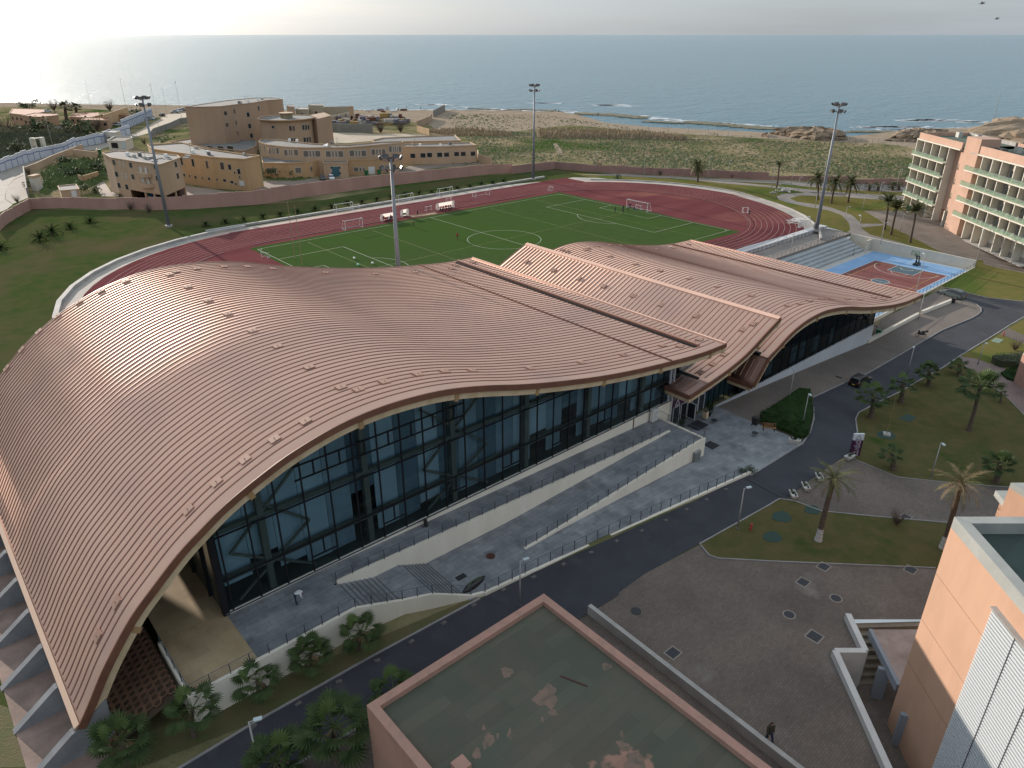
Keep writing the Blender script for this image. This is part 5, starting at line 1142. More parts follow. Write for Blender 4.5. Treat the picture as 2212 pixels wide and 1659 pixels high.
bwall([(1106, 376), (1150, 370), (1201, 364.6), (1268.5, 371), (1406, 377), (1659, 388), (1846, 396.5), (1965, 401)], [2.9, 2.7, 2.6, 2.5, 2.4, 2.4, 2.4, 2.4], 'pink boundary wall with pilasters along the scrub field', m=mat('pink_wall_far', (.32, .19, .165), .9, (.25, .15, .13), .25), step=7)
tag(strip([(x, 191.2 + max(0, 70 - x) * -.02) for x in range(62, 190, 8)], .9, 0, hgt=.55).build('kerb_wall', mat('pale_kerb', (.40, .385, .36), .85, (.30, .29, .275), .3)), 'long pale concrete kerb wall between track and sloping lawn', 'wall')
arcL = [(71.6 + 54.3 * math.cos(a), 135 + 54.3 * math.sin(a)) for a in [math.pi * (.5 + .055 * i) for i in range(0, 12)]]
tag(strip(arcL, .9, 0, hgt=.7).build('kerb_wall', MATS['pale_kerb']), 'curved pale kerb wall round the left bend of the track', 'wall')
arcR = [(156 + 54.8 * math.cos(a), 135 + 54.8 * math.sin(a)) for a in [math.pi * (.28 - .045 * i) for i in range(0, 15)]]
tag(strip(arcR, .5, 0, hgt=.35).build('kerb_wall', MATS['pale_kerb']), 'curved pale kerb round the right bend of the track', 'wall')

# ------------------------------------------------------------------ beige school-like buildings
BEIGE = mat('beige_render', (.46, .325, .215), .9, (.38, .265, .17), .12, lo=.35, hi=.7, stretch=(1, 1, .3))
YELL = mat('ochre_render', (.47, .31, .165), .9, (.40, .26, .14), .12, stretch=(1, 1, .3))
BROWNR = mat('brown_render', (.38, .265, .18), .9, (.32, .22, .15), .12, stretch=(1, 1, .3))
FLAT = mat('flat_roof_grey', (.17, .168, .162), .9, (.12, .118, .115), .2, lo=.4, hi=.7, bump=.02)
WFR = mat('window_frame_pale', (.42, .40, .36), .7)
def world_poly(pts, z): return [px(u, v, z) for u, v in pts]
def block(t, roof, z, m, name='wall', zb=0.0, par=.45, rm=None, curve=False):
    """walls under a roof outline given by its seen corners, with parapet and sunk roof"""
    P = world_poly(roof, z); o0 = t.location; L = [(p.x - o0.x, p.y - o0.y) for p in P]
    wall_ = MB().prism(L, zb, z - par).build(name, m, t)
    cx = sum(p[0] for p in L) / len(L); cy = sum(p[1] for p in L) / len(L)
    rim = MB(); n = len(L)
    for i in range(n):
        a, b = Vector(L[i]), Vector(L[(i + 1) % n]); 
        if (b - a).length < .05: continue
        rim.bar((*a, z - par / 2), (*b, z - par / 2), .3, par)
    rim.build('parapet', m, t); MB().prism(L, z - par - .02, z - par + .03).build('roof', rm or FLAT, t)
    return P
def win(t, face, u, v, w_, h_, m=None, fr=None, proud=.05):
    a, b = face; q = onwall(u, v, a, b); d = Vector((b[0] - a[0], b[1] - a[1], 0)).normalized(); n = Vector((-d.y, d.x, 0))
    if n.dot(q) > 0: n = -n
    q = Vector((q.x, q.y, q.z)) - t.location
    def bx(w0, h0, p0, mm, nm, par, off=0):
        mb = MB(); c = q + n * off
        vs = [c + d * sx * w0 / 2 + Vector((0, 0, sz * h0 / 2)) + n * sp for sp in (-.05, p0) for sx, sz in ((-1, -1), (1, -1), (1, 1), (-1, 1))]
        mb.add(vs, [[0, 1, 2, 3], [7, 6, 5, 4], [0, 4, 5, 1], [1, 5, 6, 2], [2, 6, 7, 3], [3, 7, 4, 0]]); return mb.build(nm, mm, par)
    f = bx(w_ + .24, h_ + .24, proud, fr or WFR, 'window', t); bx(w_, h_, proud + .03, m or PANE, 'pane', f)
def wins(t, face, lst, w_, h_, **k):
    for u, v in lst: win(t, face, u, v, w_, h_, **k)
def g(f, *l): return [f(x, y) for x, y in l]
# block with three storeys and balconies
A = px(*g1(965, 1000)); t = thing('apartment_block', (A.x, A.y, 0), 'worn beige three-storey block with balconies and an open corner, nearest the road bend', 'building')
P = block(t, g(g1, (885, 660), (960, 700), (1180, 735), (1380, 760), (1555, 700), (1530, 680), (1200, 650), (1010, 640)), 12.1, BEIGE, zb=3.1, par=.3)
L = [Vector((p.x, p.y, 0)) - t.location for p in P]
MB().prism([tuple(l[:2]) for l in (L[0], L[1], (L[1] + L[2]) / 2, L[6], L[7])], 0, 3.1).build('wall', BEIGE, t)
for k in ((L[2] + L[3]) / 2, L[2] * .9 + L[3] * .1, L[3], (L[3] + L[4]) / 2, L[4], L[5]): MB().tube((k.x * .97 + L[6].x * .03, k.y * .97 + L[6].y * .03, 0), (k.x * .97 + L[6].x * .03, k.y * .97 + L[6].y * .03, 3.2), .35, n=8).build('pillar', BEIGE, t)
MB().prism([tuple(l[:2]) for l in (L[6] * .6 + L[2] * .4, L[5] * .7 + L[3] * .3, L[5], L[6])], 0, 3.1).build('dark_recess_wall', mat('recess_brown', (.09, .055, .04), .9), t)
F1 = (P[1], P[2]); F2 = (P[2], P[3]); F3 = (P[3], P[4])
wins(t, F1, g(g1, (985, 745), (1130, 768), (1008, 845), (1150, 870), (1030, 943), (1097, 957)), 1.5, 1.5)
wins(t, F2, g(g1, (1340, 780), (1360, 882)), 1.2, 1.4)
wins(t, F3, g(g1, (1518, 762), (1535, 862)), 1.3, 1.6)
wins(t, F1, g(g1, (1037, 755), (1070, 762), (1060, 860), (1092, 866)), 1.0, 1.6, m=mat('shutter_beige', (.42, .35, .27), .8))
for z in (5.9, 8.9):
    c = (L[2] * .75 + L[3] * .25); dd = (L[3] - L[1]).normalized(); nn = Vector((dd.y, -dd.x, 0)); nn = nn if nn.dot(P[2]) < 0 else -nn
    MB().prism([tuple((c - dd * 3.2)[:2]), tuple((c + dd * 3.2)[:2]), tuple((c + dd * 2 + nn * 1.5)[:2]), tuple((c - dd * 2 + nn * 1.5)[:2])], z - .9, z + .1).build('balcony', BEIGE, t)
    for k in (-1.4, 1.2):
        q = c + dd * k + nn * .12; MB().obox((q.x, q.y, z), 1.3, .1, 1.7, math.atan2(dd.y, dd.x)).build('shutter', mat('shutter_pale', (.5, .48, .44), .8), t)
MB().obox((L[3].x * .5 + L[6].x * .5, L[3].y * .5 + L[6].y * .5, 11.85), 3, 1.2, .5, .4).build('roof_rubble', CONC, t)
for i in range(12): a = L[4].lerp(L[5], .1) + Vector((random.uniform(-9, 3), random.uniform(-3, 3), 11.8)); MB().obox(a, random.uniform(.5, 2), random.uniform(.3, .9), random.uniform(.2, .5), random.uniform(0, 3)).build('roof_rubble', CONC, t)
# long ochre block
A = px(*g1(2140, 990)); t = thing('ochre_building', (A.x, A.y, 0), 'long curving ochre two-storey block with flat gravel roof behind the worn beige block', 'building')
P = block(t, g(g1, (1272, 590), (1320, 625), (1560, 660), (1830, 695), (2110, 712)) + [g2(0, 690), g2(30, 682)] + g(g1, (2060, 665), (1760, 620), (1570, 570)), 10.2, YELL)
FS = [(P[i], P[i + 1]) for i in range(len(P) - 1)]
wins(t, FS[2], g(g1, (1570, 735), (1668, 748), (1790, 765)), 1.1, 2.4); wins(t, FS[3], g(g1, (1920, 775)), 1.4, 2.2); wins(t, FS[3], g(g1, (1985, 785), (2065, 823)), 1.1, 1.6)
wins(t, FS[2], g(g1, (1592, 853), (1690, 872), (1808, 885)), 1.1, .9); wins(t, FS[3], g(g1, (1942, 900), (2005, 915)), 1.1, .8)
wins(t, FS[2], g(g1, (1640, 862), (1748, 880)), .5, .8); wins(t, FS[3], g(g1, (1876, 893), (2027, 833), (2073, 873), (2040, 932)), .5, .7)
win(t, FS[3], *g1(2090, 925), 1.8, 1.5, m=mat('notice_white', (.55, .55, .53), .8))
a = (P[4] - t.location); 
# four-storey brown block
A = px(430, 330); t = thing('brown_block', (A.x, A.y, 0), 'tall plain brown four-storey block nearest the sea, left of the round tower', 'building')
zt = 19.5
P = block(t, g(g1, (1595, 262), (1760, 262), (1905, 258), (2050, 240), (2150, 232), (2212, 222)) + g(g2, (100, 205), (230, 198), (150, 185), (0, 185)) + g(g1, (1960, 208)), zt, BROWNR, par=.25)
FS = [(P[i], P[i + 1]) for i in range(len(P) - 1)]
wins(t, FS[2], g(g1, (1948, 320), (1962, 420)), 1.8, 1.6); wins(t, FS[2], g(g1, (2025, 305), (2040, 402), (2052, 492)), 1.0, 1.8)
wins(t, FS[3], g(g1, (2143, 332), (2157, 430), (2172, 513)), 1.3, 1.8); wins(t, FS[5], g(g2, (22, 277), (122, 270), (173, 265)), 1.4, 1.9)
# lower wing in front of it
A = px(460, 330); t = thing('low_wing', (A.x, A.y, 0), 'low brown wing with a grey roof in front of the tall brown block', 'building')
P = block(t, g(g1, (1480, 560), (1770, 515), (2040, 512), (2090, 540), (2050, 560), (1640, 580)), 5.5, BROWNR)
P2_ = block(t, g(g1, (1640, 575), (1790, 610), (2110, 640)) + g(g1, (2212, 600), (2212, 545), (2090, 540)), 5.2, BROWNR, 'wing_wall')
wins(t, (P2_[1], P2_[2]), g(g1, (1820, 626), (1908, 628), (1992, 627)), 3.2, 2.0)
# round tower
A = px(620, 300); zr_ = 14.5; c = px(*g2(265, 362), zr_); t = thing('round_tower_building', (c.x, c.y, 0), 'round brown three-storey building with a disc-shaped roof and lantern', 'building')
e = px(*g2(10, 370), zr_); r_ = (e - c).length * .97
mb = MB(); mb.tube((0, 0, 0), (0, 0, zr_ - .8), r_ * .93, n=36); mb.build('wall', BROWNR, t, smooth=False); MB().tube((0, 0, zr_ - .8), (0, 0, zr_), r_ * .93, r_ * 1.04, n=36).build('cornice', BEIGE, t)
MB().tube((0, 0, zr_), (0, 0, zr_ + .04), r_ * .98, n=36).build('roof', FLAT, t); MB().path([(r_ * 1.01 * math.cos(a), r_ * 1.01 * math.sin(a), zr_ + .2) for a in [i * math.pi / 18 for i in range(37)]], .22, 4).build('parapet', BEIGE, t)
MB().tube((0, 0, zr_), (0, 0, zr_ + 1.9), r_ * .22, n=10).build('lantern', mat('lantern_screen', (.34, .27, .17), .9, (.16, .12, .07), 2.5), t); MB().tube((0, 0, zr_ + 1.9), (0, 0, zr_ + 2.2), r_ * .27, n=10).build('lantern_roof', BEIGE, t)
def rwin(u, v, w_, h_):
    d = ray(u, v); o_ = Vector((0, 0, CAMH)) - t.location; a_ = d.x ** 2 + d.y ** 2; b_ = o_.x * d.x + o_.y * d.y; c_ = o_.x ** 2 + o_.y ** 2 - (r_ * .93) ** 2; D = b_ * b_ - a_ * c_
    if D < 0: return
    q = o_ + d * ((-b_ - math.sqrt(D)) / a_); an = math.atan2(q.y, q.x); f = MB().obox((q.x, q.y, q.z - h_ / 2 - .1), .12, w_ + .2, h_ + .2, an).build('window', WFR, t); MB().obox((q.x, q.y, q.z - h_ / 2), .2, w_, h_, an).build('pane', PANE, f)
for x, y in ((148, 438), (297, 450), (325, 450), (408, 443), (432, 441), (453, 440), (308, 557), (340, 557), (420, 551), (444, 548), (466, 546)): rwin(*g2(x, y), 1.0 if x > 200 else 1.2, 1.9 if x > 200 else .9)
P = world_poly(g(g2, (500, 345), (520, 372), (650, 338), (600, 330)), 14.2); L = [(p.x - c.x, p.y - c.y) for p in P]; MB().prism([L[1], L[2], (L[2][0] + 4, L[2][1] + 14), (L[1][0], L[1][1] + 14)], 0, 14.2).build('side_block', BROWNR, t)
# long two-storey building with many windows
A = px(*g2(500, 870)); t = thing('school_building', (A.x, A.y, 0), 'long curved tan two-storey building with grouped white windows, in the middle of the group', 'building')
P = block(t, g(g2, (20, 562), (110, 590), (250, 606), (420, 614), (580, 612), (770, 612), (950, 598), (1100, 585), (1265, 572), (1265, 560), (1060, 565), (780, 590), (480, 580), (200, 548), (45, 540)), 9.8, BEIGE)
FS = [(P[i], P[i + 1]) for i in range(len(P) - 1)]
WW = dict(m=mat('curtained_pane', (.13, .12, .105), .3), fr=mat('white_frame', (.55, .52, .47), .7))
def grp(face, xs, y, ws, h_): 
    for x, w_ in zip(xs, ws): win(t, face, *g2(x, y), w_ * .62, h_ * .85, **WW)
grp(FS[0], (40, 77), 625, (.9, 1.2), 2.4); grp(FS[1], (122, 147, 162, 188), 645, (1.3, .6, .6, 2.0), 2.3); grp(FS[2], (258, 290, 309, 347), 660, (2.2, .7, .7, 2.6), 2.3)
grp(FS[3], (432, 469, 496, 534), 670, (2.8, .9, .9, 2.8), 2.3); grp(FS[4], (625, 665, 693, 733), 672, (2.8, .9, .9, 2.8), 2.3); grp(FS[5], (828, 866, 892, 930), 666, (2.8, .9, .9, 2.8), 2.3)
grp(FS[6], (1013, 1045, 1072, 1103), 655, (2.2, .9, .9, 2.2), 2.3); grp(FS[7], (1160, 1187, 1205, 1220, 1243), 630, (1.8, .6, .6, .6, 1.4), 2.3)
P = block(t, g(g2, (45, 690), (60, 745), (270, 748), (485, 735), (590, 712), (420, 705), (200, 692)), 5.4, YELL, 'front_wing')
grp((P[1], P[2]), (105, 128, 148, 168), 818, (1.6, .8, .8, .8), 2.2); win(t, (P[2], P[3]), *g2(365, 812), 2.0, 1.8, **WW); win(t, (P[3], P[4]), *g2(480, 800), .5, 1.6)
P = block(t, g(g2, (580, 745), (790, 745), (790, 715), (590, 700)), 5.3, BEIGE, 'entrance_wall'); FE = (P[0], P[1])
win(t, FE, *g2(690, 825), 2.6, 3.4, m=mat('teal_door', (.03, .10, .13), .5)); wins(t, FE, g(g2, (652, 790), (722, 790), (657, 840), (726, 838)), .6, .7)
P = block(t, g(g2, (785, 722), (1040, 712), (1235, 690), (1235, 675), (1040, 695), (790, 705)), 5.4, YELL, 'front_wing')
grp((P[0], P[1]), (865, 903, 932), 805, (2.6, 1.2, 1.0), 1.7); win(t, (P[0], P[1]), *g2(1000, 822), 2.2, 3.2, m=mat('white_door', (.62, .62, .6), .5)); grp((P[1], P[2]), (1088, 1122, 1140, 1185), 785, (1.8, .8, .8, 1.6), 1.9)
MB().prism([tuple((px(*g2(580, 612), 9.8) - t.location)[:2]), tuple((px(*g2(620, 612), 9.8) - t.location)[:2]), tuple((px(*g2(620, 590), 9.8) - t.location)[:2])], 9.6, 10.3).build('white_coping', WHITEP, t)
A = px(*g2(1330, 770)); t = thing('long_low_building', (A.x, A.y, 0), 'long low tan building with a row of square dark windows behind the pink wall', 'building')
P = block(t, g(g2, (1265, 606), (1600, 604), (1905, 592), (1845, 568), (1265, 585)), 6.8, BEIGE); FF = (P[0], P[2])
wins(t, (P[0], P[1]), g(g2, (1355, 687), (1443, 684), (1500, 681), (1587, 679)), 1.9, 1.6); wins(t, (P[1], P[2]), g(g2, (1647, 677), (1733, 671), (1790, 670), (1875, 668)), 1.9, 1.6)
for x in (1390, 1445, 1500, 1548, 1592, 1645, 1690, 1735): win(t, (P[0], P[2]), *g2(x, 752 - (x - 1390) * .04), 2.0, .5)
A = px(*g2(1400, 560)); t = thing('rear_building', (A.x, A.y, 0), 'narrow flat-roofed tan building just behind the row of square windows', 'building')
block(t, g(g2, (1000, 550), (1030, 565), (1770, 553), (1715, 505), (1100, 530)), 5.6, BEIGE)
for nm_ in ('ochre_building', 'brown_block', 'school_building', 'long_low_building', 'apartment_block', 'low_wing'):
    t_ = bpy.data.objects[nm_]; rf = [c for c in t_.children if c.name.startswith('roof') and 'rubble' not in c.name][0]; vs_ = [v.co.copy() for v in rf.data.vertices]; zt_ = max(v.z for v in vs_); c_ = sum(vs_, Vector()) / len(vs_); rn_ = random.Random(len(nm_))
    for k in range(7):
        q = c_.lerp(vs_[rn_.randrange(len(vs_))], rn_.uniform(.1, .75)); q.z = zt_
        if k % 3 == 0: MB().tube(q, q + Vector((0, 0, 1.1)), .55, n=10).build('water_tank', WHITEP if k else STEEL, t_)
        elif k % 3 == 1: MB().obox(q, 1.1, .5, .8, rn_.uniform(0, 3)).build('air_conditioner_unit', WFR, t_)
        else: MB().tube(q, q + Vector((0, 0, 2.6)), .05, n=5).bar(q + Vector((-.6, 0, 2.3)), q + Vector((.6, 0, 2.3)), .04, .04).build('aerial', STEEL, t_)
# small buildings
A = px(*g1(940, 640)); t = thing('white_gatehouse', (A.x, A.y, 0), 'small white flat-roofed gatehouse by the road, above the beige blocks', 'house')
P = block(t, g(g1, (925, 552), (1065, 556), (1140, 528), (1130, 517), (990, 517)), 4.4, OFFW, par=.5, rm=mat('dark_roof', (.06, .055, .05), .9)); wins(t, (P[0], P[1]), g(g1, (975, 597), (993, 598), (1008, 599)), 1.4, 2.2); win(t, (P[0], P[1]), *g1(1072, 597), 1.6, 2.6, m=mat('pale_blue_door', (.45, .5, .52), .7))
A = px(*g1(535, 1030)); t = thing('kiosk', (A.x, A.y, 0), 'small tan hut with a flat white-rimmed roof behind the pink wall', 'hut')
P = block(t, g(g1, (500, 945), (520, 985), (682, 972), (655, 930)), 3.3, BEIGE, par=.3); win(t, (P[1], P[2]), *g1(640, 1014), 1.3, 1.9, m=MATS['white_door'])
o = MB().obox((0, 0, 0), 1, 1, 1)
A = px(*g1(330, 985)); t = thing('gate_pillar', (A.x, A.y, 0), 'old white and tan gate pillar with a dark red door beside the bend', 'gate pillar'); MB().obox((0, 0, 0), 3.4, 1.6, 4.2, .8).build('body', OFFW, t); MB().obox((0, 0, 4.2), 3.8, 2.0, .7, .8).build('cap', BEIGE, t); MB().obox((-.1, -.75, 0), 2.0, .3, 3.6, .8).build('door', mat('rust_door', (.13, .04, .03), .8), t)
A = px(*g1(300, 625)); t = thing('pillar_ruin', (A.x, A.y, 0), 'pair of white pillars standing in the dark scrub behind the blue-striped wall', 'gate pillar'); MB().obox((0, 0, 0), 2.2, 1.2, 4.6, .6).build('left_pillar', OFFW, t); MB().obox((3.6, -1, 0), 1.8, 1.2, 4.6, .6).build('right_pillar', OFFW, t); MB().obox((2, -.5, 4.1), 5, 1.2, .4, .6).build('beam', OFFW, t)
FARW = mat('far_tan', (.40, .25, .15), .9, (.32, .20, .125), .1); REDR = mat('clay_roof', (.36, .18, .115), .9, (.28, .14, .09), .15); 
def farhouse(roof, z, label, m=FARW, rm=REDR, gable=False, zb=0):
    A = px(*roof[0]); t = thing('far_house', (A.x, A.y, 0), label, 'house', 'houses by the beach at the far left')
    P = block(t, roof, z, m, par=.3, rm=rm); a, b = P[0], P[1]; n = 4
    for i in range(n):
        q = a.lerp(b, (i + .5) / n); d = (b - a).normalized(); MB().obox(Vector((q.x, q.y, z * .45)) - t.location, 1.5, .3, 1.4, math.atan2(d.y, d.x)).build('window', PANE, t)
farhouse(g(g1, (80, 318), (230, 335), (385, 305), (370, 282), (110, 275)), 6, 'wide tan house with a clay roof at the far left')
farhouse(g(g1, (190, 340), (340, 350), (500, 335), (480, 322), (300, 315)), 7, 'tan two-storey house with dark openings in front of the clay roof')
farhouse(g(g1, (600, 350), (780, 355), (860, 335), (840, 310), (640, 315)), 5, 'low house with a reddish roof right of the two tall palms')
farhouse(g(g1, (700, 375), (930, 380), (950, 360), (740, 355)), 5, 'low brown house with pale windows in front of the reddish roof')
farhouse(g(g1, (870, 330), (1090, 333), (1115, 323), (880, 320)), 4.5, 'long low shed with a pale flat roof near the beach')
tag(strip([px(*g1(915, 452)), px(*g1(1115, 375))], .5, 0, hgt=7).build('ochre_wall', YELL), 'tall sunlit ochre wall running towards the beach', 'wall')
def bluewall():
    base = g(g1, (-40, 845), (0, 830), (110, 790), (250, 742), (350, 712), (460, 690), (560, 668), (700, 612), (880, 580), (1000, 535), (1130, 505)); P = [px(*b) for b in base]
    t = thing('striped_wall', (P[0].x, P[0].y, 0), 'white stepped wall with blue trim along the curving road at the left', 'wall'); o0 = P[0].copy(); o0.z = 0
    wm = mat('blue_white_wall', (.50, .54, .60), .8, (.42, .46, .52), .1); bm = mat('blue_trim', (.05, .09, .25), .7); a_ = MB(); b_ = MB()
    for i in range(len(P) - 1):
        n = max(1, round((P[i + 1] - P[i]).length / 5))
        for k in range(n):
            p, q = P[i].lerp(P[i + 1], k / n) - o0, P[i].lerp(P[i + 1], (k + 1) / n) - o0; p.z = q.z = 0; h = 4.2 + .3 * (k % 3)
            a_.bar(p + Vector((0, 0, h / 2)), q + Vector((0, 0, h / 2)), .3, h); b_.bar(p + Vector((0, 0, h * .66)), q + Vector((0, 0, h * .66)), .36, .28); b_.obox((q.x, q.y, 0), .4, .4, h * .66, 0)
    a_.build('panels', wm, t); b_.build('trim', bm, t)
    P = [px(*g1(x, y)) for x, y in ((1060, 470), (1320, 352))]; t = thing('striped_wall', (P[0].x, P[0].y, 0), 'white wall with blue trim ending at the parked cars near the beach', 'wall'); o0 = P[0]; a_ = MB(); b_ = MB(); n = 22
    for k in range(n):
        p, q = P[0].lerp(P[1], k / n) - o0, P[0].lerp(P[1], (k + 1) / n) - o0; a_.bar(p + Vector((0, 0, 2.7)), q + Vector((0, 0, 2.7)), .3, 5.4); b_.bar(p + Vector((0, 0, 3.7)), q + Vector((0, 0, 3.7)), .4, .35); b_.obox((q.x, q.y, 0), .45, .45, 3.6, 0)
    a_.build('panels', wm, t); b_.build('trim', bm, t)
bluewall()
drape('road', g(g1, (-60, 900), (0, 835), (110, 795), (250, 747), (350, 717), (460, 693), (560, 671), (700, 615), (880, 585), (1000, 540), (1130, 508), (1290, 440), (1330, 400), (1450, 335), (1560, 320), (1620, 330), (1620, 380), (1500, 410), (1380, 470), (1180, 520), (1000, 590), (880, 630), (700, 650), (520, 720), (330, 780), (220, 850), (120, 890), (60, 960), (40, 1060), (110, 1110), (60, 1150), (-60, 1200)), .03, OLDASPH)
drape('sandy_lot', g(g1, (60, 960), (120, 895), (215, 855), (235, 950), (245, 1050), (110, 1105), (45, 1060)), .035, mat('dusty_lot', (.27, .235, .205), .9, (.2, .175, .15), .2))
drape('parking_lot', g(g1, (1330, 400), (1450, 330), (1620, 318), (1640, 380), (1560, 410), (1400, 470), (1250, 500), (1150, 500)), .04, SANDF)
drape('courtyard', g(g1, (830, 950), (890, 900), (960, 1000), (1500, 1060), (1600, 1050), (2100, 1010), (1990, 1000), (1590, 945), (1540, 940), (1530, 1040), (1100, 1040), (990, 1040), (880, 1040)), .04, mat('courtyard_paving', (.30, .24, .20), .9, (.23, .185, .155), .2))
drape('courtyard', g(g2, (85, 905), (290, 900), (480, 880), (560, 900), (800, 880), (1240, 860), (1240, 815), (1330, 775), (1940, 745), (1960, 755), (1500, 800), (1250, 850), (1000, 875), (600, 915), (300, 950), (0, 985), (0, 930)), .05, mat('courtyard_drive', (.22, .17, .15), .9, (.15, .13, .10), .25))
drape('pale_yard', g(g2, (650, 490), (900, 490), (1000, 500), (1300, 500), (1500, 510), (1100, 535), (1000, 560), (780, 580), (650, 575)), .05, SANDF)
drape('beach_sand', g(g2, (640, 300), (1640, 293), (1530, 350), (1380, 400), (1000, 385), (640, 410)), .045, SAND)

# ------------------------------------------------------------------ foreground: roof building, tower, walls, sunken yard
FELT = mat('felt_roof', (.078, .086, .062), .95, (.105, .090, .068), .22, extra=brick(5.5, 1.0, .012, .72), lo=.4, hi=.62, col3=(.30, .175, .125), scale3=.20, gain3=(.635, .66))
PINKC = mat('pink_coping', (.36, .20, .155), .85, (.28, .17, .13), 1.2, lo=.4, hi=.7)
def roofbuilding():
    z = 6.6; a, b, c = px(1176, 1283, z), px(790.5, 1521.7, z), px(1640, 1655, z)
    X0, X1, Y1 = b.x, a.x, (a.y + b.y) / 2; Y0 = -6
    t = thing('green_roof_building', (X0, Y1, 0), 'low pink building with a stained green felt roof in the bottom foreground', 'building'); o0 = Vector((X0, Y1, 0)); w_, d_ = X1 - X0, Y1 - Y0
    MB().box(0, w_, -d_, 0, -.5, z - .55).build('wall', SALM if False else mat('pink_render', (.38, .215, .165), .85, (.33, .185, .14), .4), t)
    MB().box(.5, w_ - .5, -d_ + .5, -.5, z - .55, z - .42).build('roof', FELT, t)
    p = MB(); p.box(0, w_, -.62, 0, z - .56, z).box(0, .62, -d_, -.62, z - .56, z).box(w_ - .62, w_, -d_, -.62, z - .56, z); p.build('parapet', PINKC, t)
    # window band on the left wall
    q = onwall(910, 1590, (X0, 0), (X0, 10)); 
    for k in range(3): 
        f = MB().box(-.06, .02, -7.2 - k * 1.5, -5.75 - k * 1.5, 1.8, 4.6).build('window', mat('pale_blind', (.30, .38, .44), .5), t); MB().box(-.09, -.05, -7.25 - k * 1.5, -7.15 - k * 1.5, 1.8, 4.6).build('frame', DARK, f)
    MB().box(-.1, .02, -5.7, -5.55, 1.6, 4.8).box(-.1, .02, -10.5, -5.6, 1.6, 1.8).box(-.1, .02, -10.5, -5.6, 4.6, 4.8).build('window_frame', mat('red_brown_frame', (.20, .08, .06), .7), t)
    rb = MB(); 
    for (u, v, l_, r_) in ((1240, 1472, 2.0, -.9), (1085, 1425, .0, 0)):
        if l_: q = px(u, v, z - .42) - o0; rb.obox((q.x, q.y, z - .42), .08, l_, .06, r_ + 1.3)
    rb.build('iron_rod', RUST, t)
    STM = mat('roof_stain', (.19, .125, .095), .95, (.105, .088, .066), 1.6, lo=.4, hi=.65); STD = mat('roof_stain_dark', (.085, .070, .058), .95, (.10, .085, .07), .8); rn = random.Random(21)
    def blob(mb, u, v, r1, r2, an, zz_):
        q = px(u, v, z - .42) - o0; n = 22; ph = [rn.uniform(0, 6.28) for _ in range(4)]
        mb.prism([(q.x + (r1 * math.cos(a) * math.cos(an) - r2 * math.sin(a) * math.sin(an)) * k_, q.y + (r1 * math.cos(a) * math.sin(an) + r2 * math.sin(a) * math.cos(an)) * k_) for a, k_ in [(i * 6.2832 / n, 1 + .16 * math.sin(3 * i * 6.2832 / n + ph[0]) + .12 * math.sin(7 * i * 6.2832 / n + ph[1]) + rn.uniform(-.08, .08)) for i in range(n)]], z - .43, zz_)
    for a in ((1180, 1505, .95, .75, .3), (1095, 1452, .45, .4, 1), (1055, 1600, .55, .35, .6), (1030, 1628, .4, .25, .9), (1045, 1572, .2, .12, .9), (1075, 1590, .25, .1, .8), (1100, 1583, .35, .1, .6), (1370, 1650, .75, .6, .4), (1310, 1440, .35, .3, 0), (1348, 1612, .3, .5, .4), (1105, 1592, .2, .08, .3), (1195, 1540, .25, .35, .2)): sm_ = MB(); blob(sm_, *a, z - .412); sm_.build('clay_stain', STM, t)
    q = px(983, 1640, z) - o0; MB().obox((q.x, q.y - .6, z - .5), .9, .9, .75, 0).build('roof_pier', PINKC, t)
    return t
roofbuilding()
A, B = px(*g8(665, 320)), px(1700, 1659); wdir = (B - A).normalized()
B = A + wdir * ((B - A).length + 12)
tag(strip([A, B], .4, 0, hgt=.95).build('garden_wall', CONC), 'straight low grey wall running beside the green-roofed building', 'wall')
for i in range(9):
    q = px(*[(1106 + (1500 + i * 40) * .25, 1244.2 + (1130 + i * 30) * .25)][0]); 
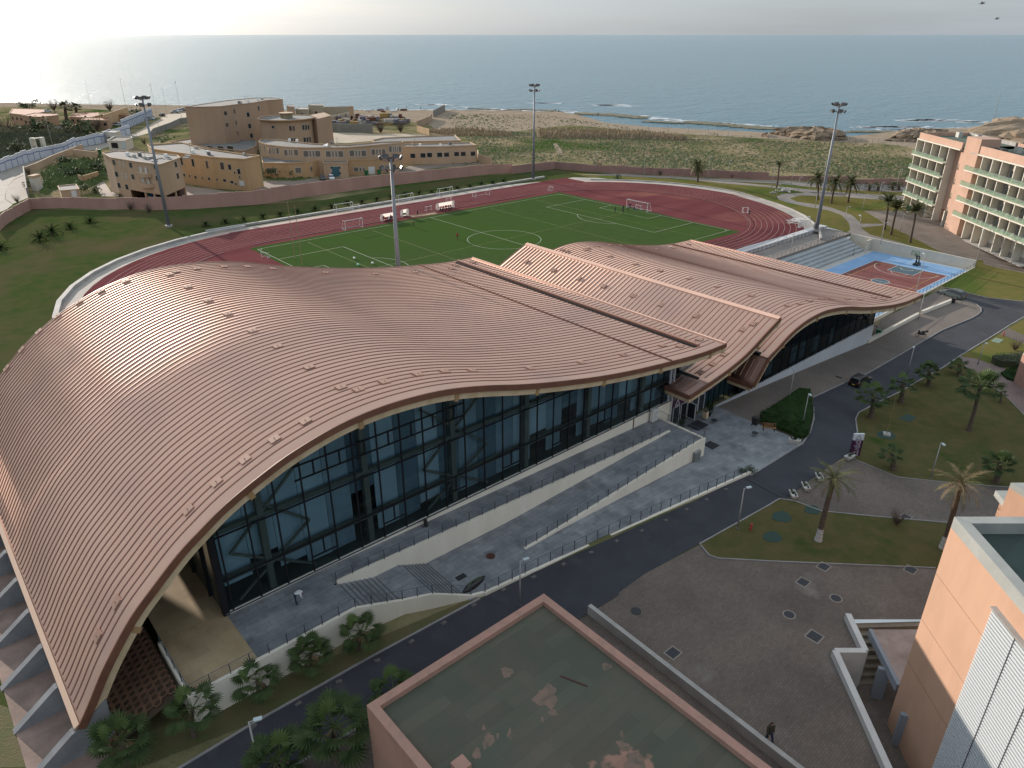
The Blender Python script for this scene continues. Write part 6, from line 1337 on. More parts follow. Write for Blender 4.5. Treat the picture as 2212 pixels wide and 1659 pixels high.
# sunken yard with stair
def sunken():
    zf = -3.6; C = [px(*p) for p in SUNK]; C2 = [(c.x, c.y) for c in C]
    fl = MB().prism(C2, zf - .2, zf); struct(fl.build('sunken_yard', PAVE))
    WG = mat('pale_wall', (.52, .52, .50), .8, (.44, .43, .41), .4)
    def w_(a, b, lab, th=.5, up=.7):
        o = MB(); d = (b - a).normalized(); n = Vector((-d.y, d.x)) * th / 2; a2, b2 = Vector(a[:2]), Vector(b[:2]); n = Vector((-d.y, d.x)).normalized() * th / 2
        o.prism([tuple(a2 - n), tuple(b2 - n), tuple(b2 + n), tuple(a2 + n)], zf - .1, [H(*a2) + up, H(*b2) + up, H(*b2) + up, H(*a2) + up]); tag(o.build('yard_wall', WG), lab, 'wall')
    w_(C[0], C[5], 'pale wall with flat top along the sunken stairs', up=.7); w_(C[5], C[4], 'short pale cross wall at the bottom of the sunken stairs'); w_(C[4], C[3], 'long pale wall bordering the sunken yard, running off the bottom edge')
    st = MB(); n = 8; d = Vector((C[5].x - C[0].x, C[5].y - C[0].y)); e = Vector((C[1].x - C[0].x, C[1].y - C[0].y)).normalized()
    for k in range(n):
        a = Vector(C2[0]) + d * (k / n * .98); b = Vector(C2[0]) + d * ((k + 1) / n * .98); z = -.1 + H(*C2[0]) - .38 * (k + 1)
        st.prism([tuple(a), tuple(b), tuple(b + e * 9), tuple(a + e * 9)], zf - .1, z)
    struct(st.build('steps', mat('stair_concrete', (.24, .205, .16), .9, (.17, .145, .11), .6)))
    sl = MB(); p = [px(*g7(*q), .2) for q in ((885, 462), (1290, 462), (1420, 1150), (1130, 945))]; sl.prism([(q.x, q.y) for q in p], -.3, .2)
    t = thing('entrance_canopy', (p[0].x, p[0].y, 0), 'flat slab canopy on two grey pillars attached to the salmon tower', 'canopy'); o0 = t.location.copy()
    MB().prism([(q.x - o0.x, q.y - o0.y) for q in p], -.35, .2).build('slab', mat('stained_slab', (.34, .27, .24), .9, (.24, .18, .155), .6), t)
    bm = mat('grey_paint', (.22, .24, .27), .8)
    a, b = p[0] - o0, p[3] - o0; MB().bar((a.x, a.y, -.1), (b.x, b.y, -.1), .3, .75).build('edge_beam', bm, t)
    q = px(*g7(930, 1050), zf) - o0; MB().obox((q.x, q.y, zf), .35, .9, -.3 - zf, R(30)).build('pillar', bm, t)
    q = q + (b - a) * .75; MB().obox((q.x, q.y, zf), .35, .9, -.3 - zf, R(30)).build('pillar', bm, t)
sunken()
def tower():
    zb = -3.6; zt = 16.6
    A = px(2061.5, 1116, zt); B = px(2212, 1290, zt); d = (B - A).normalized(); n = Vector((-d.y, d.x, 0)); n = n if n.dot(A) < 0 else -n     # n towards the camera side
    Cc = px(2300, 1116, zt); e = (Cc - A).normalized(); rot = math.atan2(d.y, d.x); LN = 26; WD = 16
    t = thing('salmon_tower', (A.x, A.y, zb), 'tall salmon building with a ribbed white screen at the lower right', 'building'); h = zt - zb
    a, b, c, f = Vector((0, 0)), Vector((d.x, d.y)) * LN, Vector((d.x, d.y)) * LN + Vector((e.x, e.y)) * WD, Vector((e.x, e.y)) * WD
    TS = mat('tower_salmon', (.49, .30, .205), .9, (.41, .25, .17), .5, detail=10, stretch=(1, 1, .3), lo=.4, hi=.75, bump=.003, bscale=5)
    MB().prism([tuple(x) for x in (a, b, c, f)], 0, h - .9).build('wall', TS, t)
    ins = .75; CP = mat('grey_coping', (.33, .34, .32), .85, (.27, .28, .265), .5)
    p = MB()
    for u, v in ((a, b), (b, c), (c, f), (f, a)):
        dd = (v - u).normalized(); q = Vector((-dd.y, dd.x)); m_ = (a + c) / 2; q = q if q.dot(m_ - u) > 0 else -q
        p.prism([tuple(u), tuple(v), tuple(v + q * ins - dd * ins), tuple(u + q * ins + dd * ins)], h - .9, h)
    p.build('parapet', CP, t)
    MB().prism([tuple(x) for x in (a + (c - a) * .03, b + (f - b) * .03, c + (a - c) * .03, f + (b - f) * .03)], h - .92, h - .86).build('roof', mat('tower_roof', (.035, .055, .05), .9, (.045, .07, .06), .2, extra=brick(5, 1, .012, .75)), t)
    # thin panel joints
    nn = Vector((n.x, n.y))
    for z in (h - 4.9, h - 9.1, h - 13.3): MB().prism([tuple(a + nn * .004), tuple(b + nn * .004), tuple(b - nn * .02), tuple(a - nn * .02)], z, z + .035).build('joint', mat('joint_brown', (.18, .09, .06), .9), t)
    # ribbed white screen
    def tt(u, v): q = onwall(u, v, A, B); return (q - A).dot(d), q.z - zb
    (t0, z0), (t1, z1), (t2, z2) = tt(2151.5, 1314), tt(2212, 1380), tt(2021.5, 1659)
    SC_ = mat('white_screen', (.56, .60, .62), .45, metal=.1); m = MB(); step = .26; zz = z0; t0 = min(t0, t2) if t2 > 2 else t0
    while zz > .6:
        u = a + Vector((d.x, d.y)) * t0 + nn * .12; v = a + Vector((d.x, d.y)) * (LN - .5) + nn * .12
        m.bar((u.x, u.y, zz), (v.x, v.y, zz), .22, .15); zz -= step
    s_ = m.build('screen', SC_, t)
    u = a + Vector((d.x, d.y)) * t0 + nn * .02; v = a + Vector((d.x, d.y)) * (LN - .5) + nn * .02
    MB().prism([tuple(u), tuple(v), tuple(v - nn * .1), tuple(u - nn * .1)], .5, z0).build('screen_back', mat('screen_back', (.14, .16, .19), .7), s_)
    for k in range(8):
        w0 = a + Vector((d.x, d.y)) * (t0 + 2.4 * k + 2.4) + nn * .245; MB().obox((w0.x, w0.y, .5), .05, .03, z0 - .5, rot).build('screen_seam', STEEL, s_)
    u = a + Vector((d.x, d.y)) * t0 + nn * .2; MB().bar((u.x, u.y, z0 + .12), (v.x, v.y, z0 + .12), .4, .08).build('screen_cap', CONC, s_)
    tag(t, None)
    # lower block beyond
    z2 = 11.5; P = [px(*g6(*q), z2) for q in ((2098, 440), (2400, 640), (2700, 640), (2400, 440))]
    t2_ = thing('salmon_annex', (P[0].x, P[0].y, zb), 'smaller salmon block with a grey coping just behind the tall salmon tower', 'building'); L = [(p_.x - P[0].x, p_.y - P[0].y) for p_ in P]
    MB().prism(L, 0, z2 - zb - .5).build('wall', TS, t2_); MB().prism([(x * 1.01, y * 1.01) for x, y in L], z2 - zb - .5, z2 - zb).build('coping', CP, t2_)
    P2 = [px(*g6(*q), 8.0) for q in ((1965, 508), (2070, 508), (2500, 900), (2300, 900))]; MB().prism([(p_.x - P[0].x, p_.y - P[0].y) for p_ in P2], 8.0 - zb - .6, 8.0 - zb).build('lower_parapet', CP, t2_)
    P3 = [px(*g6(*q), 7.4) for q in ((2015, 578), (2400, 900), (2500, 700), (2100, 520))]; MB().prism([(p_.x - P[0].x, p_.y - P[0].y) for p_ in P3], 0, 7.4 - zb).build('lower_wall', TS, t2_)
tower()
A_ = px(2175, 826); t = thing('pink_side_building', (A_.x, A_.y, A_.z), 'plain pink wall of a building cut off by the right edge', 'building')
q1, q2_ = px(*g5(2120, 1105)) - A_, px(*g5(2230, 1190)) - A_; dd = (q2_ - q1).normalized() ; q2_ = q1 + dd * 14; hh_ = 5.0; nn_ = Vector((-dd.y, dd.x, 0)); nn_ = nn_ if nn_.x > 0 else -nn_
MB().prism([tuple(q1[:2]), tuple(q2_[:2]), tuple((q2_ + nn_ * 8)[:2]), tuple((q1 + nn_ * 8)[:2])], -.5, hh_).build('wall', PINKC, t); MB().prism([tuple(q1[:2]), tuple(q2_[:2]), tuple((q2_ + nn_ * 8)[:2]), tuple((q1 + nn_ * 8)[:2])], hh_, hh_ + .2).build('coping', CONC, t)
# ------------------------------------------------------------------ street lamps
def lampmesh():
    t = thing('street_lamp', (0, 0, 0), 'x', 'street lamp', 'street lamps on the campus')
    LM = mat('lamp_post_pale', (.30, .29, .28), .6); MB().tube((0, 0, 0), (0, 0, 5.0), .085, .055, n=8).build('post', LM, t, smooth=True); MB().tube((0, 0, 4.95), (0, -.35, 5.05), .035, n=6).build('arm', LM, t)
    h = MB().box(-.15, .15, -.85, -.3, 5.0, 5.09).build('lamp_head', mat('lamp_head', (.40, .46, .48), .35), t); MB().box(-.12, .12, -.8, -.4, 4.965, 4.998).build('lens', mat('lamp_lens', (.6, .65, .66), .2), h)
    MB().box(-.14, .14, -.14, .14, 0, .08).build('base_plate', STEEL, t); return t
LP = lampmesh(); first = [True]
def lamp(u, v, lab, rz=0.0, h=None, z=None):
    p = px(u, v, z) if z is not None else px(u, v)
    if first[0]: t = LP; t.location = p; t.rotation_euler = (0, 0, rz); t['label'] = lab; first[0] = False
    else: t = dup(LP, p, rz, lab)
    if h: t.scale = (1, 1, h / 5.0)
lamp(1593, 1142, 'street lamp on the kerb opposite the ramps, above the red hydrant', 1.2)
lamp(2010, 1033, 'street lamp at the lower edge of the shaded lawn, near the salmon tower', -.8)
lamp(1733, 920, 'street lamp inside the dark hedge corner, its head to the right', -.8)
lamp(1703, 868, 'street lamp on the pavement beside the far hall', 2.2)
lamp(1958, 814, 'street lamp at the roadside in front of the black car', 2.0)
lamp(1983, 690, 'street lamp beside the low white wall, crossing the roof end', -2.6)
lamp(2112, 788, 'street lamp by the pale path at the right', -.8, 4.2)
lamp(1123, 1308, 'street lamp showing only its top above the green-roofed building', 1.3)
lamp(562, 1668, 'street lamp at the bottom edge between the fan palms', 1.2)
lamp(*g3(718, 835), 'garden lamp left of the lone palm, by the pink wall', 0, 7.5); lamp(*g3(1138, 870), 'second garden lamp along the pink wall', 0, 7.5); lamp(*g3(1484, 870), 'third garden lamp along the pink wall', 0, 6); lamp(*g3(1690, 890), 'garden lamp right of the lone palm', 0, 7.5); lamp(*g3(1862, 878), 'fifth garden lamp along the pink wall', 0, 6)
lamp(*g4(32, 960), 'left garden lamp of two close together near the far right lawn', 0, 7); lamp(*g4(70, 1060), 'garden lamp at the loop of the grey path', .5, 4.5); lamp(*g4(200, 935), 'garden lamp by the pink wall left of the tall mast', 0, 7.5); lamp(*g4(255, 1005), 'short garden lamp beside the pile of stones', 0, 5); lamp(*g4(468, 925), 'garden lamp by the pink wall right of the tall mast', 0, 7.5); lamp(*g4(545, 990), 'short garden lamp between two palms', 0, 5)
lamp(*g4(812, 1168), 'garden lamp at the corner of the forecourt', .4, 5); lamp(*g4(955, 1055), 'garden lamp between forecourt and small palms', .4, 5); lamp(*g4(1103, 990), 'garden lamp left of the hotel by the small palms', .4, 7); lamp(*g4(655, 1285), 'garden lamp on the tip of the light lawn', .4, 5); lamp(*g4(405, 1142), 'garden lamp behind the base of the tall mast', .4, 4.5); lamp(*g4(970, 1450), 'garden lamp on the verge above the court wall', .4, 5.5); lamp(*g4(1143, 1335), 'garden lamp on the forecourt between two palms', .4, 5)
lamp(*g4(735, 1548), 'court lamp post at the right end of the concrete stand', 2.5, 10, z=ZC); lamp(*g4(182, 1610), 'court lamp post at the left part of the concrete stand', 2.5, 7, z=ZC); lamp(*g4(1785, 1640), 'court lamp post by the corner of the court wall', 2.5, 8.5); lamp(1978, 632, 'court lamp post on the near side of the basketball court', 2.5, 8.5, z=ZC)
lamp(*g5(2203, 400), 'lamp at the right picture edge on the lit lawn', 0, 4)
for i, (x, y, h_) in enumerate(((45, 300, 16), (432, 330, 22), (805, 345, 20), (1110, 365, 22), (1375, 455, 22), (1442, 320, 15), (1578, 400, 22), (480, 690, 15), (1180, 520, 9))): lamp(*g1(x, y), '%s thin lamp post from the left among the far-left houses and road' % nth(i), 0, h_)

# ------------------------------------------------------------------ plants
LEAF = mat('palm_leaf', (.030, .055, .018), .7, (.06, .08, .028), 1.5, spec=.2); LEAFY = mat('palm_leaf_bright', (.060, .095, .018), .7); LEAFD = mat('palm_leaf_dry', (.20, .145, .07), .8, (.12, .085, .04), 2)
LEAFG = mat('date_leaf', (.055, .068, .026), .8, (.10, .10, .04), 1.2, spec=.15); TRUNK = mat('palm_trunk', (.12, .085, .06), .95, (.06, .045, .035), 6, bump=.03, bscale=9); WTR = mat('whitewash', (.50, .49, .48), .9, (.32, .31, .30), 5, bump=.03, bscale=9)
SHR = mat('shrub_leaf', (.035, .062, .018), .8, (.07, .085, .03), 1.2); HEDGE = mat('hedge_leaf', (.010, .026, .007), .9, (.022, .045, .012), 1.0, spec=.1); BROWN = mat('dry_branch', (.14, .10, .075), .95, (.09, .065, .05), 2); REED = mat('reed', (.31, .24, .15), .95, (.20, .14, .075), .8)
LEAFQ = mat('young_palm_leaf', (.022, .036, .014), .9, spec=.0)
def fan_crown(nl, r, dry, seed, up=.9):
    rnd = random.Random(seed); mb = MB()
    for i in range(nl):
        az = i * 2.399 + rnd.uniform(-.2, .2); el = up - 1.5 * (i / nl) + rnd.uniform(-.15, .15); mi = 0 if i > 1 else 1
        d = Vector((math.cos(az) * math.cos(el), math.sin(az) * math.cos(el), math.sin(el))); side = Vector((-math.sin(az), math.cos(az), 0)); upv = side.cross(d) * -1
        if upv.z < 0: upv = -upv
        pl_ = r * rnd.uniform(.45, .62); c = d * pl_ * 1.1 - Vector((0, 0, .10 * r)); mb.tube((0, 0, 0), c, .028 * r / 1.6, .018, n=3, mi=mi, cap=False)
        fr_ = r * rnd.uniform(.42, .55); nb = 17
        for k in range(nb):
            a = (k / (nb - 1) - .5) * 4.1; e = (d * math.cos(a) + side * math.sin(a)).normalized(); ln_ = fr_ * (1 - .25 * abs(a) / 2.05); tip = c + e * ln_ - Vector((0, 0, .28 * ln_ * (.4 + abs(a) * .3))) + upv * rnd.uniform(-.03, .03)
            nrm = (upv * .5 + e.cross(upv)).normalized(); wv = e.cross(upv) * ln_ * .085; m_ = c + e * ln_ * .6 - Vector((0, 0, .06 * ln_))
            mb.add([c, m_ - wv, tip, m_ + wv + upv * ln_ * .04], [[0, 1, 2, 3]], mi)
    for i in range(dry):
        az = rnd.uniform(0, 6.28); rr_ = r * rnd.uniform(.1, .3); z = -r * rnd.uniform(.3, 1.0)
        for k in range(7):
            a2 = az + (k - 3) * .16; mb.add([(math.cos(az) * rr_ * .3, math.sin(az) * rr_ * .3, -.1), (math.cos(a2) * rr_ + .03, math.sin(a2) * rr_, z * .6), (math.cos(a2) * rr_ * 1.1, math.sin(a2) * rr_ * 1.1, z), (math.cos(a2) * rr_ - .03, math.sin(a2) * rr_ + .04, z * .6)], [[0, 1, 2, 3]], 2)
    return mb.mesh('crown', [LEAF, LEAFY, LEAFD])
def date_crown(nl, r, seed, gold=False, up=1.25, span=1.9, wide=1.0):
    rnd = random.Random(seed); mb = MB()
    for i in range(nl):
        az = i * 2.399 + rnd.uniform(-.15, .15); el = up - span * (i / nl) ** 1.1 + rnd.uniform(-.1, .1); L_ = r * rnd.uniform(.85, 1.1); n = 9; p = Vector((0, 0, 0)); pts = [p.copy()]; e = el
        for k in range(n):
            e -= .10 + .05 * (k / n); p = p + Vector((math.cos(az) * math.cos(e), math.sin(az) * math.cos(e), math.sin(e))) * L_ / n; pts.append(p.copy())
        mi = 1 if (gold and i % 3 != 0) or i > nl - 4 else 0; side = Vector((-math.sin(az), math.cos(az), 0))
        mb.path(pts, [.03 * (1 - k / (n + 2)) for k in range(n + 1)], 3, mi, cap=False)
        for k in range(2, n + 1):
            for h in (0, .5):
                a = pts[k - 1].lerp(pts[k], h); d = (pts[k] - pts[k - 1]).normalized(); ll = r * .17 * math.sin(math.pi * min(1, (k + h) / (n + 1)) * .85 + .3)
                for sg in (-1, 1):
                    tip = a + (side * sg * .85 + d * .6 + Vector((0, 0, .18 - rnd.uniform(0, .5)))) * ll; wv = d * .035 * wide * r / 2.5
                    mb.add([a - wv, tip, a + wv], [[0, 1, 2]], mi)
    return mb.mesh('crown', [LEAFQ if wide > 1.2 and r < 3 else LEAFG, LEAFQ if wide > 1.2 and r < 3 else LEAFD])
def trunk_mesh(h, r0, r1, lean, seed, white=False, bulge=True):
    rnd = random.Random(seed); n = max(4, int(h / .22)); pts = []; rs = []
    for i in range(n + 1):
        t_ = i / n; pts.append((lean[0] * t_ * t_, lean[1] * t_ * t_, h * t_)); rs.append((r0 + (r1 - r0) * t_) * (1 + .12 * (i % 2)) + (.16 * r0 / .3 * math.exp(-t_ * h * 1.3)) + (.16 if bulge and i >= n - 1 else 0))
    mb = MB().path(pts, rs, 9)
    if white:
        for fi, f in enumerate(mb.f):
            if sum(mb.v[i][2] for i in f) / len(f) < 1.5: mb.m[fi] = 1
    return mb.mesh('trunk', [TRUNK, WTR]), Vector((lean[0], lean[1], h))
FC_ = [fan_crown(14, 2.1, 4, 1), fan_crown(19, 2.1, 6, 2, 1.1), fan_crown(13, 2.1, 2, 3)]; DC_ = [date_crown(26, 2.9, 4), date_crown(24, 2.9, 5, up=1.45, span=1.1), date_crown(30, 3.0, 6, gold=True), date_crown(34, 4.3, 14, wide=2.6), date_crown(30, 4.3, 15, up=1.45, span=1.15, wide=2.6)]
YC_ = [date_crown(20, 1.7, 8, up=1.3, span=1.3, wide=2.4), date_crown(24, 2.4, 9, up=1.25, span=1.35, wide=1.6)]
def palm(u, v, cu, cv, lab, kind='fan', var=0, size=None, r=.22, white=False, group='palms', name=None, base_z=None):
    p = px(u, v) if base_z is None else px(u, v, base_z); q = None; h = max(.3, htop(p, cu, cv) - p.z); d = ray(cu, cv); tt_ = (p.x * d.x + p.y * d.y) / (d.x ** 2 + d.y ** 2); lean = Vector((d.x * tt_ - p.x, d.y * tt_ - p.y)); lean = lean if lean.length < 1.2 else lean.normalized() * 1.2
    t = thing(name or ('fan_palm' if kind == 'fan' else 'date_palm'), p, lab, 'palm', group)
    tm, top = trunk_mesh(h, r, r * .8, lean, var, white, kind == 'date'); o = bpy.data.objects.new('trunk', tm); COL.objects.link(o); o.parent = t
    o = bpy.data.objects.new('crown', (FC_ if kind == 'fan' else (DC_ if kind == 'date' else YC_))[var]); COL.objects.link(o); o.parent = t; o.location = top; o.rotation_euler = (0, 0, random.uniform(0, 6)); k = size or 1; o.scale = (k, k, k); return t
Gf = 'fan palms along the terrace wall and road'
palm(775, 1404, 778, 1362, 'fan palm nearest the stairs, in front of the cream terrace wall', 'fan', 0, .95, .16, group=Gf); palm(675, 1457, 672, 1412, 'second fan palm from the stairs along the cream wall', 'fan', 1, .95, .16, group=Gf)
palm(562, 1517, 556, 1468, 'third fan palm from the stairs along the cream wall', 'fan', 2, .95, .16, group=Gf); palm(420, 1591, 416, 1530, 'fan palm at the corner of the terrace, beside the honeycomb bank', 'fan', 0, 1.0, .16, group=Gf)
palm(277, 1650, 262, 1598, 'fan palm with a bright yellow-green heart at the bottom left', 'fan', 1, 1.1, .2, group=Gf); palm(728, 1648, 722, 1568, 'large fan palm left of the green-roofed building', 'fan', 1, 1.35, .2, group=Gf)
palm(600, 1690, 597, 1645, 'fan palm at the bottom edge by the street lamp', 'fan', 1, 1.2, .2, group=Gf); palm(850, 1530, 850, 1490, 'fan palm mostly hidden behind the green-roofed building', 'fan', 2, 1.0, .2, group=Gf)
Gl = 'fan palms on the shaded lawn'
palm(2071, 811, 2073, 788, 'small fan palm farthest along the roadside lawn', 'fan', 0, .8, .28, group=Gl); palm(2005, 834, 2006, 800, 'fan palm in the roadside row, third from the sign', 'fan', 1, .95, .28, group=Gl); palm(1945, 869, 1951, 828, 'fan palm in the roadside row, second from the sign', 'fan', 2, 1.0, .28, group=Gl); palm(1880, 903, 1886, 852, 'fan palm in the roadside row nearest the purple sign', 'fan', 0, 1.2, .28, group=Gl)
t = palm(2092, 931, 2118, 832, 'tall fan palm with a brown skirt of dead leaves on the right lawn', 'fan', 1, 1.45, .24, group=Gl); 
mb = MB(); rnd = random.Random(3)
for i in range(90):
    a = rnd.uniform(0, 6.28); r1_ = rnd.uniform(.15, .55); z = rnd.uniform(-2.8, -.2); mb.add([(math.cos(a) * .12, math.sin(a) * .12, z + 1), (math.cos(a) * r1_ * 1.0 + .06, math.sin(a) * r1_, z), (math.cos(a) * r1_ * .9 - .06, math.sin(a) * r1_ * .9 + .05, z - .25)], [[0, 1, 2]])
o = mb.build('dead_skirt', LEAFD, t); o.location = t.children[1].location
palm(2160, 871, 2163, 848, 'tiny palm by the pink path at the right edge', 'fan', 2, .45, .12, group=Gl); palm(1928, 1015, 1927, 980, 'low fan palm in the middle of the shaded lawn', 'fan', 0, .75, .26, group=Gl); palm(2151, 1043, 2160, 1000, 'dark fan palm at the lower right of the shaded lawn', 'fan', 1, .95, .28, group=Gl)
Gd = 'tall date palms'
palm(1767, 1168, 1802, 1034, 'tall date palm with a whitewashed trunk foot, on the central lawn', 'date', 0, 1.0, .27, True, Gd); palm(2036, 1185, 2076, 1045, 'tall golden date palm with whitewashed foot beside the salmon tower', 'date', 2, 1.0, .27, True, Gd)
for i, (b, c_, lab) in enumerate((((425, 1065), (430, 880), 'date palm nearest left of the tall mast'), ((545, 1100), (587, 915), 'leaning date palm just right of the tall mast'), ((690, 1090), (722, 915), 'slender date palm second right of the tall mast'), ((1005, 1325), (1040, 1095), 'date palm on the verge, leftmost of the three by the hotel'), ((1060, 1370), (1112, 1145), 'date palm on the verge, middle one of the three by the hotel'), ((1225, 1438), (1278, 1175), 'date palm on the verge, rightmost of the three by the hotel'), ((75, 965), (98, 770), 'slim date palm with a ragged trunk near the far lamps'))):
    palm(*g4(*b), *g4(*c_), lab, 'date', (4 if i > 2 else 3), .95 if i < 6 else .5, .27, group=Gd)
palm(*g3(1603, 915), *g3(1608, 775), 'lone date palm between the track and the pink wall', 'date', 3, 1.0, .3, group=Gd)
for i, (x, y) in enumerate(((555, 970), (683, 978), (872, 988), (950, 988), (1073, 988), (1130, 985))): palm(*g4(x, y), *g4(x, y - 45), '%s low palm from the left in the row along the forecourt strip' % nth(i), 'fan', i % 3, .85, .36, group='low palms left of the hotel')
palm(*g1(580, 390), *g1(562, 265), 'left one of two tall shaggy palms among the far houses', 'fan', 1, 2.2, .9, group='shaggy palms'); palm(*g1(675, 380), *g1(655, 268), 'right one of two tall shaggy palms among the far houses', 'fan', 1, 1.8, .8, group='shaggy palms')
YP = [(1, 345, 1430), (1, 450, 1375), (1, 605, 1322), (1, 780, 1270), (1, 10, 1500), (1, 1778, 1300), (1, 1945, 1275), (1, 2105, 1255)] + [(2, x, y) for x, y in ((60, 1230), (210, 1212), (360, 1190), (510, 1165), (650, 1145), (790, 1112), (915, 1108), (1045, 1085), (1170, 1062), (1290, 1040), (1410, 1032), (1520, 1022), (1635, 998), (1740, 988), (1848, 972), (1945, 952), (2045, 942), (2140, 925))]
for i, (gi, x, y) in enumerate(YP):
    u, v = (g1 if gi == 1 else g2)(x, y); big = i < 2; lab = ['largest dark young palm on the left lawn', 'second large young palm on the left lawn, behind the largest', 'small young palm on the left lawn, third along', 'young palm on the left lawn nearest the pink wall', 'young palm cut by the left picture edge'][i] if i < 5 else '%s young palm from the left on the slope behind the track' % nth(i - 5)
    palm(u, v, u, v - (8 if big else 4 if i < 5 else 4), lab, 'young', 1 if i < 5 else 0, 1.35 if big else (1.05 if i < 5 else 1.05 - .015 * (i % 4)), .16, group='young palms on the lawns behind the track', name='young_palm')
def leafclump(r, n, m, seed, sz=.12, flat=1.0, stems=True):
    rnd = random.Random(seed); mb = MB(); cl = [(rnd.gauss(0, .45), rnd.gauss(0, .45), rnd.uniform(.15, 1)) for _ in range(9)]
    for i in range(n):
        c = rnd.choice(cl); p = Vector((c[0] + rnd.gauss(0, .22), c[1] + rnd.gauss(0, .22), max(.02, c[2] + rnd.gauss(0, .16)) * flat)) * r; a = Vector((rnd.uniform(-1, 1), rnd.uniform(-1, 1), rnd.uniform(-.6, .9))).normalized(); b = a.cross(Vector((rnd.uniform(-1, 1), rnd.uniform(-1, 1), 1))).normalized(); s_ = sz * r * rnd.uniform(.6, 1.3)
        mb.add([p - a * s_, p - b * s_ * .5, p + a * s_, p + b * s_ * .5], [[0, 1, 2, 3]])
    return mb
SM = [leafclump(1, 420, SHR, k, .13).mesh('leaves', SHR) for k in range(3)]; BM = []
for k in range(2):
    rnd = random.Random(k); mb = MB()
    for i in range(60):
        a = rnd.uniform(0, 6.28); p = Vector((0, 0, 0)); q = Vector((math.cos(a) * rnd.uniform(.2, .8), math.sin(a) * rnd.uniform(.2, .8), rnd.uniform(.6, 1.3))); mb.tube(p, q * .6, .02, .012, 3, cap=False); mb.tube(q * .6, q + Vector((rnd.uniform(-.2, .2), rnd.uniform(-.2, .2), rnd.uniform(0, .2))), .012, .004, 3, cap=False)
    BM.append(mb.mesh('branches', BROWN))
def shrub(u, v, r, lab, k=0, bare=False, m=None, cat='shrub', name='shrub', z=None):
    p = px(u, v) if z is None else px(u, v, z); t = thing(name, p, lab, cat, 'shrubs')
    me = (BM[k % 2] if bare else SM[k % 3]); 
    if m: me = me.copy(); me.materials[0] = m
    o = bpy.data.objects.new('branches' if bare else 'leaves', me); COL.objects.link(o); o.parent = t; o.scale = (r, r, r); o.rotation_euler = (0, 0, random.uniform(0, 6)); MB().tube((0, 0, 0), (0, 0, r * .5), .06 * r, .03 * r, n=5).build('trunk', TRUNK, t); return t
for i, a in enumerate(((*g1(1130, 1158), 3.2, 'bare grey bush by the pink wall, left of a darker one', True), (*g1(1290, 1180), 3.6, 'darker bush leaning on the pink wall left of the left mast', True), (*g3(275, 800), 4.0, 'bare bush against the pink wall right of the farthest mast', True), (*g3(482, 800), 2.4, 'narrow bare bush on the pink wall', True), (*g3(740, 815), 5, 'wide bare bush sprawling over the pink wall, left one', True), (*g3(950, 825), 5, 'wide bare bush sprawling over the pink wall, right one', True), (*g3(1280, 855), 2.5, 'small bare bush at a pilaster of the pink wall', True), (*g3(1900, 880), 2.4, 'small dark bush at the pink wall near the lamps', True),
    (*g2(220, 875), 6.0, 'large grey-green bush in front of the tan building', False), (*g1(700, 1000), 3.4, 'green bush behind the small hut', False), (*g1(830, 1010), 3.0, 'round green bush beside the paved yard', False), (*g1(1035, 1050), 2.2, 'green bush at the foot of the worn beige block', False), (*g1(640, 870), 5.5, 'tall grey-green bush in the overgrown garden', False), (*g1(860, 830), 6.0, 'dark bushes left of the worn beige block', False), (*g1(560, 760), 4.5, 'bush by the low garden wall', False), (*g1(1690, 560), 7.0, 'bare tree in front of the tall brown block', True), (*g1(1980, 640), 6.0, 'bare tree between the brown wing and the round tower', True), (*g1(2170, 650), 4.5, 'dark bushy palm-like shrub by the round tower', False), (*g2(1080, 490), 7.5, 'brown-green thicket at the wreck yard corner, left', True), (*g2(1250, 485), 7.5, 'brown-green thicket at the wreck yard corner, right', True), (*g1(165, 650), 6.0, 'yellow-green bush by the white pillars', False), (*g1(420, 440), 9.0, 'round dark tree among the far houses', False), (*g1(330, 500), 11, 'wide olive tree below the far houses', False), (*g1(720, 500), 11, 'dense thicket below the low reddish house', False), (*g1(840, 470), 9, 'thicket beside the tall ochre wall', True), (*g1(60, 500), 12, 'bushy trees at the left edge by the far houses', True), (*g1(1180, 350), 7, 'dark bushes at the end of the ochre wall', False), (*g1(260, 290), 8, 'dark trees behind the clay roof', False), (*g1(470, 300), 9, 'brown thicket behind the far houses', True), (*g1(950, 300), 9, 'brown thicket near the beach', True), (*g1(1250, 590), 4, 'reedy brown bush right of the gatehouse', True), (*g1(250, 850), 3.5, 'dry bush at the bend of the road', True), (*g1(300, 950), 3.5, 'creeper bush around the old gate pillar', False), (*g1(150, 1090), 3, 'dry grass tuft behind the wall corner', True))):
    shrub(a[0], a[1], a[2] * .62, a[3], i, a[4])
shrub(1936.5, 1133, 1.5, 'small leafless sapling on the edge of the central lawn', 0, True, cat='tree', name='bare_tree'); shrub(*g3(910, 885), 1.3, 'small round bush on the lawn by the track', 1)
shrub(*g5(2130, 830), 1.6, 'thin leaning brown sapling on the lit strip at the right', 1, True, cat='tree', name='bare_tree')
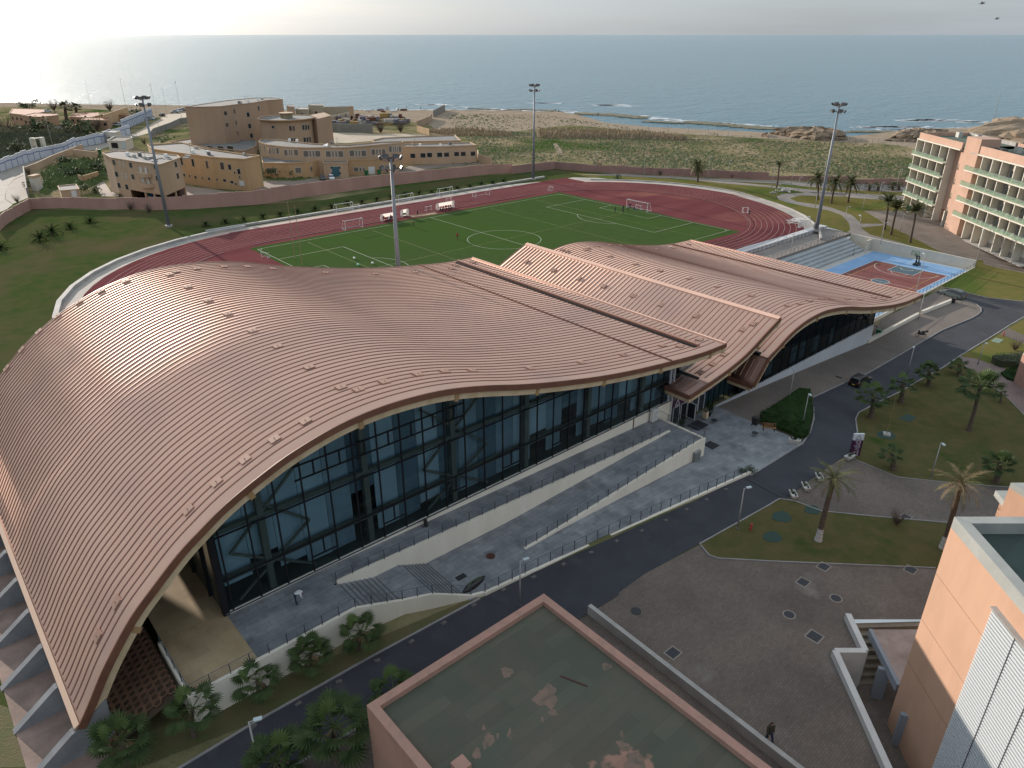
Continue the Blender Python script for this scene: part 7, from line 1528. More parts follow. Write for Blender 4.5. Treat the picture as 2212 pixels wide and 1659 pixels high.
def hedge(pts, h, lab, m=HEDGE, dens=55, seed=1, px_=True):
    P = [px(*p) for p in pts]; rnd = random.Random(seed); z0 = sum(p.z for p in P) / len(P); t = thing('hedge', (P[0].x, P[0].y, P[0].z), lab, 'hedge'); o0 = P[0].copy(); poly = [(p.x, p.y) for p in P]
    cx = sum(p[0] for p in poly) / len(poly); cy = sum(p[1] for p in poly) / len(poly)
    MB().prism([((x - cx) * .93 + cx - o0.x, (y - cy) * .93 + cy - o0.y) for x, y in poly], -.6, h * .85).build('core', m, t)
    def inside(x, y):
        c = False; j = len(poly) - 1
        for i in range(len(poly)):
            if (poly[i][1] > y) != (poly[j][1] > y) and x < (poly[j][0] - poly[i][0]) * (y - poly[i][1]) / (poly[j][1] - poly[i][1]) + poly[i][0]: c = not c
            j = i
        return c
    xs = [p[0] for p in poly]; ys = [p[1] for p in poly]; area = (max(xs) - min(xs)) * (max(ys) - min(ys)); mb = MB()
    for i in range(int(area * dens)):
        x, y = rnd.uniform(min(xs), max(xs)), rnd.uniform(min(ys), max(ys))
        if not inside(x, y): continue
        zz_ = h * rnd.uniform(.55, 1.12) * (1 + .18 * math.sin(x * 1.7) * math.cos(y * 2.1)); a = Vector((rnd.uniform(-1, 1), rnd.uniform(-1, 1), rnd.uniform(-.2, .9))).normalized() * .13; b = a.cross(Vector((rnd.uniform(-1, 1), rnd.uniform(-1, 1), 1))).normalized() * .07; p = Vector((x - o0.x, y - o0.y, zz_ + H(x, y) - o0.z)); mb.add([p - a, p - b, p + a, p + b], [[0, 1, 2, 3]])
    mb.build('leaves', m, t)
hedge([gE(1330, 640), gE(1600, 490), gE(1850, 345), gE(2010, 365), gE(2045, 640), gE(1985, 950), gE(1890, 970), gE(1600, 850), gE(1320, 745)], .75, 'dense dark green hedge filling the curved corner beside the entrance plaza')
hedge(g(g5, (1915, 930), (2180, 900), (2212, 925), (2140, 985), (2000, 985), (1940, 960)), 1.4, 'hedge in front of the pink building at the right edge', seed=2, m=mat('hedge_dark', (.045, .050, .025), .9, (.03, .045, .015), 1)); hedge(g(g5, (2000, 1040), (2180, 960), (2170, 1040), (2125, 1110), (2060, 1090)), .5, 'low green planting beside the pink wall at the right', seed=3)
struct(drape_mb([tuple(px(*p))[:2] for p in ((1629, 914), (1722, 852), (1756, 859), (1758, 905), (1750, 935), (1733, 959), (1727, 950))], .06).build('planting_bed', SOIL))
# ground cover and scrub
def tufts(poly_px, n, m, h0, h1, seed, label, w_=.5, z=0.0, name='scrub'):
    P = [px(u, v, z) for u, v in poly_px]; rnd = random.Random(seed); mb = MB(); tri = []
    for t_ in geometry.tessellate_polygon([[Vector((p.x, p.y, 0)) for p in P]]):
        a, b, c = [P[i] for i in t_]; tri.append((abs((b - a).cross(c - a).z), a, b, c))
    tot = sum(t_[0] for t_ in tri)
    for A_, a, b, c in tri:
        for _ in range(int(n * A_ / tot)):
            r1_, r2_ = rnd.random(), rnd.random()
            if r1_ + r2_ > 1: r1_, r2_ = 1 - r1_, 1 - r2_
            p = a + (b - a) * r1_ + (c - a) * r2_; 
            cl = math.sin(p.x * .07) * math.cos(p.y * .05) + math.sin(p.x * .021 + 2) + rnd.uniform(-.9, .9)
            if cl < -.05: continue
            h = rnd.uniform(h0, h1) * (1 + .4 * cl); ww = w_ * rnd.uniform(.5, 1.6) * h
            zz_ = H(p.x, p.y); k = rnd.uniform(0, 6.28); pts = [(p.x + ww * math.cos(k + j * 1.257) * rnd.uniform(.7, 1.3), p.y + ww * math.sin(k + j * 1.257) * rnd.uniform(.7, 1.3), zz_ - .05) for j in range(5)]; top = (p.x + rnd.uniform(-.2, .2) * ww, p.y + rnd.uniform(-.2, .2) * ww, zz_ + h)
            mb.add(pts + [top], [[j, (j + 1) % 5, 5] for j in range(5)])
    tag(mb.build(name, m), label, 'scrub', kind='stuff')
FPOLY = [g2(1770, 500), g3(0, 480), g3(500, 500), g3(1000, 510), g3(1500, 540), g3(2212, 560), g4(700, 580), g4(1200, 600), g4(1230, 860), g4(0, 835), g3(1200, 790), g3(400, 735), g2(2040, 760), g2(1900, 600)]
tufts(FPOLY, 8000, mat('scrub_green', (.065, .088, .028), .95, (.10, .108, .042), .1), .10, .34, 1, 'low green scrub scattered over the coastal field', 1.9)
tufts(FPOLY, 6000, mat('scrub_dry', (.21, .155, .085), .95, (.15, .12, .06), .1), .10, .30, 2, 'dry brown grass tufts scattered over the coastal field', 1.8)
tufts([g2(1640, 330), g3(300, 330), g3(700, 400), g3(1200, 470), g3(2100, 520), g3(1500, 535), g3(500, 490), g3(0, 470), g2(1700, 440)], 1500, MATS['scrub_green'], .12, .35, 3, 'patchy dune grass between the beach and the fence', 1.3)
tufts([g3(230, 480), g3(320, 478), g3(700, 490), g3(1200, 510), g3(1500, 540), g3(1500, 556), g3(1200, 545), g3(700, 538), g3(230, 535)], 2600, REED, .8, 1.7, 4, 'belt of tall dry reeds along the field fence', .35, name='reeds')
tufts([g2(1450, 480), g2(1800, 470), g2(2212, 500), g2(2212, 520), g2(1700, 520)], 900, REED, .6, 1.5, 5, 'belt of dry reeds behind the far building', .35, name='reeds')
tufts(g(g1, (0, 520), (900, 500), (1000, 540), (600, 570), (300, 690), (0, 750)), 2600, mat('scrub_dark', (.030, .036, .018), .95, (.05, .055, .022), .1), .6, 1.8, 6, 'dark scrub between the far houses and the striped wall', .8)
tufts(g(g1, (0, 400), (500, 440), (900, 450), (920, 500), (0, 520)), 1300, mat('scrub_olive', (.10, .085, .045), .95, (.07, .065, .03), .1), 1.0, 3.2, 7, 'olive brush in front of the far houses', .8)
tufts(g(g1, (370, 850), (560, 740), (860, 700), (920, 900), (760, 960), (560, 920), (400, 1030)), 1500, mat('garden_green', (.035, .060, .015), .95, (.075, .10, .02), .2), .3, 1.3, 8, 'overgrown green garden left of the worn beige block', .9)
tufts(g(g1, (1320, 520), (1620, 430), (1625, 500), (1400, 575)), 500, MATS['garden_green'], .2, .6, 9, 'green weeds along the grey wall left of the tall brown block', 1.2)
tufts(g(g2, (100, 880), (300, 850), (480, 880), (420, 905), (120, 905)), 300, MATS['garden_green'], .2, .6, 10, 'weeds in front of the tan building', 1.0); tufts(g(g2, (1300, 810), (1600, 760), (1930, 740), (1940, 752), (1560, 800), (1330, 830)), 400, MATS['garden_green'], .2, .5, 11, 'weeds in front of the row of square windows', 1.2)
drape('field_path', g(g3, (355, 585), (385, 580), (430, 640), (428, 700), (405, 690), (380, 640)), .05, SAND); 

# ------------------------------------------------------------------ vehicles
TYRE = mat('tyre', (.012, .012, .012), .8); CWIN = mat('car_window', (.01, .012, .015), .06, spec=.7)
def carmesh(L=4.6, W=1.86, Ht=1.62, suv=True):
    """body and glass as lofted sections along the length (front at +x)"""
    st = [(-.5, .55, .78, .78, .80), (-.485, .30, .98, .99, .92), (-.43, .26, 1.0, Ht * .93 if suv else 1.04, .96), (-.36, .26, .99, Ht * .985 if suv else 1.10, .98), (-.20, .26, .97, Ht, 1.0), (.04, .26, .95, Ht * .985, 1.0), (.12, .26, .95, Ht * .90, 1.0), (.25, .26, .94, 1.0, 1.0), (.40, .26, .86, .90, .97), (.48, .28, .72, .76, .90), (.5, .36, .62, .64, .82)]
    body = MB(); glass = MB(); vs = []
    for x, zb_, zl, zt_, wf in st:
        hw = W / 2 * wf; top = hw * (.76 if zt_ - zl > .2 else .93); vs.append([(x * L, -hw * .96, zb_), (x * L, -hw, (zb_ + zl) / 2), (x * L, -hw * .97, zl), (x * L, -top, zt_ - .05), (x * L, -top * .8, zt_), (x * L, top * .8, zt_), (x * L, top, zt_ - .05), (x * L, hw * .97, zl), (x * L, hw, (zb_ + zl) / 2), (x * L, hw * .96, zb_)])
    for i in range(len(vs) - 1):
        a, b = vs[i], vs[i + 1]; cab = st[i][3] - st[i][2] > .2 or st[i + 1][3] - st[i + 1][2] > .2
        for k in range(9):
            side = k in (2, 6); scr = k in (3, 4, 5) and cab and abs(st[i][3] - st[i + 1][3]) > .18
            (glass if (side and cab) or scr else body).add([a[k], a[k + 1], b[k + 1], b[k]], [[3, 2, 1, 0]])
        body.add([a[9], a[0], b[0], b[9]], [[3, 2, 1, 0]])
    body.add(vs[0], [list(range(10))]); body.add(vs[-1], [list(reversed(range(10)))])
    return body, glass
def car(p, rz, paint, lab, suv=True, sc=1.0, plate=True, group='cars', L=4.6):
    t = thing('parked_car', p, lab, 'car', group, rz); b, gl_ = carmesh(L, suv=suv); b.build('body', paint, t); gl_.build('windows', CWIN, t)
    for x in (-.31 * L, .30 * L):
        for y in (-.86, .86):
            w__ = MB().tube((x, y - .1, .33), (x, y + .1, .33), .33, n=16).build('wheel', TYRE, t); MB().tube((x, y - .105, .33), (x, y + .105, .33), .20, n=10).build('rim', STEEL, w__)
    for y in (-.62, .62):
        MB().box(.468 * L, .488 * L, y - .2, y + .2, .62, .74).build('headlight', mat('headlight', (.5, .52, .55), .15), t); MB().box(-.495 * L, -.478 * L, y - .18, y + .18, .80, .96).build('tail_light', mat('tail_light', (.25, .01, .01), .3), t)
    if plate: MB().box(-.507 * L, -.498 * L, -.26, .26, .55, .66).build('number_plate', mat('plate_yellow', (.6, .38, .03), .5), t)
    if suv: MB().bar((-.36 * L, -.66, 1.66), (.02 * L, -.66, 1.66), .05, .05).bar((-.36 * L, .66, 1.66), (.02 * L, .66, 1.66), .05, .05).build('roof_rails', STEEL, t)
    t.scale = (sc, sc, sc); return t
BLKP = mat('black_paint', (.008, .009, .012), .3, coat=.3); GRYP = mat('grey_green_paint', (.075, .10, .105), .35, coat=.2); WHP = mat('car_white', (.62, .64, .68), .3, coat=.5); SILP = mat('car_silver', (.30, .33, .36), .3, metal=.4)
def rdir(a, b): a, b = px(*a), px(*b); return math.atan2(b.y - a.y, b.x - a.x)
car(px(1857, 829), rdir((1756, 860), (1900, 793)), BLKP, 'black estate car parked half on the road in front of the far hall')
car(px(2057, 641), rdir((2090, 655), (2025, 630)), GRYP, 'dark grey-green estate car by the corner of the basketball court', sc=1.12)
car(px(*g2(578, 896)), R(70) - math.pi, BLKP, 'black car parked by the teal door of the tan building', False); car(px(*g2(652, 890)), R(70) - math.pi, WHP, 'white car parked by the teal door of the tan building', False)
for i, (x, y, m_, lab) in enumerate(((1295, 380, SILP, 'silver car nearest the end of the striped wall'), (1318, 372, WHP, 'white car behind the silver one at the striped wall'), (1400, 345, BLKP, 'dark car in the sandy lot, standing alone'), (1510, 318, SILP, 'grey car in the sandy lot near the beach'), (1547, 308, WHP, 'white car in the sandy lot near the beach'), (1583, 300, BLKP, 'dark van-like car farthest right in the sandy lot'), (1025, 428, WHP, 'pale car beside the tall ochre wall'), (408, 310, WHP, 'white car among the far houses'))): car(px(*g1(x, y)), R(-20) + i, m_, lab, i % 2 == 0, 1.15)
def motorbike(p, rz, lab):
    t = thing('motorbike', p, lab, 'motorbike', None, rz); D = mat('bike_black', (.012, .012, .014), .35)
    for x in (-.68, .68): MB().path([(x + .28 * math.cos(a), 0, .31 + .28 * math.sin(a)) for a in [i * math.pi / 8 for i in range(17)]], .055, 6).build('wheel', TYRE, t)
    MB().path([(-.75, 0, .50), (-.3, 0, .62), (.1, 0, .66), (.55, 0, .80)], [.16, .30, .30, .20], 8).build('body', D, t, smooth=True); MB().prism([(.35, -.2), (.62, -.14), (.62, .14), (.35, .2)], .55, 1.25).build('fairing', D, t); MB().path([(-.85, 0, .98), (-.4, 0, .98), (.0, 0, .95)], [.14, .20, .15], 8).build('seat', D, t)
    MB().tube((.68, 0, .31), (.45, 0, 1.1), .04).build('fork', STEEL, t); MB().tube((.45, -.35, 1.1), (.45, .35, 1.1), .02).build('handlebar', STEEL, t); MB().ball((.55, 0, .95), .1).build('headlight', MATS['headlight'], t); MB().obox((-.95, 0, .95), .35, .35, .32).build('top_box', D, t)
motorbike(px(1988, 727), 2.3, 'black motorbike standing on the brown pavement by the square grate')
# ------------------------------------------------------------------ street furniture
def planter(p, rz, lab, bushy=True):
    t = thing('flower_box', p, lab, 'planter', 'white flower boxes', rz); PW = mat('planter_white', (.50, .48, .45), .7)
    b = MB(); b.add([(-.55, -.22, .12), (.55, -.22, .12), (.55, .22, .12), (-.55, .22, .12), (-.72, -.32, .55), (.72, -.32, .55), (.72, .32, .55), (-.72, .32, .55)], [[3, 2, 1, 0], [4, 5, 6, 7], [0, 1, 5, 4], [1, 2, 6, 5], [2, 3, 7, 6], [3, 0, 4, 7]]); b.build('box', PW, t)
    MB().box(-.45, -.3, -.2, .2, 0, .12).box(.3, .45, -.2, .2, 0, .12).build('foot', PW, t); MB().box(-.75, .75, -.35, -.27, .5, .6).box(-.75, .75, .27, .35, .5, .6).box(-.75, -.67, -.35, .35, .5, .6).box(.67, .75, -.35, .35, .5, .6).build('rim', PW, t)
    o = bpy.data.objects.new('plant_leaves', SM[1].copy()); o.data.materials[0] = HEDGE; COL.objects.link(o); o.parent = t; o.location = (0, 0, .5); o.scale = (.62, .28, .28 if bushy else .8)
rr = rdir((1660, 1093), (1701, 1077))
planter(px(*g6(213, 566)), R(45), 'lowest of three white flower boxes in a row by the road'); planter(px(*g6(320, 498)), R(45), 'middle one of three white flower boxes in a row by the road'); planter(px(*g6(438, 415)), R(45), 'highest of three white flower boxes in a row by the road'); planter(px(*g6(700, 240)), R(-10), 'white flower box at the foot of the purple sign'); planter(px(*gE(1795, 1005), -1.12), R(-60), 'white flower box with a tall bush at the hedge end', False)
def totem():
    p = px(1845, 984); h = htop(p, 1858, 937) - p.z; t = thing('sign_totem', p, 'tall purple sign totem with white head at the lawn corner', 'sign', None, R(-40)); w__ = 1.3
    MB().box(-w__ / 2, w__ / 2, -.12, .12, 0, h * .72).build('panel', SIGNM, t); MB().box(-w__ / 2, w__ / 2, -.12, .12, h * .72, h).build('head', mat('sign_head', (.55, .58, .60), .5), t)
    lb = MB(); bl = mat('logo_navy', (.02, .03, .12), .5); lb.bar((-.3, -.13, h * .78), (-.05, -.13, h * .93), .02, .06).bar((.05, -.13, h * .93), (.3, -.13, h * .78), .02, .06).bar((-.05, -.13, h * .93), (.05, -.13, h * .93), .02, .06).box(-.4, .4, -.14, -.125, h * .755, h * .775).build('emblem', bl, t)
    o = text('مركز رياضي', .5, (-.18, -.13, h * .36), (math.pi / 2, -math.pi / 2, 0), LETT, t); o = text('SPORT CENTER', .32, (.28, -.13, h * .36), (math.pi / 2, -math.pi / 2, 0), LETT, t)
totem()
def flagpole():
    p = px(*g5(1022, 1568)); h = htop(p, *g5(1118, 1250)) - p.z; t = thing('flagpole', p, 'thin rusty leaning pole in a square concrete foot on the lawn', 'pole'); MB().obox((0, 0, 0), .9, .9, .35, .5).build('foot', CONC, t); MB().tube((0, 0, .3), (.25, .1, h), .05, .03, n=6).build('pole', mat('rusty_yellow', (.20, .16, .07), .7), t)
    tag(drape_mb([(p.x + 1.5 * math.cos(a) * (1 + .2 * math.sin(3 * a)), p.y + 1.1 * math.sin(a)) for a in [i * .5236 for i in range(12)]], .075).build('green_net', mat('green_net', (.022, .052, .042), .95)), 'ragged green mesh under the square foot of the rusty pole', 'net', 'green mesh pieces')
flagpole()
for i, (x, y, rx_, f_, lab) in enumerate(((1208, 1420, 1.6, g5, 'green mesh rectangle on the shaded lawn'), (1980, 750, 1.5, g5, 'pale green hatch on the lit lawn at the right'), (120, 740, 1.2, g6, 'round ragged green mesh on the central lawn'), (385, 680, 1.0, g6, 'green mesh near the foot of the whitewashed palm'), (40, 915, 1.1, g6, 'dark green patch at the left end of the central lawn'))):
    p = px(*f_(x, y)); o = drape_mb([(p.x + rx_ * math.cos(a) * (1 if i < 2 else 1 + .2 * math.sin(3 * a)), p.y + rx_ * .8 * math.sin(a)) for a in ([.6, 2.5, 3.74, 5.68] if i < 2 else [k * .5236 for k in range(12)])], .078).build('green_net', mat('green_net_%s' % 'pale' if i == 1 else 'green_net', (.18, .24, .18) if i == 1 else (.022, .052, .042), .95)); tag(o, lab, 'net', 'green mesh pieces')
def hydrant(u, v, lab):
    p = px(u, v); t = thing('fire_hydrant', p, lab, 'hydrant', 'red fire hydrants'); RD = mat('hydrant_red', (.35, .06, .04), .5); MB().tube((0, 0, 0), (0, 0, .75), .13, .12, n=10).ball((0, 0, .78), .15).build('barrel', RD, t); MB().tube((-.24, 0, .5), (.24, 0, .5), .07, n=8).build('outlet', RD, t)
hydrant(1621, 1146, 'small red hydrant on the central lawn near the kerb'); hydrant(*g5(2032, 712), 'small red hydrant on the lit strip at the right')
def parkbench():
    p = px(*gE(1450, 835), -1.12); t = thing('park_bench', p, 'wooden park bench in front of the dark hedge on the plaza', 'bench', None, R(-52)); WD = mat('bench_wood', (.22, .12, .05), .6, (.15, .08, .035), 3)
    for k in range(4): MB().box(-.9, .9, -.25 + k * .14, -.15 + k * .14, .44, .48).build('seat_slat', WD, t)
    for k in range(3): MB().box(-.9, .9, .30 + k * .02, .33 + k * .02, .55 + k * .15, .66 + k * .15).build('back_slat', WD, t)
    for x in (-.7, .7): MB().box(x - .04, x + .04, -.25, .33, .36, .44).box(x - .04, x + .04, -.25, -.15, 0, .4).box(x - .04, x + .04, .22, .34, 0, .9).build('leg', DARK, t)
parkbench()
def bin_(p, m_, lab, sc=1.0, rz=0.0):
    t = thing('wheelie_bin', p, lab, 'bin', 'rubbish bins', rz); b = MB(); b.add([(-.24, -.28, .08), (.24, -.28, .08), (.24, .28, .08), (-.24, .28, .08), (-.3, -.36, 1.0), (.3, -.36, 1.0), (.3, .36, 1.0), (-.3, .36, 1.0)], [[3, 2, 1, 0], [4, 5, 6, 7], [0, 1, 5, 4], [1, 2, 6, 5], [2, 3, 7, 6], [3, 0, 4, 7]]); b.build('body', m_, t)
    MB().box(-.33, .33, -.4, .38, 1.0, 1.08).build('lid', m_, t); MB().tube((-.28, .25, .1), (.28, .25, .1), .1, n=8).build('wheel', TYRE, t); t.scale = (sc,) * 3
BG = mat('bin_green', (.01, .13, .055), .5); bin_(px(*g2(955, 858)), BG, 'green bin left of the white door on the tan building', 1.6); bin_(px(*g2(1065, 850)), BG, 'green bin right of the white door on the tan building', 1.6); bin_(px(*g5(950, 708)), BG, 'green bin behind the low white wall near the far hall', 1.2)
bin_(px(*g1(1300, 1052)), mat('bin_teal', (.01, .16, .12), .5), 'teal bin in the dark recess of the worn beige block', 2.0); bin_(px(*g1(1333, 1055)), mat('bin_blue', (.02, .10, .35), .5), 'blue bin in the dark recess of the worn beige block', 2.0); bin_(px(*g1(865, 678)), BG, 'dark green bin beside the gatehouse', 2.0); bin_(px(*g4(1210, 1165)), BG, 'green bin in the hotel arcade', 1.4); bin_(px(*gE(1265, 760), -1.12), mat('bin_black', (.015, .013, .014), .6), 'black bin at the hedge end near the park bench', 1.1); bin_(px(2058, 655), mat('bin_black', (.015, .013, .014), .6), 'black bin on the end of the white wall by the parked car', 1.0)
p = px(*gE(602, 665), -1.2); t = thing('plant_pot', p, 'cream square pot by the entrance doors', 'plant pot'); MB().prism([(-.28, -.28), (.28, -.28), (.28, .28), (-.28, .28)], 0, 1.0).build('pot', BEAM, t); MB().box(-.22, .22, -.22, .22, 1.0, 1.05).build('soil', SOIL, t)
for (x, y, hh_), lab in (((650, 640, 1.9), 'slim dark shrub in a pot right of the entrance doors'), ((268, 830, 1.8), 'dark shrub in a black pot by the ramp end wall')):
    p = px(*gE(x, y), -1.15); t = thing('potted_shrub', p, lab, 'potted plant', 'potted shrubs'); MB().tube((0, 0, 0), (0, 0, .5), .22, .3, n=10).build('pot', DARK, t); o = bpy.data.objects.new('leaves', SM[0].copy()); o.data.materials[0] = HEDGE; COL.objects.link(o); o.parent = t; o.location = (0, 0, .4); o.scale = (.4, .4, hh_ * .85)
shrub(*gE(1175, 1400), .8, 'small leafy bush at the end of the kerb wall by the road', 2, z=-1.1)
# ------------------------------------------------------------------ the coast: rocks, reef, surf, fence, wreck yard
def rock(pts, h, lab, seed, m=ROCK, base=-.3, z=0.0):
    P = [px(u, v, z) for u, v in pts]; rnd = random.Random(seed); c = sum(P, Vector()) / len(P); t = tag(None or bpy.data.objects.new('rock_outcrop', None), lab); bpy.data.objects.remove(t)
    mb = MB(); n = len(P); rings = [(1.0, base), (.97, h * .28), (.90, h * .42), (.86, h * .66), (.74, h * .80), (.60, h * .92), (.38, h), (.15, h * 1.03)]; sub = 7; ring0 = []
    for i in range(n):
        for k in range(sub): ring0.append(P[i].lerp(P[(i + 1) % n], k / sub))
    N_ = len(ring0); vs = []
    for f, zz_ in rings:
        for i, p in enumerate(ring0): q = c.lerp(p, f * rnd.uniform(.90, 1.06)); vs.append((q.x, q.y, z + zz_ * rnd.uniform(.78, 1.12)))
    vs.append((c.x, c.y, z + h)); fs = []
    for r_ in range(len(rings) - 1):
        for i in range(N_): fs.append([r_ * N_ + i, r_ * N_ + (i + 1) % N_, (r_ + 1) * N_ + (i + 1) % N_, (r_ + 1) * N_ + i])
    for i in range(N_): fs.append([(len(rings) - 1) * N_ + i, (len(rings) - 1) * N_ + (i + 1) % N_, len(vs) - 1])
    mb.add(vs, fs); return tag(mb.build('rock_outcrop', m), lab, 'rock', 'rock outcrops on the shore')
rock(g(g4, (0, 500), (130, 520), (400, 560), (690, 560), (690, 530), (560, 505), (300, 490)), 4.2, 'long brown rock outcrop on the shore behind the right mast', 1); rock(g(g4, (1020, 560), (1250, 575), (1500, 560), (1600, 500), (1300, 480), (1100, 500)), 3.4, 'layered brown rock outcrop left of the hotel roof', 2)
DUNE = mat('dune', (.27, .195, .125), .95, (.19, .14, .09), .12, bump=.25, bscale=.5)
rock(g(g4, (1600, 540), (2300, 620), (2900, 620), (2900, 430), (2212, 425), (1900, 440)), 7.0, 'broad sandy headland behind the hotel', 3, DUNE); rock(g(g3, (2150, 520), (2212, 530), (2212, 505)), 1.6, 'small dark rock at the right end of the beach', 4)
REEF = mat('reef', (.17, .16, .10), .95, (.09, .085, .055), .3, bump=.1, bscale=1)
rnd = random.Random(12); mb = MB()
def reefline(pts, wd, n, mb):
    for i in range(n):
        k = rnd.uniform(0, len(pts) - 1.001); j = int(k); f = k - j; u = lerp(pts[j][0], pts[j + 1][0], f); v = lerp(pts[j][1], pts[j + 1][1], f) + rnd.uniform(-wd, wd); c = px(u, v, -1.2); a = rnd.uniform(1, 7); b = rnd.uniform(.6, 2.5); r_ = YAW * -1 + rnd.uniform(-.3, .3)
        mb.prism([(c.x + (a * math.cos(q) * math.cos(r_) - b * math.sin(q) * math.sin(r_)) * rnd.uniform(.8, 1.2), c.y + (a * math.cos(q) * math.sin(r_) + b * math.sin(q) * math.cos(r_)) * rnd.uniform(.8, 1.2)) for q in [i_ * .7854 for i_ in range(8)]], -1.6, -1.2 + rnd.uniform(.05, .45))
reefline(g(g3, (600, 325), (740, 328), (850, 335), (1000, 348), (1130, 362)), 2.0, 170, mb); reefline(g(g3, (1150, 388), (1300, 400), (1440, 405)), 1.0, 70, mb); reefline(g(g3, (1540, 402), (1700, 412), (1900, 428), (2212, 455)), 2.0, 240, mb); reefline(g(g4, (0, 455), (130, 462)), 1.0, 40, mb); reefline(g(g4, (720, 480), (1080, 485)), 1.2, 70, mb); reefline(g(g2, (1880, 282), (2050, 288)), .6, 25, mb); reefline(g(g3, (0, 292), (90, 288), (200, 296), (400, 302)), .8, 50, mb)
tag(mb.build('reef_rocks', REEF), 'flat weedy reef rocks breaking the water along the shore', 'reef', kind='stuff')
FOAM = mat('foam', (.75, .78, .80), .7); mb = MB()
def surf(pts, wd, n, amp=1.0):
    for i in range(n):
        k = rnd.uniform(0, len(pts) - 1.001); j = int(k); f = k - j; u = lerp(pts[j][0], pts[j + 1][0], f); v = lerp(pts[j][1], pts[j + 1][1], f) + rnd.uniform(-wd, wd); c = px(u, v, -1.2); a = rnd.uniform(2, 11) * amp; b = rnd.uniform(.25, .9) * amp; r_ = -YAW + rnd.uniform(-.12, .12)
        mb.prism([(c.x + (a * math.cos(q) * math.cos(r_) - b * math.sin(q) * math.sin(r_)) * rnd.uniform(.7, 1.3), c.y + (a * math.cos(q) * math.sin(r_) + b * math.sin(q) * math.cos(r_)) * rnd.uniform(.7, 1.3)) for q in [i_ * .7854 for i_ in range(8)]], -1.3, -1.13)
surf(g(g1, (0, 232), (500, 241), (1000, 247), (1600, 252)), .5, 60); surf(g(g2, (300, 290), (900, 292), (1640, 290), (2212, 296)), .6, 90); surf(g(g2, (1380, 245), (1600, 248), (1900, 280), (2212, 290)), 1.5, 40); surf(g(g3, (0, 290), (420, 303), (600, 318)), .8, 45); surf(g(g3, (210, 232), (380, 234)), .8, 26); surf(g(g3, (740, 252), (860, 250), (1050, 262)), 1.4, 60); surf(g(g3, (560, 318), (1130, 350), (1500, 392), (2212, 432)), .8, 80); surf(g(g4, (800, 445), (1000, 438), (1300, 440)), 1.3, 70); surf(g(g4, (1200, 385), (1400, 378), (1850, 398)), 1.6, 110); surf(g(g4, (0, 440), (200, 452)), .8, 30); surf(g(g4, (1000, 462), (1400, 455), (1850, 440)), .8, 50)
tag(mb.build('surf', FOAM), 'broken white surf lines along the shore', 'surf', kind='stuff')
lag = [px(u, v, 0) for u, v in g(g3, (560, 334), (740, 345), (1000, 370), (1400, 412), (2000, 450), (2212, 470))]
# field fence
fp = MB().tube((0, 0, 0), (0, 0, 2.4), .07, n=5).mesh('post', mat('fence_post', (.16, .13, .10), .9)); fpt = MB().tube((0, 0, 0), (0, 0, 6.5), .09, n=5).mesh('tall_post', mat('pale_pole', (.35, .33, .30), .7)); F0 = g(g2, (1560, 480), (1850, 500), (2212, 520)) + g(g3, (300, 530), (800, 545), (1300, 558), (1700, 560), (2212, 568)) + g(g4, (400, 572), (700, 578), (1000, 585), (1270, 600)); P = [px(*p) for p in F0]
t = thing('field_fence', P[0], 'thin post and wire fence crossing the coastal field', 'fence'); tot = sum((b - a).length for a, b in zip(P, P[1:])); k = 0; mbw = MB()
for a, b in zip(P, P[1:]):
    for z in (.8, 1.5, 2.2): mbw.tube(a - P[0] + Vector((0, 0, z)), b - P[0] + Vector((0, 0, z)), .03, n=3, cap=False)
    n = max(1, round((b - a).length / (tot / 85)))
    for i in range(n): o = bpy.data.objects.new('post', fp); COL.objects.link(o); o.parent = t; o.location = a.lerp(b, i / n) - P[0]
mbw.build('wires', STEEL, t)
for i, (f_, x, y) in enumerate(((g2, 1688, 505), (g2, 1852, 510), (g3, 318, 535), (g3, 470, 538), (g3, 652, 540), (g3, 825, 545), (g3, 995, 545), (g3, 1170, 548), (g3, 1343, 550), (g3, 1515, 555), (g3, 1690, 555), (g3, 1862, 560), (g4, 122, 565), (g4, 400, 570), (g4, 690, 575), (g4, 985, 580))): o = bpy.data.objects.new('pole', fpt); COL.objects.link(o); o.location = px(*f_(x, y)); tag(o, '%s pale pole from the left along the field fence' % nth(i), 'pole', 'pale poles along the field fence')
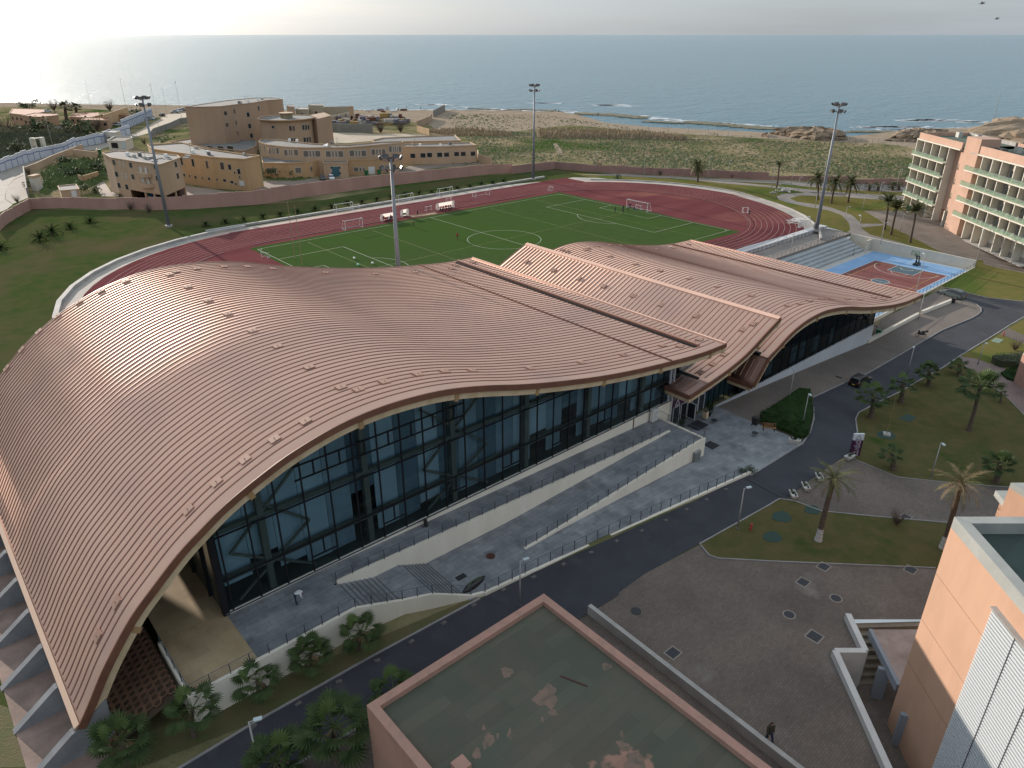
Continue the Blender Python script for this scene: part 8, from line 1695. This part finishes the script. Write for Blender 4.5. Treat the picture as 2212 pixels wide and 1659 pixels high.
# wreck yard
GW = mat('grey_wall', (.24, .225, .20), .9, (.17, .16, .14), .3)
def fwall(pts, h, lab, m=GW, w_=.4): P = [px(*p) for p in pts]; tag(strip(P, w_, 0, hgt=h).build('yard_wall', m), lab, 'wall')
fwall(g(g2, (645, 480), (830, 485), (1010, 485)), 4.2, 'grey wall in front of the wreck yard'); fwall(g(g2, (1395, 445), (1500, 400), (1520, 370)), 3.5, 'brown wall at the right end of the wreck yard', BROWNR); fwall(g(g2, (1535, 355), (1632, 300)), 4.0, 'ragged wall sloping down to the beach', GW); fwall(g(g2, (505, 330), (790, 325), (845, 325)), 4.5, 'tan wall around the sheds near the sea', mat('tan_wall', (.36, .30, .22), .9)); fwall(g(g2, (650, 400), (760, 370), (845, 345)), 3.2, 'pale wall between sheds and wreck yard', MATS['tan_wall'])
fwall(g(g2, (1395, 480), (1500, 510)), 3.0, 'ochre wall running down to the far building', YELL); fwall(g(g2, (1915, 700), (1925, 745)) + [g2(2035, 770)], 3.0, 'tan corner wall at the right end of the beige group', BEIGE); fwall(g(g1, (1300, 545), (1330, 505), (1480, 450), (1560, 410), (1640, 400)), 3.0, 'grey block wall by the green weeds left of the tall block'); fwall(g(g1, (225, 850), (330, 810), (460, 745), (620, 680), (720, 640)), 2.6, 'tan garden wall with pale posts along the old road', BEIGE); fwall(g(g1, (220, 850), (235, 950), (250, 1050)), 3.0, 'crumbling grey wall beside the bend of the road', GW); fwall(g(g1, (690, 915), (730, 925), (860, 885)), 2.5, 'short ochre wall in the overgrown garden', YELL); fwall(g(g1, (640, 690), (840, 715), (850, 680)), 2.8, 'low tan enclosure near the gatehouse', BEIGE); fwall(g(g1, (180, 490), (240, 488)), 3, 'pale wall piece behind the dark scrub, left', CONC); fwall(g(g1, (415, 492), (540, 490)), 3, 'pale wall piece behind the dark scrub, right', CONC)
for i, (f_, pts, z, lab, m_) in enumerate(((g2, ((450, 250), (580, 252), (580, 240), (470, 238)), 6.5, 'tan shed with a white roof edge near the sea', MATS['tan_wall']), (g2, ((340, 285), (450, 285), (450, 268), (370, 265)), 4.5, 'low pale sheds left of the white-edged shed', MATS['tan_wall']), (g2, ((262, 258), (330, 262), (330, 248), (270, 248)), 6.5, 'rough brick shed behind the tall brown block', BROWNR), (g2, ((797, 262), (842, 262), (842, 258), (800, 258)), 9.0, 'narrow watch hut by the beach', BEIGE), (g1, ((880, 478), (990, 485), (1040, 472), (930, 465)), 4.5, 'white roofed shed beside the striped wall', OFFW))):
    a = px(*f_(*pts[0])); t = thing('shed', (a.x, a.y, 0), lab, 'shed', 'small sheds near the sea'); P_ = block(t, [f_(*q) for q in pts], z, m_, par=.25, rm=CONC); c = (P_[0] + P_[1]) / 2 - t.location; MB().obox((c.x, c.y, .3), 1.2, .8, z * .4).build('door', DARK, t)
WREK = [mat('rust', (.16, .06, .03), .9, (.09, .035, .02), 1.5), mat('wreck_white', (.48, .48, .46), .8, (.25, .2, .16), 1.2), mat('wreck_blue', (.08, .14, .25), .7, (.2, .12, .08), 1.2), mat('wreck_yellow', (.40, .26, .05), .7, (.2, .12, .06), 1.2), mat('wreck_grey', (.12, .12, .12), .8)]
rnd = random.Random(4); k = 0
for row, (xa, xb, y, n) in enumerate(((660, 1330, 392, 11), (680, 1310, 420, 12), (820, 1300, 370, 7))):
    for i in range(n):
        x = xa + (xb - xa) * (i + rnd.uniform(.2, .8)) / n; p = px(*g2(x, y + rnd.uniform(-5, 5))); big = rnd.random() < .45; t = thing('scrap_truck' if big else 'scrap_car', p, '%s wreck from the left in the %s row of the scrap yard' % (nth(i), ['middle', 'front', 'rear'][row]), 'wreck', 'wrecks in the scrap yard', rnd.uniform(-.9, .1)); m_ = WREK[(k * 3 + row) % 5]; k += 1
        if big: MB().box(-3.6, 1.6, -1.2, 1.2, .9, rnd.uniform(1.8, 3.2)).build('cargo_bed', m_, t); MB().prism([(1.8, -1.2), (3.6, -1.1), (3.6, 1.1), (1.8, 1.2)], .8, 2.9).build('cab', WREK[(k + 1) % 5], t); MB().box(2.6, 3.65, -1.0, 1.0, 1.9, 2.6).build('windscreen', CWIN, t); MB().box(-3.6, 3.5, -.9, .9, .4, .9).build('chassis', WREK[4], t)
        else: b, gl_ = carmesh(4.2, 1.7, 1.45, k % 2 == 0); b.build('body', m_, t); gl_.build('windows', WREK[4], t); t.scale = (1.2, 1.2, 1.2)
for i, (x, y) in enumerate(((960, 300), (1075, 298), (1097, 312), (1190, 306), (1225, 292), (1275, 298))): p = px(*g2(x, y), 0); t = thing('beached_boat', p, '%s small boat from the left drawn up on the beach' % nth(i), 'boat', 'small boats on the beach', rnd.uniform(0, 3)); MB().path([(-2.6 + 5.2 * j / 8, 0, .5) for j in range(9)], [.1 + .7 * math.sin(math.pi * j / 8) ** .5 for j in range(9)], 8).build('hull', [WHITEP, WREK[2], WREK[0]][i % 3], t)
for i, (u, v, s_) in enumerate(((2121, 8, 1.0), (2153, 41, .8))):
    d = ray(u, v); p = Vector((0, 0, CAMH)) + d * (75 + 15 * i); b = MB(); w_ = .75; b.add([(-w_, -.1, .12), (-w_ * .5, 0, .2), (0, .05, 0), (w_ * .5, 0, .2), (w_, -.1, .12), (w_ * .5, -.16, .17), (0, -.2, -.02), (-w_ * .5, -.16, .17)], [[0, 1, 7], [1, 2, 6, 7], [2, 3, 5, 6], [3, 4, 5]]); b.path([(0, .32, 0), (0, .1, 0), (0, -.3, 0)], [.02, .07, .02], 6); o = b.build('gull', mat('gull_grey', (.25, .25, .26), .8), loc=p); tag(o, ['gull high in the sky, the upper one near the top edge', 'gull in the sky, the lower one above the sea'][i], 'bird', 'gulls in the sky')
for k in range(9):      # lamp heads of the small stones pile
    pass
p = px(*g4(150, 985)); t = tag(None or MB().build('tmp', CONC), None); bpy.data.objects.remove(t); mb = MB(); rnd = random.Random(9)
for i in range(26): mb.obox((rnd.gauss(0, 3.5), rnd.gauss(0, 1.2), 0), rnd.uniform(.5, 2.4), rnd.uniform(.2, .7), rnd.uniform(.2, .6), rnd.uniform(0, 3))
tag(mb.build('stone_pile', CONC, loc=p), 'heap of stones and planks on the far lawn', 'stone pile')
for i, (x, y) in enumerate(((432, 1312), (455, 1312))): o = MB().ball((0, 0, .3), .55, n=8, sz=.5).build('white_stone', OFFW, loc=px(*g4(x, y))); tag(o, ['left one of two white boulders by the right mast foot', 'right one of two white boulders by the right mast foot'][i], 'stone', 'white boulders')
for i, (x, y, h_) in enumerate(((315, 1272, 13), (378, 1325, 13))):
    p = px(*g2(x + 22, y + 310)); t = thing('net_post', (p.x, p.y, .1), ['left', 'right'][i] + ' one of two thin yellowish posts in front of the pitch corner', 'post', 'thin posts at the pitch corner'); MB().tube((0, 0, 0), (0, 0, h_), .09, .05, n=6).build('post', mat('yellowish_post', (.30, .22, .12), .6), t)
#@@NEXT
